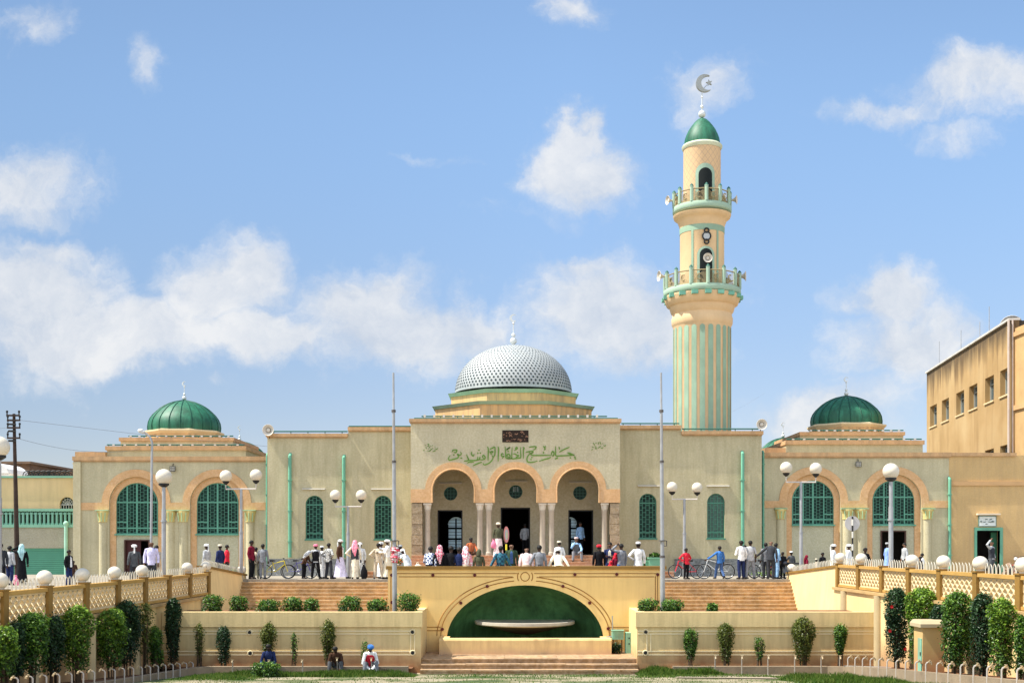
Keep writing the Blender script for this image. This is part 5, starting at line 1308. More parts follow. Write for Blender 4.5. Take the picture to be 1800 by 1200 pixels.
twin_lamp(612, 890, (589.5, 870), (635, 870), 60.5, 'twin globe lamp beside the mint downpipe left of the portal', .275)
twin_lamp(1203, 877, (1181.5, 856), (1225.5, 857), 60.5, 'twin globe lamp just right of the right flagpole', .275)
twin_lamp(1408, 847, (1382, 822), (1434, 823.5), 56.0, 'twin globe lamp in front of the first arch of the right wing')
def single_lamp(pxv, py, Y, label, rad):
    x = X(pxv, Y); r = thing('globe_lamp_post', (x, Y, ZP), label, 'street lamp', 'single globe lamps on the side walks'); z = Z(py, Y)
    m = MB(); m.tube([(x, Y, ZP), (x, Y, ZP+3.0)], .088, 10); m.tube([(x, Y, ZP+3.0), (x, Y, z-rad-.02)], .07, 10); m.tube([(x, Y, ZP+2.5), (x, Y, ZP+2.56)], .12, 10); m.build('post', galv, r, smooth=True)
    m = MB(); globe(m, x, Y, z, rad); gl = m.build('globe', globe_m, r, smooth=True); m = MB(); m.lathe([(.09, -rad-.08), (.2, -rad), (.2, -rad+.06)], (x, Y, z), 14); m.build('globe_collar', black_m, gl)
single_lamp(288, 838, 46., 'single white globe lamp before the left wing', .31); single_lamp(1566, 828, 43.5, 'single white globe lamp before the right wing', .295); single_lamp(-2, 785, 35., 'white globe lamp cut by the left edge of the photo', .31)
# bent street light
y = 49.; r = thing('street_light', (X(265, y), y, ZP), 'thin grey street light with bent arm and small head before the left wing', 'street lamp')
m = MB(); m.tube([(X(265, y), y, ZP), (X(267, y), y, Z(800, y)), (X(267.5, y), y, Z(778, y)), (X(264, y), y, Z(768, y)), (X(256, y), y, Z(761, y)), (X(250, y), y, Z(758, y))], .055, 8, .035); m.build('pole', galv, r, smooth=True)
m = MB(); m.sph((X(247.5, y), y, Z(757, y)), .13, 12, .7); m.sph((X(251, y), y, Z(759, y)), .10, 12, .7); m.build('lamp_head', M('lamp_head_grey', (.6, .6, .58)), r, smooth=True)
# utility pole
y = 50.; upx_ = X(26, y); r = thing('utility_pole', (X(30, y), y, ZP), 'dark wooden power pole with four crossarms at the left edge', 'utility pole')
m = MB(); m.tube([(X(31, y), y, ZP), (X(27.5, y), y, Z(860, y)), (X(24.5, y), y, Z(727, y))], .115, 10, .06); m.build('pole', wood_dk, r, smooth=True)
for py in (730.5, 739, 752, 770):
    m = MB(); w_ = .28 if py == 739 else .27; cx = X(25+(1.2 if py > 735 else 0), y); z = Z(py, y); m.box(cx-.27, cx+.27, y-.16, y-.09, z-.035, z+.035); ar = m.build('crossarm', wood_dk, r)
    for q in (-.25, .25):
        m = MB(); m.lathe([(.03, 0), (.03, .08), (.05, .10), (.045, .16), (.01, .18)], (cx+q, y-.12, z+.035), 8); m.build('insulator', black_m, ar)
for py in (741, 748, 760, 777):
    z = Z(py, y); cx = X(25.5, y); m = MB(); m.tube([(cx-.24, y-.12, z-.02), (cx-.2, y-.12, z+.05), (cx+.1, y-.12, z+.04)], .035, 5, .05); m.build('insulator', black_m, r)
def wire(p0, p1, sag, label, n=24, rr_=.007):
    p0 = Vector(p0); p1 = Vector(p1); m = MB(); m.tube([p0.lerp(p1, i/n)-Vector((0, 0, 4*sag*(i/n)*(1-i/n))) for i in range(n+1)], rr_, 4)
    tag(m.build('overhead_wire', M('wire_dark', (.14, .15, .17)), None, at=p0), label, 'wire', 'overhead wires')
Pp = lambda pxv, py, Y: (X(pxv, Y), Y, Z(py, Y))
wire(Pp(32, 738, 50), Pp(1345, 690, 200), 5, 'long sagging wire running right from the top of the power pole')
wire(Pp(31, 770, 50), Pp(262, 786, 66), .4, 'wire from the power pole to the left wing roof')
wire(Pp(22, 750, 50), Pp(-200, 735, 55), .3, 'upper wire leaving the photo left of the power pole')
wire(Pp(22, 772, 50), Pp(-200, 860, 48), .3, 'lower wire dropping out of the photo left of the power pole')

# road signs
def round_sign(pxv, py, Y, rx, label, yellow_=False):
    x = X(pxv, Y); r = thing('road_sign', (x, Y, ZP), label, 'road sign'); z = Z(py, Y); rz_ = rx[1]
    bands = 9; zt_ = z-.1
    m = MB(); m.tube([(x, Y+.03, ZP), (x, Y+.03, z-.34 if yellow_ else z+.3)], .035, 8); m.build('post', black_m, r)
    m = MB()
    for k in range(0, 7 if yellow_ else bands, 2): m.tube([(x, Y+.03, ZP+.3+k*.27), (x, Y+.03, ZP+.3+(k+1)*.27)], .04, 8)
    m.build('band', M('sign_band_yellow', (.75, .62, .05)) if yellow_ else M('sign_band_white', (.6, .58, .52)), r)
    return r, x, z
r, x, z = round_sign(1499, 919.5, 52., (0, 0), 'back of a round grey traffic sign on a black and white banded post')
m = MB(); m.tube([(x, 52.06, z), (x, 52.09, z)], .325, 32); m.build('disc', M('sign_back_grey', (.52, .49, .46), rough=.6, var=.1), r)
r, x, z = round_sign(890, 939, 54.5, (0, 0), 'round red rimmed traffic sign turned sideways on a yellow banded post', True)
m = MB(); rad = .36; cs, sn = math.cos(R(72)), math.sin(R(72))
def disc(m, r0, r1, off, n=28):
    vs = []; fs = []
    for i in range(n):
        a = 2*PI*i/n
        for q in (r0, r1): vs.append((x+q*math.cos(a)*cs-off*sn*1, 54.45+q*math.cos(a)*sn*1.+off*-cs, z+q*math.sin(a)))
    for i in range(n): fs.append((2*i, 2*((i+1) % n), 2*((i+1) % n)+1, 2*i+1))
    m.add(vs, fs)
disc(m, .0, .36, .0); m.build('disc', M('sign_grey_face', (.45, .48, .5)), r)
m = MB(); disc(m, .25, .37, .012); disc(m, .25, .37, -.012); m.build('rim', M('sign_pink_rim', (.70, .28, .26)), r)

# mint planter boxes on the plaza, utility boxes, kiosk, junction
def box_planter(pa_, pb_, pyt, Y, lab, leaf=True):
    r = thing('plant_box', (X((pa_+pb_)/2, Y), Y, ZP), lab, 'planter', 'mint planter boxes beside the portal steps')
    m = MB(); m.box(X(pa_, Y), X(pb_, Y), Y, Y+.6, ZP, Z(pyt, Y)); m.box(X(pa_, Y)-.04, X(pb_, Y)+.04, Y-.04, Y+.64, Z(pyt, Y)-.08, Z(pyt, Y)); m.build('box', M('mint_box', (.17, .38, .24), var=.1), r)
    PLANTS.append((X((pa_+pb_)/2, Y), Y+.3, Z(pyt, Y)-.02, (X(pb_, Y)-X(pa_, Y))*.4, .3, r))
PLANTS = []
box_planter(695, 712, 985, 57.2, 'small mint planter box left of the portal steps'); box_planter(1141, 1164, 979, 57.2, 'large mint planter box right of the portal steps'); box_planter(1122, 1140, 984, 57.4, 'low mint planter box between the portal steps and the large one')
y = 44.9
r = thing('switch_box', (X(1086, y), y, .5), 'small mint metal box on legs right of the basin', 'utility box'); m = MB(); m.box(X(1076, y), X(1096, y), y-.1, y+.3, Z(1123, y), Z(1108, y)); m.box(X(1075, y), X(1097, y), y-.12, y+.32, Z(1108, y), Z(1106.8, y)); m.build('cabinet', M('box_mint', (.20, .42, .30), var=.12, streak=(.25, .2, .12)), r)
m = MB()
for q in (1078, 1093): m.box(X(q, y)-.02, X(q, y)+.02, y, y+.04, .48, Z(1123, y))
m.build('leg', M('rust', (.2, .1, .05)), r)
m = MB(); m.tube([(X(1077, y), y+.1, Z(1108, y)), (X(1077, y), y+.1, Z(1082, y))], .02, 5); m.tube([(X(1076, y), y+.1, Z(1118, y)), (X(1066, y), y+.1, Z(1119, y))], .025, 5); m.build('conduit', galv, r)
r = thing('meter_cabinet', (X(1109, y), y, .48), 'mint cabinet with four dark vents against the right planter', 'utility box'); m = MB(); m.box(X(1099.5, y), X(1117.5, y), y-.2, y+.3, .48, Z(1111, y)); m.build('cabinet', M('box_mint', (.20, .42, .30)), r)
m = MB()
for a in (1105, 1112): 
    for b_ in (1120, 1130): m.tube([(X(a, y), y-.215, Z(b_, y)), (X(a, y), y-.19, Z(b_, y))], .03, 8)
m.build('vent', black_m, r)
y = 34.; r = thing('service_kiosk', (X(1625, y), y, gz(y)), 'yellow masonry kiosk with overhanging top and narrow mint door among the right bushes', 'kiosk')
ky = M('kiosk_paint', (.52, .35, .14), var=.07, streak=(.5, .35, .18), dirt=(1.0, 1.7, .8, (.42, .22, .1)))
xa, xb = X(1622, y), X(1660, y); m = MB(); m.box(xa, xb, y, y+.75, gz(y)-.1, Z(1102, y)); m.build('kiosk_body', ky, r)
m = MB(); m.box(xa-.09, xb+.09, y-.08, y+.84, Z(1102, y), Z(1096, y)); m.box(xa-.09, xb+.09, y-.08, y+.84, Z(1096, y), Z(1090, y), .05, .12); m.build('kiosk_top', M('kiosk_cap', (.42, .34, .21), var=.08), r)
m = MB(); m.box(xa-.02, xa-.001, y+.05, y+.36, gz(y)+.05, Z(1122, y)); dd = m.build('narrow_door', M('box_mint', (.20, .42, .30)), r)
m = MB(); m.box(xa-.04, xa-.02, y+.1, y+.14, Z(1152, y), Z(1146, y)); m.build('handle', black_m, dd)

# ------------------------------------------------------------------ standpipe taps
taps = []
for k in range(19):
    f_ = k/18; yy = 26.6+(41.2-26.6)*f_; taps.append((-11.0, yy, gz(yy), R(90+180), .43))
for a in (409, 474, 532, 593, 653): yy = 41.15; taps.append((X(a, yy), yy, 0.05, R(0), .56 if a in (593, 653) else .5))
for a in (1257, 1304, 1350, 1397, 1443.5, 1476): yy = 41.3; taps.append((X(a, yy), yy, 0.05, 0, .62))
for k in range(17):
    f_ = k/16; yy = 27.2+(40.9-27.2)*f_; taps.append((11.5, yy, gz(yy), R(90), .62))
t0 = thing('standpipe_tap', (0, 0, 0), '', 'tap', 'washing taps along the flower bed kerbs')
m = MB(); m.tube([(0, 0, -.1), (0, 0, .46), (0, -.03, .50), (0, -.08, .51)], .022, 7); m.build('pipe', M('tap_pipe', (.42, .38, .33), rough=.5, metal=.2), t0, world=False, smooth=True)
m = MB(); m.tube([(0, -.06, .51), (0, -.14, .51), (0, -.16, .46)], .026, 7); m.box(-.05, .05, -.12, -.09, .545, .56); m.tube([(0, -.105, .51), (0, -.105, .555)], .012, 5); m.build('spout', M('brass_pale', (.60, .48, .30), rough=.4, metal=.4), t0, world=False, smooth=True)
ORD = ['nearest', 'second nearest', 'third nearest', 'fourth', 'fifth', 'sixth', 'seventh', 'eighth', 'ninth', 'tenth', 'eleventh', 'twelfth', 'thirteenth', 'fourteenth', 'fifteenth', 'sixteenth', 'seventeenth', 'eighteenth', 'nineteenth']
fl = ['standpipe tap at the left end of the left front kerb', 'standpipe tap in front of the seated person in jeans', 'standpipe tap between the seated people in navy and brown', 'standpipe tap in front of the person in a brown shirt', 'standpipe tap in front of the person with a blue cap']
fr_ = ['leftmost standpipe tap on the right front kerb', 'standpipe tap second from the left on the right front kerb', 'standpipe tap third from the left on the right front kerb', 'standpipe tap fourth from the left, beside the broad bush', 'standpipe tap fifth from the left on the right front kerb', 'standpipe tap by the small round bush on the right front kerb']
for i, (x, y, z, rz, h) in enumerate(taps):
    lab = ('%s standpipe tap in the left receding row' % ORD[i]) if i < 19 else fl[i-19] if i < 24 else fr_[i-24] if i < 30 else ('%s standpipe tap in the right receding row' % ORD[i-30])
    tp = t0 if i == 0 else copy_thing(t0)
    tp.location = (x, y, z); tp.rotation_euler.z = rz+random.uniform(-.1, .1); tp['label'] = lab; tp.scale = (1, 1, h/.5)

m = MB(); m.tube([(X(1484, 41.2), 41.2, .36), (X(1556, 40.2), 40.2, .42), (X(1610, 38.5), 38.5, .52)], .035, 8); o = m.build('water_pipe', M('pipe_dull', (.22, .21, .18), var=.2), None, at=(X(1540, 40.5), 40.5, .4)); tag(o, 'long grey water pipe lying on the right flower bed kerb', 'pipe')
m = MB(); y = 38.4; m.lathe([(.13, gz(y)), (.2, gz(y)+.3), (.22, gz(y)+.33), (.17, gz(y)+.33), (.1, gz(y)+.1)], (X(1576, y), y, 0), 18); o = m.build('clay_pot', M('clay_pink', (.32, .17, .10), var=.15), None, at=(X(1576, y), y, gz(y)), smooth=True); tag(o, 'pinkish clay pot standing in the grass left of the kiosk', 'pot')
# ------------------------------------------------------------------ foliage
def leaf_mat(name, c1, c2, c3):
    if name in MATS: return MATS[name]
    m = bpy.data.materials.new(name); m.use_nodes = True; t = m.node_tree; b = t.nodes['Principled BSDF']; b.inputs['Roughness'].default_value = .42; b.inputs['Specular IOR Level'].default_value = .35
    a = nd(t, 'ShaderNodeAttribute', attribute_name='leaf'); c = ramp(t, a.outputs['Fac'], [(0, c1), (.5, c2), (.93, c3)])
    t.links.new(c, b.inputs['Base Color']); tr = nd(t, 'ShaderNodeBsdfTranslucent'); t.links.new(c, tr.inputs[0]); ms = nd(t, 'ShaderNodeMixShader'); ms.inputs[0].default_value = .28
    t.links.new(b.outputs[0], ms.inputs[1]); t.links.new(tr.outputs[0], ms.inputs[2]); t.links.new(ms.outputs[0], t.nodes['Material Output'].inputs[0]); MATS[name] = m; return m
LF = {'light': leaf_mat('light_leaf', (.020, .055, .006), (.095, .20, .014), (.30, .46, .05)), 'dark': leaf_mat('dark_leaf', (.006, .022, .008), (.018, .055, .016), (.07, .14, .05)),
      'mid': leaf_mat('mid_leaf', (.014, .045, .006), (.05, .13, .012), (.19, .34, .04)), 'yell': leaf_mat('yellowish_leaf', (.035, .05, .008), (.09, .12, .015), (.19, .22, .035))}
stem_m = M('bush_stem', (.07, .045, .025), var=.3, vs=5)
def leaves(n, shape, rng, size=.055, bias=.5, topc=0.):
    """cloud of leaf faces; shape(t)->(x,y,z) sampler"""
    vs = []; fs = []; at = []
    for i in range(n):
        p, nrm, up = shape(rng)
        s_ = size*rng.uniform(.65, 1.35)
        d = (nrm*bias+Vector((rng.gauss(0, 1), rng.gauss(0, 1), rng.gauss(0, .8)))*.6); d.normalize()
        u = d.cross(Vector((rng.gauss(0, 1), rng.gauss(0, 1), rng.gauss(0, 1)))).normalized(); v_ = d.cross(u)
        k = len(vs); bend = d*s_*.18
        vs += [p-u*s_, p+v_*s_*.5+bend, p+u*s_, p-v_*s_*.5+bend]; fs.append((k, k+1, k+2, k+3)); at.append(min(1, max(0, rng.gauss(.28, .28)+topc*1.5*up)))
    return vs, fs, at
def mk_leaves(name, vs, fs, at, mat, par):
    off = wloc(par); me = bpy.data.meshes.new(name); me.from_pydata([(a.x-off.x, a.y-off.y, a.z-off.z) for a in vs], [], fs); me.materials.append(mat)
    la = me.attributes.new('leaf', 'FLOAT', 'FACE'); la.data.foreach_set('value', at); o = bpy.data.objects.new(name, me); COL.objects.link(o); o.parent = par; return o
def bush(x, y, z, w_, h, kind, label, group, n=None, trunk=.12, taper=.75, seed=0, loose=.0, flowers=0, size=.06, vnam='bush', bare=True):
    rng = random.Random(seed+int(x*100)); r = thing(vnam, (x, y, z), label, 'bush', group)
    rw = w_/2; zb_ = h*trunk; ph = rng.uniform(0, 6)
    def shape(g):
        for _ in range(12):
            t_ = g.random()**.8; a = g.uniform(0, 2*PI)
            cl = math.sin(3.1*a+ph+t_*h*5.1)*math.sin(2*a-ph*2+t_*h*8.3)+.5*math.sin(7*a+t_*h*13+ph*3)
            if g.random() < (1. if cl > -.25 else .22)*(min(1, .30+t_*1.5) if bare else 1): break
        prof = (taper+(1-taper)*min(1, t_*1.6))*(1 if t_ < .8 else math.sqrt(max(0, 1-((t_-.8)/.2)**2)*.92+.08))
        wob = 1+.13*math.sin(3*a+ph+t_*7)+.10*math.sin(5*a-ph+t_*11)+.06*math.sin(t_*h*9+ph)
        rad = rw*prof*wob*(g.random()**(.38 if not loose else .6))
        if loose and g.random() < loose: rad *= g.uniform(.3, 1.15)
        if g.random() < .09: rad *= g.uniform(1.05, 1.3)
        p = Vector((x+rad*math.cos(a), y+rad*.85*math.sin(a), z+zb_+(h-zb_)*t_+g.gauss(0, .035)+(g.uniform(0, .12) if g.random() < .06 and t_ > .7 else 0)))
        return p, Vector((math.cos(a), math.sin(a), .6+t_)), t_-.45
    n = int((n or int(1500*w_*h/.9)+500)*1.7); size *= .72
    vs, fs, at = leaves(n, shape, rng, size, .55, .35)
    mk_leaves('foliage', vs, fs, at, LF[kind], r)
    m = MB()
    for k in range(9 if w_ > .35 else 4):
        a = rng.uniform(0, 2*PI); q = rw*.45
        q = q*rng.uniform(.6, 1.5); m.tube([(x+.09*math.cos(a), y+.09*math.sin(a), z-.1), (x+q*.6*math.cos(a), y+q*.6*math.sin(a), z+h*.4), (x+q*math.cos(a+.4), y+q*math.sin(a+.4), z+h*.85)], .022, 5, .008)
    m.build('stem', stem_m, r)
    if flowers:
        m = MB()
        for k in range(flowers):
            a = rng.uniform(-PI*.9, -PI*.1); zz = z+h*rng.uniform(.25, .85); q = rw*1.02; c = Vector((x+q*math.cos(a), y+q*.85*math.sin(a), zz))
            for j in range(5):
                b2 = 2*PI*j/5; m.add([c, c+Vector((.045*math.cos(b2), -.02, .045*math.sin(b2))), c+Vector((.06*math.cos(b2+.6), -.04, .06*math.sin(b2+.6))), c+Vector((.04*math.cos(b2+1.1), -.02, .04*math.sin(b2+1.1)))], [(0, 1, 2, 3)])
        m.build('flower', M('red_flower', (.62, .012, .02), rough=.6), r)
    return r
GL_, GR_ = 'clipped bushes along the left bed', 'clipped bushes along the right bed'
def hedge(pxc, pyt, wpx, Xc, kind, lab, grp, **kw):
    y = Xc*F/(pxc-900); z0 = gz(y)+.18; zt_ = Z(pyt, y); bush(Xc, y, z0, wpx*y/F, zt_-z0, kind, lab, grp, **kw)
hedge(8, 1104, 44, -11.9, 'light', 'light green clipped bush cut by the left edge of the photo', GL_, seed=1)
hedge(28, 1098, 34, -12.2, 'dark', 'dark glossy bush between the edge bush and the broad one at the left', GL_, seed=2)
hedge(54, 1080, 62, -12.0, 'mid', 'broad tall bush with a rounded top, biggest in the left bed', GL_, seed=3)
hedge(94, 1086, 36, -12.2, 'dark', 'dark glossy bush squeezed between the two biggest left bushes', GL_, seed=4)
hedge(135, 1068, 54, -12.0, 'light', 'column shaped bush with a bright top left of the grey pilaster', GL_, seed=5)
hedge(196, 1073, 52, -12.0, 'light', 'column shaped bush just right of the grey pilaster', GL_, seed=6)
hedge(224, 1058, 44, -12.2, 'dark', 'tall dark bush behind the column shaped bush right of the pilaster', GL_, seed=7)
hedge(256, 1061, 30, -12.1, 'yell', 'thin pale bush with bare lower stems in the left bed', GL_, seed=8, loose=.7, taper=.35, n=700)
hedge(272, 1104, 26, -12.1, 'mid', 'short leaning bush beside the thin pale one', GL_, seed=9, loose=.4, taper=.5)
hedge(304, 1053, 26, -11.9, 'dark', 'tall narrow dark bush at the left end of the cream planter wall', GL_, seed=10, taper=.7)
hedge(283, 1142, 12, -12.1, 'mid', 'tiny sprout beside the tall narrow dark bush', GL_, seed=11, n=200)
hedge(1576, 1036, 40, 12.35, 'dark', 'tall dark bush with red flowers beside the kiosk', GR_, seed=12, flowers=3)
hedge(1622, 1036, 56, 12.6, 'light', 'light green rounded bush rising behind the kiosk', GR_, seed=13)
hedge(1650, 1066, 32, 12.4, 'dark', 'dark leaning bush right against the kiosk', GR_, seed=14)
hedge(1684, 1043, 56, 12.3, 'mid', 'broad bush with a bright top, biggest in the right bed', GR_, seed=15)
hedge(1728, 1046, 42, 12.4, 'dark', 'tall dark glossy bush right of the broadest right bush', GR_, seed=16)
hedge(1761, 1055, 46, 12.3, 'light', 'bright green column bush near the right edge', GR_, seed=17)
hedge(1796, 1085, 26, 12.3, 'mid', 'loose bush with orange blooms cut by the right edge', GR_, seed=18, flowers=1, loose=.5)
GF = 'small shrubs in front of the planter walls'
for (pxc, pyt, wpx, kind, lab, kw) in (
    (350, 1097, 20, 'yell', 'thin yellowish shrub nearest the left end of the cream planter wall', dict(loose=.6, taper=.3, n=500)), (393, 1103, 24, 'dark', 'dark leaning shrub before the left planter wall', dict(taper=.7)),
    (472, 1097, 28, 'yell', 'yellow green topped shrub behind the seated person in jeans', dict(taper=.4, loose=.4)), (517, 1113, 15, 'mid', 'sparse small shrub between two seated people', dict(loose=.8, n=260, taper=.6)),
    (577, 1093, 26, 'yell', 'tall shrub behind the seated person in a brown shirt', dict(taper=.5, loose=.3)), (641, 1128, 14, 'mid', 'small upright shrub left of the seated person with a blue cap', dict(n=160)),
    (1214, 1107, 25, 'mid', 'shrub on a thin stem, leftmost before the right planter wall', dict(taper=.45, trunk=.2)), (1276, 1097, 27, 'yell', 'taller shrub with yellow green top before the right planter wall', dict(taper=.5)),
    (1335, 1121, 19, 'mid', 'smallest shrub before the right planter wall', dict(taper=.5, trunk=.25, n=400)), (1412, 1088, 40, 'yell', 'broadest shrub before the right planter wall', dict(taper=.45)), (1477, 1100, 23, 'mid', 'round topped shrub on bare stems right of the broadest one', dict(taper=.35, trunk=.3)),
    (1555, 1095, 24, 'yell', 'thin yellowish shrub beside the tall dark flowering bush', dict(loose=.6, taper=.35, n=600))):
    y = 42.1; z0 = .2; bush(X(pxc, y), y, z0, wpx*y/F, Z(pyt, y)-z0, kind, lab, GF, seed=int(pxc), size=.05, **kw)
GT = 'low bushes on top of the planter walls'
for (pxc, pyt, wpx, lab) in ((373, 1049, 36, 'leftmost low bush on top of the left planter wall'), (420, 1050, 31, 'second low bush from the left on the left planter wall, below the stair end'), (472, 1057, 40, 'wide flat bush third from the left on the left planter wall'), (514, 1053, 36, 'bushy round plant fourth from the left on the left planter wall'),
    (548, 1055, 26, 'narrow pointed bush on the left planter wall'), (615, 1051, 40, 'large bush on the left planter wall just left of the bare gap'), (664, 1056, 36, 'low bush on the left planter wall next to the flagpole'), (717, 1046, 40, 'tallest bush at the right end of the left planter wall'),
    (1141, 1056, 36, 'bush at the left end of the right planter wall'), (1181, 1057, 40, 'bush right of the flagpole on the right planter wall'), (1252, 1063, 20, 'tiny lone bush on the right planter wall')):
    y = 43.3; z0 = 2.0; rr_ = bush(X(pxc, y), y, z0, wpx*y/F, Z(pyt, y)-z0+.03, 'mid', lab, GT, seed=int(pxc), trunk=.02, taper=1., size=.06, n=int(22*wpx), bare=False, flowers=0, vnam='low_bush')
y = 39.2; bush(X(466, y), y, gz(y), 50*y/F, .46, 'mid', 'round weed bush with pale leaf tips in front of the person in jeans', None, n=800, trunk=.0, taper=1, seed=77, vnam='weed_bush')
for (pxc, lab) in ((1083, 'small weed growing beside the basin end'),): y = 44.7; bush(X(pxc, y), y, .48, .4, .35, 'dark', lab, None, n=260, trunk=0, taper=1, vnam='weed')
for (x, y, z, w_, h, r) in PLANTS:
    rng = random.Random(int(x*10))
    def shp(g, x=x, y=y, z=z, w_=w_, h=h):
        a = g.uniform(0, 2*PI); q = g.random()**.5; return Vector((x+w_*q*math.cos(a)*1.1, y+.2*q*math.sin(a), z+h*g.random()*(1-q*.5))), Vector((0, -.3, 1)), .2
    mk_leaves('plant', *leaves(260, shp, rng, .055, .5), LF['mid'], r)
# plants by the bikes on the plaza and on the left plaza edge
for (pxc, Y, z0, w_, h, lab) in ((1352, 59.5, ZP, 1.5, .25, 'low ground plants behind the two people in white and grey shirts'), (393, 55.6, ZP, .55, .85, 'leafy plant behind the sloping wall before the left wing'), (410, 56.6, ZP, .4, .4, 'small leafy plant at the end of the left sloping wall')):
    bush(X(pxc, Y), Y, z0, w_, h, 'light', lab, None, n=420, trunk=0, taper=1, seed=5, vnam='leafy_plant')
# grass
def grass(name, patches, label_=None):
    rng = random.Random(11); vs = []; fs = []; at = []
    for (x0, x1, y0, y1, n, h0) in patches:
        for i in range(n):
            x, y = rng.uniform(x0, x1), rng.uniform(y0, y1); 
            cl = .5+.5*math.sin(x*2.1+1.3*math.sin(y*1.7))*math.sin(y*2.9+x*.6)
            if rng.random() > .25+.75*cl: continue
            e = min(1, (x-x0)/.8+.2, (x1-x)/.8+.2); h = h0*rng.uniform(.5, 1.25)*(.5+.6*cl)*e; a = rng.uniform(0, 2*PI); b2 = rng.uniform(0, .6)*h; z = gz(y); w_ = .012
            k = len(vs); dx, dy = math.cos(a), math.sin(a)
            vs += [Vector((x-dy*w_, y+dx*w_, z)), Vector((x+dy*w_, y-dx*w_, z)), Vector((x+dx*b2*.4+dy*w_*.7, y+dy*b2*.4-dx*w_*.7, z+h*.6)), Vector((x+dx*b2, y+dy*b2, z+h)), Vector((x+dx*b2*.4-dy*w_*.7, y+dy*b2*.4+dx*w_*.7, z+h*.6))]
            fs.append((k, k+1, k+2, k+3, k+4)); at.append(min(1, max(0, rng.gauss(.5, .3))))
    me = bpy.data.meshes.new(name); me.from_pydata([tuple(v) for v in vs], [], fs); me.materials.append(leaf_mat('grass_leaf', (.03, .075, .006), (.07, .15, .015), (.17, .22, .045)))
    la = me.attributes.new('leaf', 'FLOAT', 'FACE'); la.data.foreach_set('value', at); o = bpy.data.objects.new(name, me); COL.objects.link(o); tag(o, label_, kind='stuff'); return o
grass('grass', [(-9.8, -3.2, 39.2, 41.35, 15000, .2), (-10.8, -8.0, 36.5, 41, 5000, .13), (4.3, 7.3, 40.3, 42.3, 8000, .3), (3.9, 9, 38.6, 40.4, 3500, .1), (8.2, 11.4, 33.5, 38.5, 9000, .2), (9.5, 11.45, 27, 34, 7000, .2), (-3, 4.2, 39, 41.7, 1800, .06), (-11, 11, 30, 39, 6000, .05)], 'tufts of green grass at the foot of the kerbs and planter walls')
# ------------------------------------------------------------------ bicycles and motorbikes
def bicycle(pxv, Y, rz, frame_c, label, z=ZP, s=1.):
    r = thing('bicycle', (X(pxv, Y), Y, z), label, 'bicycle', 'bicycles in front of the mosque', rz); r.scale = (s, s, s)
    fm = M('bike_'+frame_c[0], frame_c[1], rough=.4, var=.05)
    for q in (-.53, .53):
        m = MB(); m.torus((q, 0, .34), .32, .022, 'y', 28, 6); wh = m.build('wheel', black_m, r, world=False, smooth=True)
        m = MB(); m.torus((q, 0, .34), .295, .010, 'y', 28, 4)
        for k in range(12): a = PI*k/6; m.tube([(q, 0, .34), (q+.29*math.cos(a), 0, .34+.29*math.sin(a))], .003, 3)
        m.tube([(q, -.04, .34), (q, .04, .34)], .025, 8); m.build('rim', M('rim_steel', (.55, .56, .57), rough=.35, metal=.4), wh, world=False)
    m = MB(); st, bb, ht, hb_ = (-.18, 0, .80), (-.06, 0, .34), (.36, 0, .86), (.40, 0, .70)
    for a, b_, r_ in ((bb, st, .018), (bb, hb_, .022), ((-.16, 0, .72), ht, .018), (hb_, ht, .024)): m.tube([a, b_], r_, 7)
    for q in (-.05, .05): m.tube([(-.53, q, .34), (-.15, q*.3, .72)], .010, 5); m.tube([(-.53, q, .34), (bb[0], q*.4, bb[2])], .012, 5); m.tube([(.41, q*.6, .68), (.53, q, .34)], .014, 5)
    m.build('frame', fm, r, world=False)
    m = MB(); m.tube([(.36, 0, .86), (.34, 0, .97)], .014, 6); m.tube([(.28, -.29, 1.0), (.36, -.16, .98), (.34, 0, .97), (.36, .16, .98), (.28, .29, 1.0)], .013, 6); m.build('handlebar', black_m, r, world=False)
    m = MB(); m.tube([(-.32, 0, .86), (-.2, 0, .87), (-.05, 0, .855)], .055, 8, .02); m.tube([(-.18, 0, .78), (-.19, 0, .86)], .014, 6); m.build('saddle', black_m, r, world=False, smooth=True)
    m = MB(); m.torus((-.06, -.04, .34), .09, .01, 'y', 16, 4); m.tube([(-.06, -.06, .34), (.03, -.06, .2)], .012, 4); m.tube([(-.06, .06, .34), (-.15, .06, .48)], .012, 4); m.box(-.02, .08, -.14, -.06, .19, .21); m.build('crank', M('rim_steel', (.55, .56, .57)), r, world=False)
    m = MB(); m.box(-.72, -.40, -.07, .07, .70, .715); m.tube([(-.70, -.06, .70), (-.53, -.06, .34)], .006, 4); m.tube([(-.70, .06, .70), (-.53, .06, .34)], .006, 4); m.build('carrier', galv, r, world=False)
    return r
bicycle(486, 57.0, R(8), ('yellow', (.70, .55, .03)), 'yellow framed bicycle standing before the grey stone base of the left hall')
bicycle(527, 57.4, R(-6), ('purple', (.10, .08, .30)), 'dark purple bicycle behind the bending child')
bicycle(1206, 57.0, R(184), ('red', (.62, .03, .05)), 'red bicycle beside the boy in a red jacket')
bicycle(1258, 56.9, R(176), ('silver', (.55, .56, .55)), 'silver bicycle held by the boy in a blue shirt', s=1.05)
bicycle(1344, 57.6, R(10), ('grey', (.30, .32, .34)), 'grey bicycle between the person in a grey shirt and the one in a dark jacket')
bicycle(1361, 58.4, R(172), ('black', (.03, .03, .03)), 'black bicycle behind the person in a dark jacket')
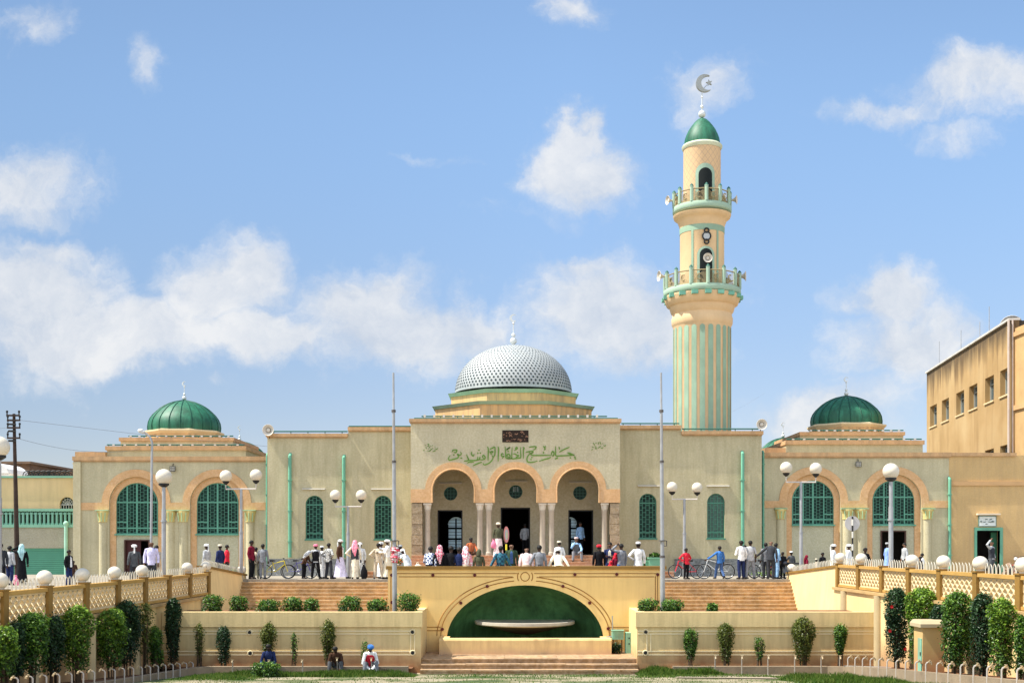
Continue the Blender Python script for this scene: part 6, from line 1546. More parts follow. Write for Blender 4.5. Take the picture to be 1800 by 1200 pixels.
def motorbike(pxv, Y, rz, label, z=ZP, s=1.):
    r = thing('motorbike', (X(pxv, Y), Y, z), label, 'motorbike', None, rz); r.scale = (s, s, s)
    for q in (-.64, .64):
        m = MB(); m.torus((q, 0, .30), .25, .05, 'y', 24, 8); wh = m.build('wheel', black_m, r, world=False, smooth=True)
        m = MB(); m.torus((q, 0, .30), .20, .014, 'y', 24, 4)
        for k in range(10): a = PI*k/5; m.tube([(q, 0, .3), (q+.2*math.cos(a), 0, .3+.2*math.sin(a))], .005, 3)
        m.build('rim', M('moto_rim', (.35, .10, .10)), wh, world=False)
    m = MB(); m.sph((.12, 0, .78), .17, 12, .75); m.add(*[(lambda v, f: (v, f))([(p[0]*1, p[1], p[2]) for p in []], [])][0]); m.build('fuel_tank', M('moto_tank', (.05, .05, .06), rough=.25, spec=.6), r, world=False, smooth=True)
    m = MB(); m.box(-.62, .0, -.12, .12, .72, .82, .03, .03); m.build('seat', M('moto_seat', (.02, .02, .02)), r, world=False)
    m = MB(); m.box(-.16, .2, -.12, .12, .28, .62, .04, .03); m.tube([(-.02, .14, .35), (-.7, .17, .34)], .045, 8); m.tube([(.42, -.08, .9), (.64, -.08, .3)], .028, 6); m.tube([(.42, .08, .9), (.64, .08, .3)], .028, 6); m.tube([(.4, 0, .85), (-.1, 0, .7), (-.3, 0, .5), (-.64, 0, .3)], .03, 6); m.build('engine_frame', M('moto_metal', (.18, .18, .18), rough=.4, metal=.5), r, world=False)
    m = MB(); m.tube([(.28, -.36, 1.04), (.38, -.15, 1.02), (.40, 0, .98), (.38, .15, 1.02), (.28, .36, 1.04)], .016, 6); m.build('handlebar', black_m, r, world=False)
    m = MB(); m.sph((.52, 0, .90), .1, 12); m.build('headlight', M('headlight_m', (.6, .6, .58), rough=.2), r, world=False, smooth=True)
    m = MB(); m.tube([(.44, 0, .5), (.54, 0, .58), (.66, 0, .6), (.78, 0, .55)], .04, 6); m.tube([(-.5, 0, .55), (-.66, 0, .62), (-.88, 0, .5)], .05, 6); m.build('mudguard', M('moto_red', (.30, .03, .03), rough=.4), r, world=False, smooth=True)
    return r
motorbike(1383, 57.2, R(160), 'dark motorbike with red mudguards at the end of the right stairs', s=.95)
motorbike(1800, 60.5, R(200), 'motorbike parked by the rubble, cut by the right edge')

# ------------------------------------------------------------------ people
SK = [M('skin_deep', (.055, .028, .018), rough=.6, var=.05), M('skin_brown', (.13, .065, .038), rough=.6, var=.05), M('skin_mid', (.24, .13, .08), rough=.6, var=.05)]
HAIR = M('black_hair', (.008, .007, .006), rough=.7)
SHOE = M('dark_shoe', (.03, .022, .018), rough=.5)
PAL = dict(white=(.78, .78, .76), cream=(.70, .63, .48), beige=(.55, .46, .34), navy=(.02, .03, .09), black=(.012, .012, .014), charcoal=(.04, .043, .05), grey=(.22, .23, .25), lgrey=(.42, .43, .44), dgrey=(.09, .095, .10),
           blue=(.05, .16, .42), lblue=(.30, .50, .75), denim=(.06, .11, .24), maroon=(.17, .012, .03), red=(.62, .03, .05), brown=(.07, .035, .022), olive=(.085, .085, .05), lav=(.62, .58, .80), pinkw=(.76, .58, .56), pink=(.80, .22, .34),
           teal=(.03, .14, .16), orange=(.42, .12, .05), green=(.05, .08, .045), paleteal=(.40, .62, .62), khaki=(.30, .29, .22), skirt=(.66, .62, .82), periwinkle=(.25, .38, .80))
def cl(k):
    if k == 'check_bw': return fabric('blue_white_check', (.70, .74, .80), (.02, .05, .16), 'check', 13)
    if k == 'check_teal': return fabric('teal_check', (.03, .16, .22), (.012, .05, .09), 'check', 11)
    if k == 'pattern': return fabric('grey_white_pattern', (.55, .55, .52), (.06, .06, .06), 'noise', 26)
    if k == 'keffiyeh': return fabric('red_white_keffiyeh', (.75, .55, .56), (.52, .05, .12), 'noise', 20)
    if k == 'pinkkef': return fabric('pink_keffiyeh', (.85, .42, .50), (.80, .20, .30), 'noise', 14)
    if k == 'pinkwhite': return fabric('pale_pink_scarf', (.85, .78, .75), (.75, .28, .33), 'noise', 11)
    if k == 'redwhite': return fabric('red_white_shirt', (.62, .04, .04), (.62, .04, .04), 'noise', 5)
    return fabric('cloth_'+k, PAL[k])
ARM = {'down': ((.245, .03, 1.14), (.25, -.04, .90)), 'hips': ((.40, .10, 1.18), (.19, -.02, 1.04)), 'fold': ((.25, -.06, 1.13), (-.04, -.24, 1.17)), 'face': ((.27, -.14, 1.22), (.07, -.17, 1.50)),
       'shade': ((.40, -.14, 1.50), (.10, -.17, 1.68)), 'out': ((.40, -.08, 1.22), (.62, -.22, 1.06)), 'fwd': ((.25, -.16, 1.18), (.15, -.42, 1.18)), 'lap': ((.26, -.12, 1.15), (.12, -.36, 1.00)),
       'prop': ((.30, .05, 1.16), (.42, .0, .90)), 'head': ((.42, .02, 1.55), (.13, -.02, 1.78)), 'knee': ((.25, -.22, 1.14), (.17, -.45, 1.02)), 'back': ((.28, .12, 1.18), (.05, .17, 1.05)), 'clasp': ((.27, -.20, 1.13), (.03, -.44, 1.0)), 'bag': ((.26, .0, 1.12), (.30, -.02, .86))}
SKINS = []
def skin_obj(name, nodes, edges, mat, parent):
    me = bpy.data.meshes.new(name); keys = list(nodes); idx = {k: i for i, k in enumerate(keys)}
    me.from_pydata([nodes[k][0] for k in keys], [(idx[a], idx[b_]) for a, b_ in edges], []); me.materials.append(mat)
    o = bpy.data.objects.new(name, me); COL.objects.link(o)
    if parent: o.parent = parent
    md = o.modifiers.new('skin', 'SKIN'); md.use_smooth_shade = True; md.branch_smoothing = .3
    sv = me.skin_vertices[0].data
    for k in keys: r_ = nodes[k][1]; sv[idx[k]].radius = (r_, r_) if not isinstance(r_, tuple) else r_
    sv[0].use_root = True
    s_ = o.modifiers.new('sub', 'SUBSURF'); s_.levels = 1; s_.render_levels = 1
    SKINS.append(o); return o
def loft(m, rings, n=14, wave=0., nw=6, ph=0., cap=True):
    """rings: (centre, rx, ry, ux, uy)"""
    vs = []; fs = []
    for i, (c, rx, ry, ux, uy) in enumerate(rings):
        for k in range(n):
            a = 2*PI*k/n; w_ = 1+wave*(i/len(rings))*math.sin(nw*a+ph+i*.4); vs.append(c+ux*(rx*w_*math.cos(a))+uy*(ry*w_*math.sin(a)))
    for i in range(len(rings)-1):
        for k in range(n): a = i*n+k; b_ = i*n+(k+1) % n; fs.append((a, b_, b_+n, a+n))
    if cap: fs += [tuple(reversed(range(n))), tuple(range((len(rings)-1)*n, len(rings)*n))]
    m.add(vs, fs)
def person(pxv, Y, label, face=0, h=1.75, z=None, pose='stand', al='down', ar='down', sk=0, top='white', bot='black', robe=None, head=None, vest=None, lean=0, seat=.45, short=False, tail=True, turn=0, group=None, dx=0, cov=None):
    z = ZP if z is None else z
    r_ = random.Random(int(pxv*7)+3)
    name = 'person'; s = h/1.75
    rzr = R(face)
    hipz = .93
    V = Vector
    if pose in ('sit', 'kneel'): hipz = seat/s+.10
    dz = hipz-.93
    L_ = R(lean); C_, S_ = math.cos(L_), math.sin(L_)
    piv = V((0, 0, hipz))
    def T(p):   # upper-body transform
        p = V(p)+V((0, 0, dz)); q = p-piv; return (piv+V((q.x, q.y*C_-q.z*S_, q.y*S_+q.z*C_)))*s
    ty = V((0, C_, S_)); tx = V((1, 0, 0)); up = V((0, -S_, C_))
    def leg(q):
        if pose == 'stand': return [V((.095*q, 0, .90)), V((.105*q, -.02, .50)), V((.105*q, .02, .09)), V((.13*q, -.15, .035))]
        if pose == 'apart': return [V((.095*q, 0, .90)), V((.15*q, -.02, .50)), V((.19*q, .02, .09)), V((.22*q, -.15, .035))]
        if pose == 'walk':
            return [V((.09*q, 0, .90)), V((.10*q, -.17, .51)), V((.10*q, -.28, .10)), V((.11*q, -.45, .06))] if q > 0 else [V((.09*q, 0, .90)), V((.10*q, .02, .50)), V((.10*q, .30, .16)), V((.11*q, .18, .04))]
        if pose == 'sit':
            kz = max(hipz-.02, .50 if seat < .4 else hipz-.02); az_ = max(.09, kz-.43); sp_ = .20 if seat < .4 else .14
            return [V((.09*q, -.02, hipz)), V((sp_*q, -.42 if seat >= .4 else -.36, kz)), V((sp_*1.15*q, -.40, az_)), V((sp_*1.3*q, -.56, az_-.055))]
        return [V((.09*q, 0, hipz)), V((.12*q, -.34, .14)), V((.1*q, .02, .09)), V((.1*q, .15, .05))]
    Lg = {q: [p*s for p in leg(q)] for q in (1, -1)}
    root_nodes = {'pel': (T((0, 0, .93)), .115*s), 'wst': (T((0, 0, 1.10)), .105*s), 'cst': (T((0, 0, 1.30)), .12*s), 'nkb': (T((0, .01, 1.45)), .062*s), 'nk': (T((0, 0, 1.53)), .052*s)}
    ht = R(turn)
    def H(x, y, zz): return T((x*math.cos(ht)-y*math.sin(ht), x*math.sin(ht)+y*math.cos(ht)-.015, zz))
    nd_ = dict(root_nodes)
    nd_['hd'] = (H(0, 0, 1.635), .088*s); nd_['cr'] = (H(0, .01, 1.69), .075*s); nd_['jaw'] = (H(0, -.045, 1.585), .05*s); nd_['nose'] = (H(0, -.105, 1.625), .013*s); nd_['earl'] = (H(.092, 0, 1.62), .014*s); nd_['earr'] = (H(-.092, 0, 1.62), .014*s)
    ed = [('pel', 'wst'), ('wst', 'cst'), ('cst', 'nkb'), ('nkb', 'nk'), ('nk', 'hd'), ('hd', 'cr'), ('hd', 'nose'), ('hd', 'jaw'), ('hd', 'earl'), ('hd', 'earr')]
    arms = {}
    for q, nm in ((1, al), (-1, ar)):
        e, w_ = ARM[nm]; e = V((e[0]*q, e[1], e[2])); w_ = V((w_[0]*q, w_[1], w_[2])); sh = T((.175*q, 0, 1.405)); E_, W_ = T(e), T(w_)
        arms[q] = (sh, E_, W_); k = str(q); nd_['sh'+k] = (sh, .062*s); nd_['el'+k] = (E_, .042*s); nd_['wr'+k] = (W_, .027*s)
        d = (W_-E_).normalized(); side = d.cross(V((0, 1, 0)) if abs(d.y) < .8 else V((0, 0, 1))).normalized(); palm = W_+d*.07*s; nd_['pm'+k] = (palm, .034*s); ed += [('cst', 'sh'+k), ('sh'+k, 'el'+k), ('el'+k, 'wr'+k), ('wr'+k, 'pm'+k)]
        n2 = d.cross(side)
        for j, (o_, l_) in enumerate(((-.03, .060), (-.010, .072), (.011, .067), (.030, .052))):
            a = palm+side*o_*s+d*.035*s; b_ = a+d*l_*s*.5+n2*.004*s; c_ = b_+d*l_*s*.4+n2*.018*s
            nd_['f%d%s' % (j, k)] = (a, .0095*s); nd_['g%d%s' % (j, k)] = (b_, .0085*s); nd_['h%d%s' % (j, k)] = (c_, .007*s); ed += [('pm'+k, 'f%d%s' % (j, k)), ('f%d%s' % (j, k), 'g%d%s' % (j, k)), ('g%d%s' % (j, k), 'h%d%s' % (j, k))]
        a = palm-side*.042*s-d*.01*s+n2*.01*s; b_ = a-side*.022*s+d*.03*s+n2*.012*s; nd_['t0'+k] = (a, .011*s); nd_['t1'+k] = (b_, .009*s); ed += [('pm'+k, 't0'+k), ('t0'+k, 't1'+k)]
        lg = Lg[q]; nd_['hp'+k] = (lg[0], .085*s); nd_['kn'+k] = (lg[1], .056*s); nd_['an'+k] = (lg[2], .038*s); nd_['to'+k] = (lg[3], .032*s); ed += [('pel', 'hp'+k), ('hp'+k, 'kn'+k), ('kn'+k, 'an'+k), ('an'+k, 'to'+k)]
    body = skin_obj(name, nd_, ed, SK[sk], None)
    body.location = (X(pxv, Y)+dx, Y, z); body.rotation_euler = (0, 0, rzr); tag(body, label, 'person', group)
    B = lambda m, n, mt, sm=True: m.build(n, mt, body, world=False, smooth=sm)
    # upper garment
    m = MB(); hem = .84 if pose in ('stand', 'walk', 'apart') else .93
    long_ = .62 if vest == 'coat' else hem
    R_ = lambda zz, rx, ry, y0=0.: (T((0, y0, zz)), rx*s, ry*s, tx, ty)
    loft(m, [R_(hem, .175, .135), R_(.95, .17, .13), R_(1.06, .155, .12), R_(1.2, .175, .13), R_(1.32, .19, .132), R_(1.40, .175, .11), R_(1.445, .12, .085), R_(1.49, .065, .06)], 16, .035, 3, pxv)
    for q in (1, -1):
        sh, E_, W_ = arms[q]; end = E_+(W_-E_)*(.02 if short else .95)
        m.tube([sh-V((.05*q*s, 0, 0)), sh, sh+(E_-sh)*.5, E_]+([] if short else [E_+(W_-E_)*.5, end]), .073*s, 9, .047*s)
    B(m, 'robe_top' if robe else ('jacket' if vest == 'open' else 'shirt'), cl(top))
    if vest == 'open':   # lighter shirt seen between the jacket fronts
        m = MB(); m.add([T((-.055, -.135, 1.36)), T((.055, -.135, 1.36)), T((.075, -.142, .92)), T((-.075, -.142, .92)), T((0, -.085, 1.45))], [(0, 1, 2, 3), (0, 4, 1)]); B(m, 'shirt', cl(cov or 'white'), False)
    elif vest in PAL:
        m = MB(); loft(m, [R_(.90, .185, .145), R_(1.06, .167, .132), R_(1.2, .187, .142), R_(1.32, .196, .146), R_(1.41, .15, .115)], 16, .02, 3); B(m, 'waistcoat', cl(vest))
    # lower garment
    if robe:
        m = MB()
        if pose in ('sit', 'kneel'):
            for q in (1, -1): m.tube([Lg[q][0], Lg[q][1], Lg[q][2]], .13*s, 10, .12*s)
            loft(m, [R_(.90, .2, .17), R_(1.0, .17, .14)], 14)
        else:
            sw = .10 if pose == 'walk' else 0
            rr_ = []
            for t_ in (0, .15, .35, .55, .75, .9, 1.): zz = .98-(.98-.10)*t_; rr_.append((V((0, -.0, zz))*s, (.165+.085*t_)*s, (.135+(.10+sw)*t_)*s, tx, V((0, 1, 0))))
            loft(m, rr_, 28, .10, 7, pxv)
        B(m, 'robe', cl(robe))
    else:
        m = MB()
        if pose in ('sit', 'kneel'): loft(m, [(V((0, 0, hipz-.10))*s, .16*s, .14*s, tx, V((0, 1, 0))), (V((0, 0, hipz+.10))*s, .16*s, .125*s, tx, V((0, 1, 0)))], 14)
        else: loft(m, [(V((0, 0, .80))*s, .14*s, .115*s, tx, V((0, 1, 0))), (V((0, 0, .88))*s, .165*s, .13*s, tx, V((0, 1, 0))), (V((0, 0, 1.0))*s, .155*s, .12*s, tx, V((0, 1, 0)))], 14)
        for q in (1, -1): lg = Lg[q]; m.tube([lg[0], lg[0].lerp(lg[1], .5), lg[1], lg[1].lerp(lg[2], .5), lg[2]+V((0, 0, .0))], .098*s, 10, .062*s)
        B(m, 'trousers', cl(bot))
    for q in (1, -1):
        a, b_ = Lg[q][2], Lg[q][3]; m = MB(); m.tube([a+V((0, .05, -.035))*s, a.lerp(b_, .5)+V((0, 0, -.02))*s, b_+V((0, -.02, 0))*s], .046*s, 8, .036*s); B(m, 'shoe', SHOE)
    # hair or headwear
    hc = H(0, .012, 1.655); rad = .105*s
    def capm(m, c, r0, z_from, tall=1., n=14, k0=0):
        rings = []
        for a in range(0, 91, 15): rings.append((c+up*(z_from+r0*tall*math.sin(R(a))), r0*math.cos(R(a))+.001, r0*1.08*math.cos(R(a))+.001, tx, ty))
        loft(m, rings, n)
    if head is None or head[0] in ('hair', 'bald'):
        if head is None or head[0] == 'hair':
            m = MB(); rings = []; 
            for a in (-35, -18, 0, 20, 40, 60, 78, 90): 
                c = H(0, .022 if a < 10 else .012, 1.662)+up*(.098*s*math.sin(R(a))); k_2 = math.cos(R(a)); rings.append((c+ty*(.022*s if a < 0 else 0), .099*s*k_2+.001, (.103 if a >= 0 else .08)*s*k_2+.001, tx, ty))
            loft(m, rings, 14); B(m, 'hair', HAIR)
    else:
        kind, colr = head[0], head[1]; m = MB()
        if kind == 'turban':
            for k in range(4): 
                c = H(0, .01, 1.675)+up*(.02*k*s); rr_ = (.088, .094, .085, .06)[k]*s; tilt = .12*math.sin(k*2.1)
                pts = [c+tx*(rr_*math.cos(a))+ty*(rr_*1.08*math.sin(a))+up*(rr_*tilt*math.sin(a+k)) for a in [2*PI*i/14 for i in range(15)]]; m.tube(pts, .03*s, 7)
            capm(m, H(0, .01, 1.70), .08*s, 0, .8)
            if tail: p0 = H(.03, .10, 1.70); m.tube([p0, p0+ty*.045*s-up*.09*s, p0+ty*.04*s-up*.2*s, p0+ty*.03*s-up*.3*s], .024*s, 6, .034*s)
            B(m, 'turban', cl(colr))
            m = MB(); loft(m, [(H(0, .03, 1.61), .085*s, .07*s, tx, ty), (H(0, .02, 1.69), .097*s, .09*s, tx, ty)], 12); B(m, 'hair', HAIR)
        elif kind == 'cap':
            loft(m, [(H(0, .012, 1.69), .103*s, .112*s, tx, ty), (H(0, .012, 1.735), .104*s, .113*s, tx, ty), (H(0, .012, 1.765), .095*s, .10*s, tx, ty), (H(0, .012, 1.775), .06*s, .06*s, tx, ty)], 16); B(m, 'cap', cl(colr))
            m = MB(); loft(m, [(H(0, .03, 1.60), .085*s, .065*s, tx, ty), (H(0, .02, 1.69), .098*s, .10*s, tx, ty)], 12); B(m, 'hair', HAIR)
        elif kind in ('scarf', 'hood'):
            o_ = .03 if kind == 'hood' else .015
            loft(m, [(H(0, .05, 1.50), .13*s, .10*s, tx, ty), (H(0, .045, 1.56), .112*s, .10*s, tx, ty), (H(0, .03, 1.64), .115*s, .115*s, tx, ty), (H(0, .02, 1.71), .108*s, .118*s, tx, ty), (H(0, .02, 1.755), .085*s, .095*s, tx, ty), (H(0, .03, 1.78+o_), .03*s, .04*s, tx, ty)], 16)
            if kind == 'scarf':
                for q in (-1, 0, 1): p0 = H(.06*q, .10, 1.62); m.tube([p0, T((.08*q, .15, 1.45)), T((.05*q, .165, 1.25)), T((.02*q, .165, 1.12+.06*q))], .062*s, 7, .03*s)
                m.tube([T((-.15, .08, 1.45)), T((0, .14, 1.44)), T((.15, .08, 1.45))], .055*s, 7)
            B(m, 'head_scarf' if kind == 'scarf' else 'hood', cl(colr))
        if kind == 'brim':
            pass
    # face details when it shows
    f_ = (face+turn+360) % 360
    if f_ < 110 or f_ > 250:
        m = MB()
        for q in (1, -1): m.sph(H(.034*q, -.092, 1.648), .011*s, 6, .8, 4)
        m.tube([H(-.026, -.094, 1.583), H(0, -.101, 1.581), H(.026, -.094, 1.583)], .006*s, 4); B(m, 'eyes_and_mouth', HAIR)
    return body
W = 180
P = person
# left forecourt, behind the balustrade
P(1, 45.5, 'person in a dark suit cut by the left photo edge', 20, 1.68, top='charcoal', bot='black', vest='open', cov='lgrey')
P(17, 48, 'person in a pale grey shirt with dark trousers left of the power pole', 160, 1.58, top='lgrey', bot='navy')
P(38, 49, 'person in long black robe and pale teal headscarf shading the face', 200, 1.62, top='black', robe='black', head=('scarf', 'paleteal'), al='shade')
P(20, 50.5, 'person in a white patterned shirt with black sleeves next to the power pole', 60, 1.62, top='pattern', bot='black', dx=.3)
P(121, 47, 'child in a dark jacket and white collar under the mint downpipe', 70, 1.42, top='black', bot='navy', vest='open', cov='white')
P(129, 48, 'small child in orange brown behind the dark jacketed child', 20, .98, top='brown', bot='brown')
P(236, 46.5, 'person in a grey jacket and white turban seen from behind by the red door', 215, 1.62, top='dgrey', bot='charcoal', head=('turban', 'white'))
P(266, 45.6, 'bearded person with shaved head in a lavender shirt facing the square', 15, 1.78, top='lav', bot='charcoal', sk=1, head=('bald', 0))
P(275, 47.5, 'person hidden behind the lavender shirt, only dark hair showing', 180, 1.6, top='beige', bot='beige')
P(363, 52, 'person in grey with a loose white turban by the leafy plant', 250, 1.65, top='lgrey', bot='grey', head=('turban', 'white'))
P(387, 54.3, 'person in a blue jacket and cream cap leaning left near the leafy plant', 240, 1.62, top='navy', bot='charcoal', head=('cap', 'cream'))
P(399, 55.4, 'person in a crimson hooded jacket beside the cream cap', 100, 1.62, top='red', bot='black')
# top of the left stairs
P(442, 56.6, 'tall person in a maroon shirt with hands in pockets at the left stair end', 75, 1.83, top='maroon', bot='black', sk=0)
P(450, 57.1, 'person in beige squeezed between the maroon shirt and the grey suit', 190, 1.5, top='beige', bot='khaki')
P(462, 56.6, 'bald person in a grey suit seen from behind', 180, 1.66, top='grey', bot='grey', head=('hair', 0))
P(534, 57.0, 'child bending forward in a dark shawl with a pale scarf by the purple bicycle', 70, 1.38, top='brown', bot='black', head=('scarf', 'lgrey'), lean=28, al='fwd', ar='fwd')
P(555, 56.5, 'person in black waistcoat and trousers with a pink head wrap', 190, 1.64, top='lgrey', bot='black', pose='apart', head=('turban', 'pink'), vest='black', al='out', tail=False)
P(578, 56.5, 'person in a black and white patterned shirt with hand on hip', 140, 1.70, top='pattern', bot='charcoal', al='hips', ar='hips', pose='apart')
P(598, 56.5, 'striding person in a brown jacket over a white robe with white turban', 75, 1.86, top='brown', robe='skirt', pose='walk', head=('turban', 'white'), vest='open', cov='white')
P(566, 57.4, 'person in a white robe half hidden behind the black waistcoat', 150, 1.55, top='white', robe='white', head=('cap', 'white'))
P(624, 56.5, 'person in cream robe with dark waistcoat and pink chequered headscarf from behind', 180, 1.80, top='cream', robe='cream', head=('scarf', 'pinkkef'), vest='charcoal', al='hips')
P(633, 57.3, 'person in a white robe with white turban behind the pink headscarf', 200, 1.72, top='white', robe='white', head=('turban', 'white'))
P(665, 56.5, 'person in a beige shirt and beige trousers seen from behind', 180, 1.70, top='beige', bot='beige', al='hips', pose='apart')
P(670, 57.4, 'person with white turban and dark beard facing the beige shirt', 150, 1.75, top='white', robe='white', head=('turban', 'white'))
P(681, 56.6, 'person in a cream robe with long white turban left of the flagpole', 285, 1.86, top='white', robe='cream', head=('turban', 'white'), al='fwd')
P(703, 48.5, 'person with dark cap and pale scarf right of the flagpole', 250, 1.6, z=ZP, top='lgrey', bot='grey', head=('cap', 'lgrey'))
P(716, 48, 'crouching person with a large white turban at the left end of the fountain top', 230, 1.5, top='white', robe='white', head=('turban', 'white'), lean=25, al='fwd')
# seated and standing on the fountain block
G_ = 'people seated along the fountain wall'
SZ = 3.60
def seat_(px_, lab, face=180, **k): return P(px_, 45.75, lab, face, k.pop('h', 1.72), z=SZ-.45, pose='sit', seat=.45, group=G_, **k)
seat_(755, 'person in a blue and white checked shirt bending right on the fountain wall', 165, top='check_bw', bot='black', lean=12, al='lap', turn=-25)
seat_(773, 'person in black with red striped headscarf and white cap on the fountain wall', 180, top='black', bot='black', head=('scarf', 'keffiyeh'))
seat_(793, 'person in a black jacket seen from behind, third from the left on the fountain wall', 180, top='black', bot='black', ar='prop')
seat_(807, 'person in dark navy with short hair close to the pale pink scarf', 185, h=1.62, top='navy', bot='black')
seat_(818, 'person wrapped in a white and pale pink scarf on the fountain wall', 175, h=1.66, top='pinkwhite', bot='cream', head=('scarf', 'pinkwhite'), lean=8)
seat_(842, 'child in an olive grey hooded top on the fountain wall', 180, h=1.42, top='olive', bot='navy', head=('hood', 'olive'))
seat_(880, 'person in a teal checked shirt with arms spread on the fountain wall', 190, top='check_teal', bot='black', al='prop', ar='prop', turn=20)
P(899, 46.9, 'balding person in a dark green jacket and blue shirt facing the square', 0, 1.68, z=ZP, top='green', bot='black', vest='open', cov='denim', sk=2, head=('bald', 0), group=None)
seat_(925, 'person in a pale pink shirt hunched to the right on the fountain wall', 175, top='pinkw', bot='beige', lean=14, sk=1, head=('bald', 0), turn=-20)
seat_(948, 'person in a grey jacket with black cap seen from behind on the fountain wall', 180, top='grey', bot='charcoal', h=1.78, al='prop')
P(983, 52.5, 'person in white with cream cap sitting behind the beige robe', 200, 1.62, pose='sit', seat=.9, z=ZP+.02, top='white', bot='black', head=('cap', 'cream'), sk=1)
seat_(982, 'person in a cream robe bending down on the fountain wall, head lowered', 182, top='cream', robe='cream', lean=36, al='prop', ar='prop', head=('turban', 'white'), tail=False)
P(1053, 47.2, 'person in a black jacket with red cap seen from behind', 190, 1.62, top='black', bot='black', head=('turban', 'red'), tail=False)
P(1072, 47.8, 'person in a dark blue jacket with folded arms facing the square', -10, 1.72, top='navy', bot='navy', vest='open', cov='cream', al='fold', ar='fold', sk=1)
P(1074, 46.6, 'small child in a red shawl at the fountain wall edge', 10, .98, top='red', bot='red', head=('scarf', 'red'))
P(1083, 47.2, 'child in a dark red headscarf between the blue jacket and the grey sweater', 20, 1.28, top='maroon', bot='maroon', head=('scarf', 'red'))
P(1092, 47.0, 'person in a grey sweater and blue trousers shading the eyes', 215, 1.66, top='grey', bot='blue', al='shade')
P(1122, 47.2, 'person in a long white robe and white cap seen from behind on the fountain top', 180, 1.72, top='white', robe='white', head=('cap', 'white'), al='hips', pose='walk')
# portal steps
P(828, 58.6, 'person in an orange brown top sitting on the portal steps left of the columns', 20, 1.66, z=ZP+.78, pose='sit', seat=.32, top='orange', bot='brown', al='knee', turn=30)
P(876, 59.0, 'person in an olive coat with white turban and pink bag before the middle doorway', 10, 1.78, z=ZP+.93, top='olive', robe='pinkw', head=('turban', 'cream'), al='bag')
P(923, 63.6, 'person in a white shirt inside the middle doorway', 160, 1.66, z=ZF, top='lgrey', bot='black')
P(1020, 62.6, 'person in a light blue shirt standing in the right doorway', 40, 1.72, z=ZF, top='lblue', bot='black', sk=1)
P(1013, 60.1, 'person in a light blue shirt and dark vest sitting on the top portal step', 5, 1.70, z=ZF-.33, pose='sit', seat=.33, top='lblue', bot='grey', vest='dgrey', al='knee', ar='face', head=('cap', 'pinkw'), sk=1)
# top of the right stairs
P(1206, 56.4, 'boy in a red jacket holding a red bicycle', 30, 1.46, top='red', bot='black', al='hips', ar='hips')
P(1265, 56.4, 'boy in a blue denim shirt holding the silver bicycle', 200, 1.56, top='blue', bot='denim', al='out', pose='walk')
P(1303, 56.3, 'person in a white shirt and navy trousers seen from behind', 200, 1.82, top='white', bot='navy', al='fold')
P(1309, 57.2, 'person glimpsed between the white and the grey shirts', 60, 1.6, top='beige', bot='charcoal', al='face')
P(1319, 56.4, 'person in a light grey shirt and grey trousers seen from behind', 185, 1.82, top='lgrey', bot='grey', short=True, al='fold', pose='apart')
P(1346, 57.0, 'person in a grey jacket behind the dark suited one', 190, 1.72, top='grey', bot='charcoal')
P(1355, 56.3, 'bald person in a dark suit bending right with arm stretched out', 165, 1.86, top='charcoal', bot='charcoal', al='out', sk=1, head=('bald', 0), lean=10)
P(1364, 57.0, 'person in a light blue shirt on the motorbike', 120, 1.70, top='lblue', bot='lblue', al='fwd')
P(1376, 57.2, 'small dark haired child near the motorbike', 10, 1.28, top='black', bot='black')
P(1391, 57.4, 'person with white cap and dark jacket crouching by the motorbike', 200, 1.3, top='dgrey', bot='charcoal', head=('cap', 'white'), al='fwd')
# right forecourt
P(1418, 55.4, 'child in a maroon headscarf behind the right sloping wall', 90, 1.12, top='maroon', bot='maroon', head=('scarf', 'maroon'))
P(1435, 54.6, 'tiny child with a pale cap behind the sloping wall', 90, .98, top='beige', bot='beige', head=('cap', 'cream'))
P(1446, 53, 'child with short dark hair behind the right sloping wall', 30, 1.28, top='black', bot='black')
P(1465, 50.5, 'person with a big white turban just left of the corner globe', 70, 1.64, top='white', robe='white', head=('turban', 'white'))
P(1492, 50.5, 'person with a white turban below the round sign', 60, 1.64, top='white', robe='white', head=('turban', 'white'))
P(1521, 48.5, 'person in a dark pinstriped shirt right of the banded post', 30, 1.5, top='black', bot='black', al='hips')
P(1560, 60.8, 'person in a periwinkle blue robe in the right wing doorway', 100, 1.72, top='periwinkle', robe='periwinkle', head=('cap', 'lgrey'))
P(1590, 62.9, 'person in a pale shirt deep in the right wing doorway', 280, 1.72, top='lgrey', bot='black', sk=2)
P(1618, 50, 'dark person crouched left of the right downpipe', 270, 1.14, top='black', bot='black')
P(1621, 51, 'child in a white top beside the crouched dark person', 60, 1.26, top='white', bot='grey')
P(1743, 61.0, 'person in a grey waistcoat with hand on head in the green doorway', 40, 1.82, top='lgrey', bot='dgrey', vest='charcoal', ar='head', sk=2, head=('bald', 0))
# three people on the left kerb
G2 = 'people sitting on the left kerb'
P(474, 41.42, 'person in a dark navy shirt and jeans sitting on the kerb behind the weed bush', 0, 1.66, z=.02, pose='sit', seat=.28, top='navy', bot='denim', lean=20, al='clasp', ar='clasp', short=True, group=G2)
P(592, 41.42, 'person in a dark brown shirt resting elbows on knees with bowed head on the kerb', 0, 1.68, z=.02, pose='sit', seat=.28, top='brown', bot='dgrey', lean=34, al='knee', ar='knee', group=G2)
P(649, 41.42, 'person with a blue cap and red and white shirt sitting on the kerb', 15, 1.68, z=.02, pose='sit', seat=.28, top='white', bot='grey', vest='red', lean=28, al='clasp', ar='clasp', head=('turban', 'blue'), tail=False, group=G2)
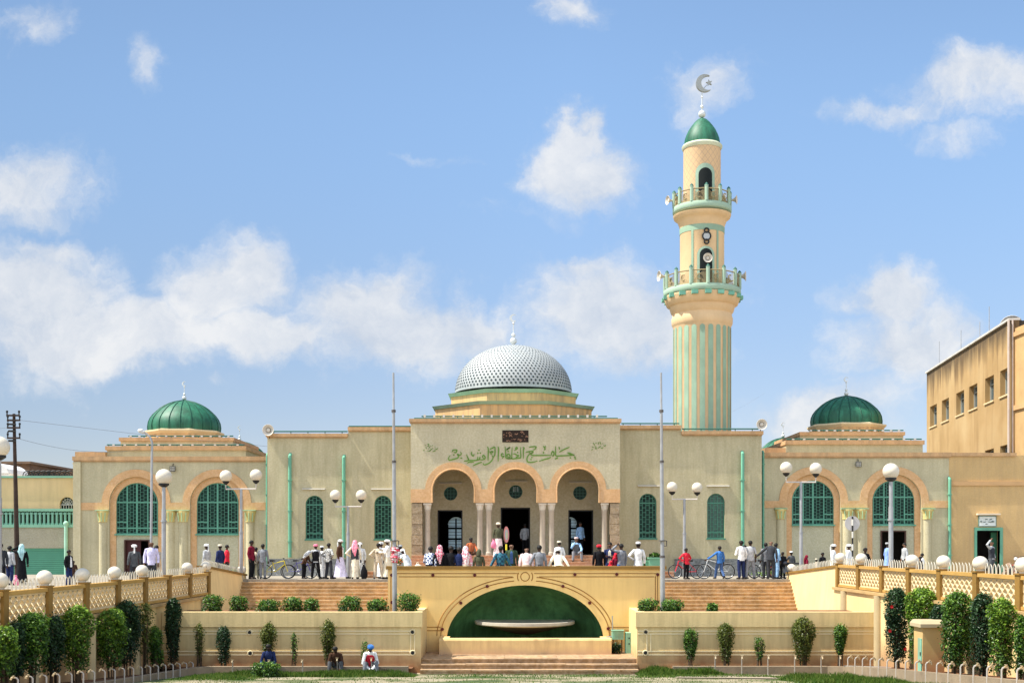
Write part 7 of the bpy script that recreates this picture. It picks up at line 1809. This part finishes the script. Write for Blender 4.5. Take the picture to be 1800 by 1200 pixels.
# bags and small things
def bag(pxv, Y, z, w_, h, col_, lab, nm='bag'):
    x = X(pxv, Y); r = thing(nm, (x, Y, z), lab, 'bag'); m = MB(); loft(m, [(Vector((x, Y, z)), w_*.3, w_*.25, Vector((1, 0, 0)), Vector((0, 1, 0))), (Vector((x, Y, z+h*.2)), w_*.5, w_*.35, Vector((1, 0, 0)), Vector((0, 1, 0))), (Vector((x, Y, z+h*.55)), w_*.45, w_*.32, Vector((1, 0, 0)), Vector((0, 1, 0))), (Vector((x-.02, Y, z+h*.85)), w_*.2, w_*.15, Vector((1, 0, 0)), Vector((0, 1, 0))), (Vector((x-.02, Y, z+h)), w_*.08, w_*.08, Vector((1, 0, 0)), Vector((0, 1, 0)))], 14, .12, 5)
    m.build('sack', cl(col_), r, smooth=True); m = MB(); m.torus((x-.02, Y, z+h*1.02), w_*.16, .012, 'y', 12, 4); m.build('handle', cl(col_), r)
bag(640, 56.3, ZP+.02, .34, .68, 'black', 'bulging black bag held by the person with the pink headscarf')
bag(868, 58.9, ZP+1.45, .3, .42, 'pink', 'pink and white bag in the hand of the person in the olive coat')
bag(29, 44.8, ZP+.1, .22, .34, 'pink', 'small pink bag low at the left beside the black robe')
bag(735, 46.3, ZP+.75, .28, .14, 'cream', 'small cream bundle on the fountain wall left of the checked shirt')
fl_ = thing('flower_bouquet', (X(702, 47.4), 47.4, ZP), 'orange and green bouquet held up left of the crouching turbaned person', 'bouquet')
rng = random.Random(9)
def shp(g): 
    d = Vector((g.gauss(0, 1), g.gauss(0, 1), g.gauss(0, 1))).normalized(); return Vector((X(702, 47.4), 47.4, ZP+.98))+d*.13*g.random()**.4, d, .3
mk_leaves('bouquet_leaves', *leaves(90, shp, rng, .045, .5), LF['light'], fl_)
m = MB()
for k in range(16): d = Vector((rng.gauss(0, 1), -abs(rng.gauss(0, 1)), rng.gauss(0, 1))).normalized(); c = Vector((X(702, 47.4), 47.4, ZP+.98))+d*.13; m.sph(c, .025, 6, 1, 4)
m.build('blossom', M('orange_blossom', (.65, .18, .04)), fl_)

# turn skinned figures into plain meshes
dg = bpy.context.evaluated_depsgraph_get(); dg.update()
for o in SKINS:
    me = bpy.data.meshes.new_from_object(o.evaluated_get(dg)); me.name = o.name
    old = o.data; o.modifiers.clear(); o.data = me
    me.polygons.foreach_set('use_smooth', [True]*len(me.polygons))
    bpy.data.meshes.remove(old)
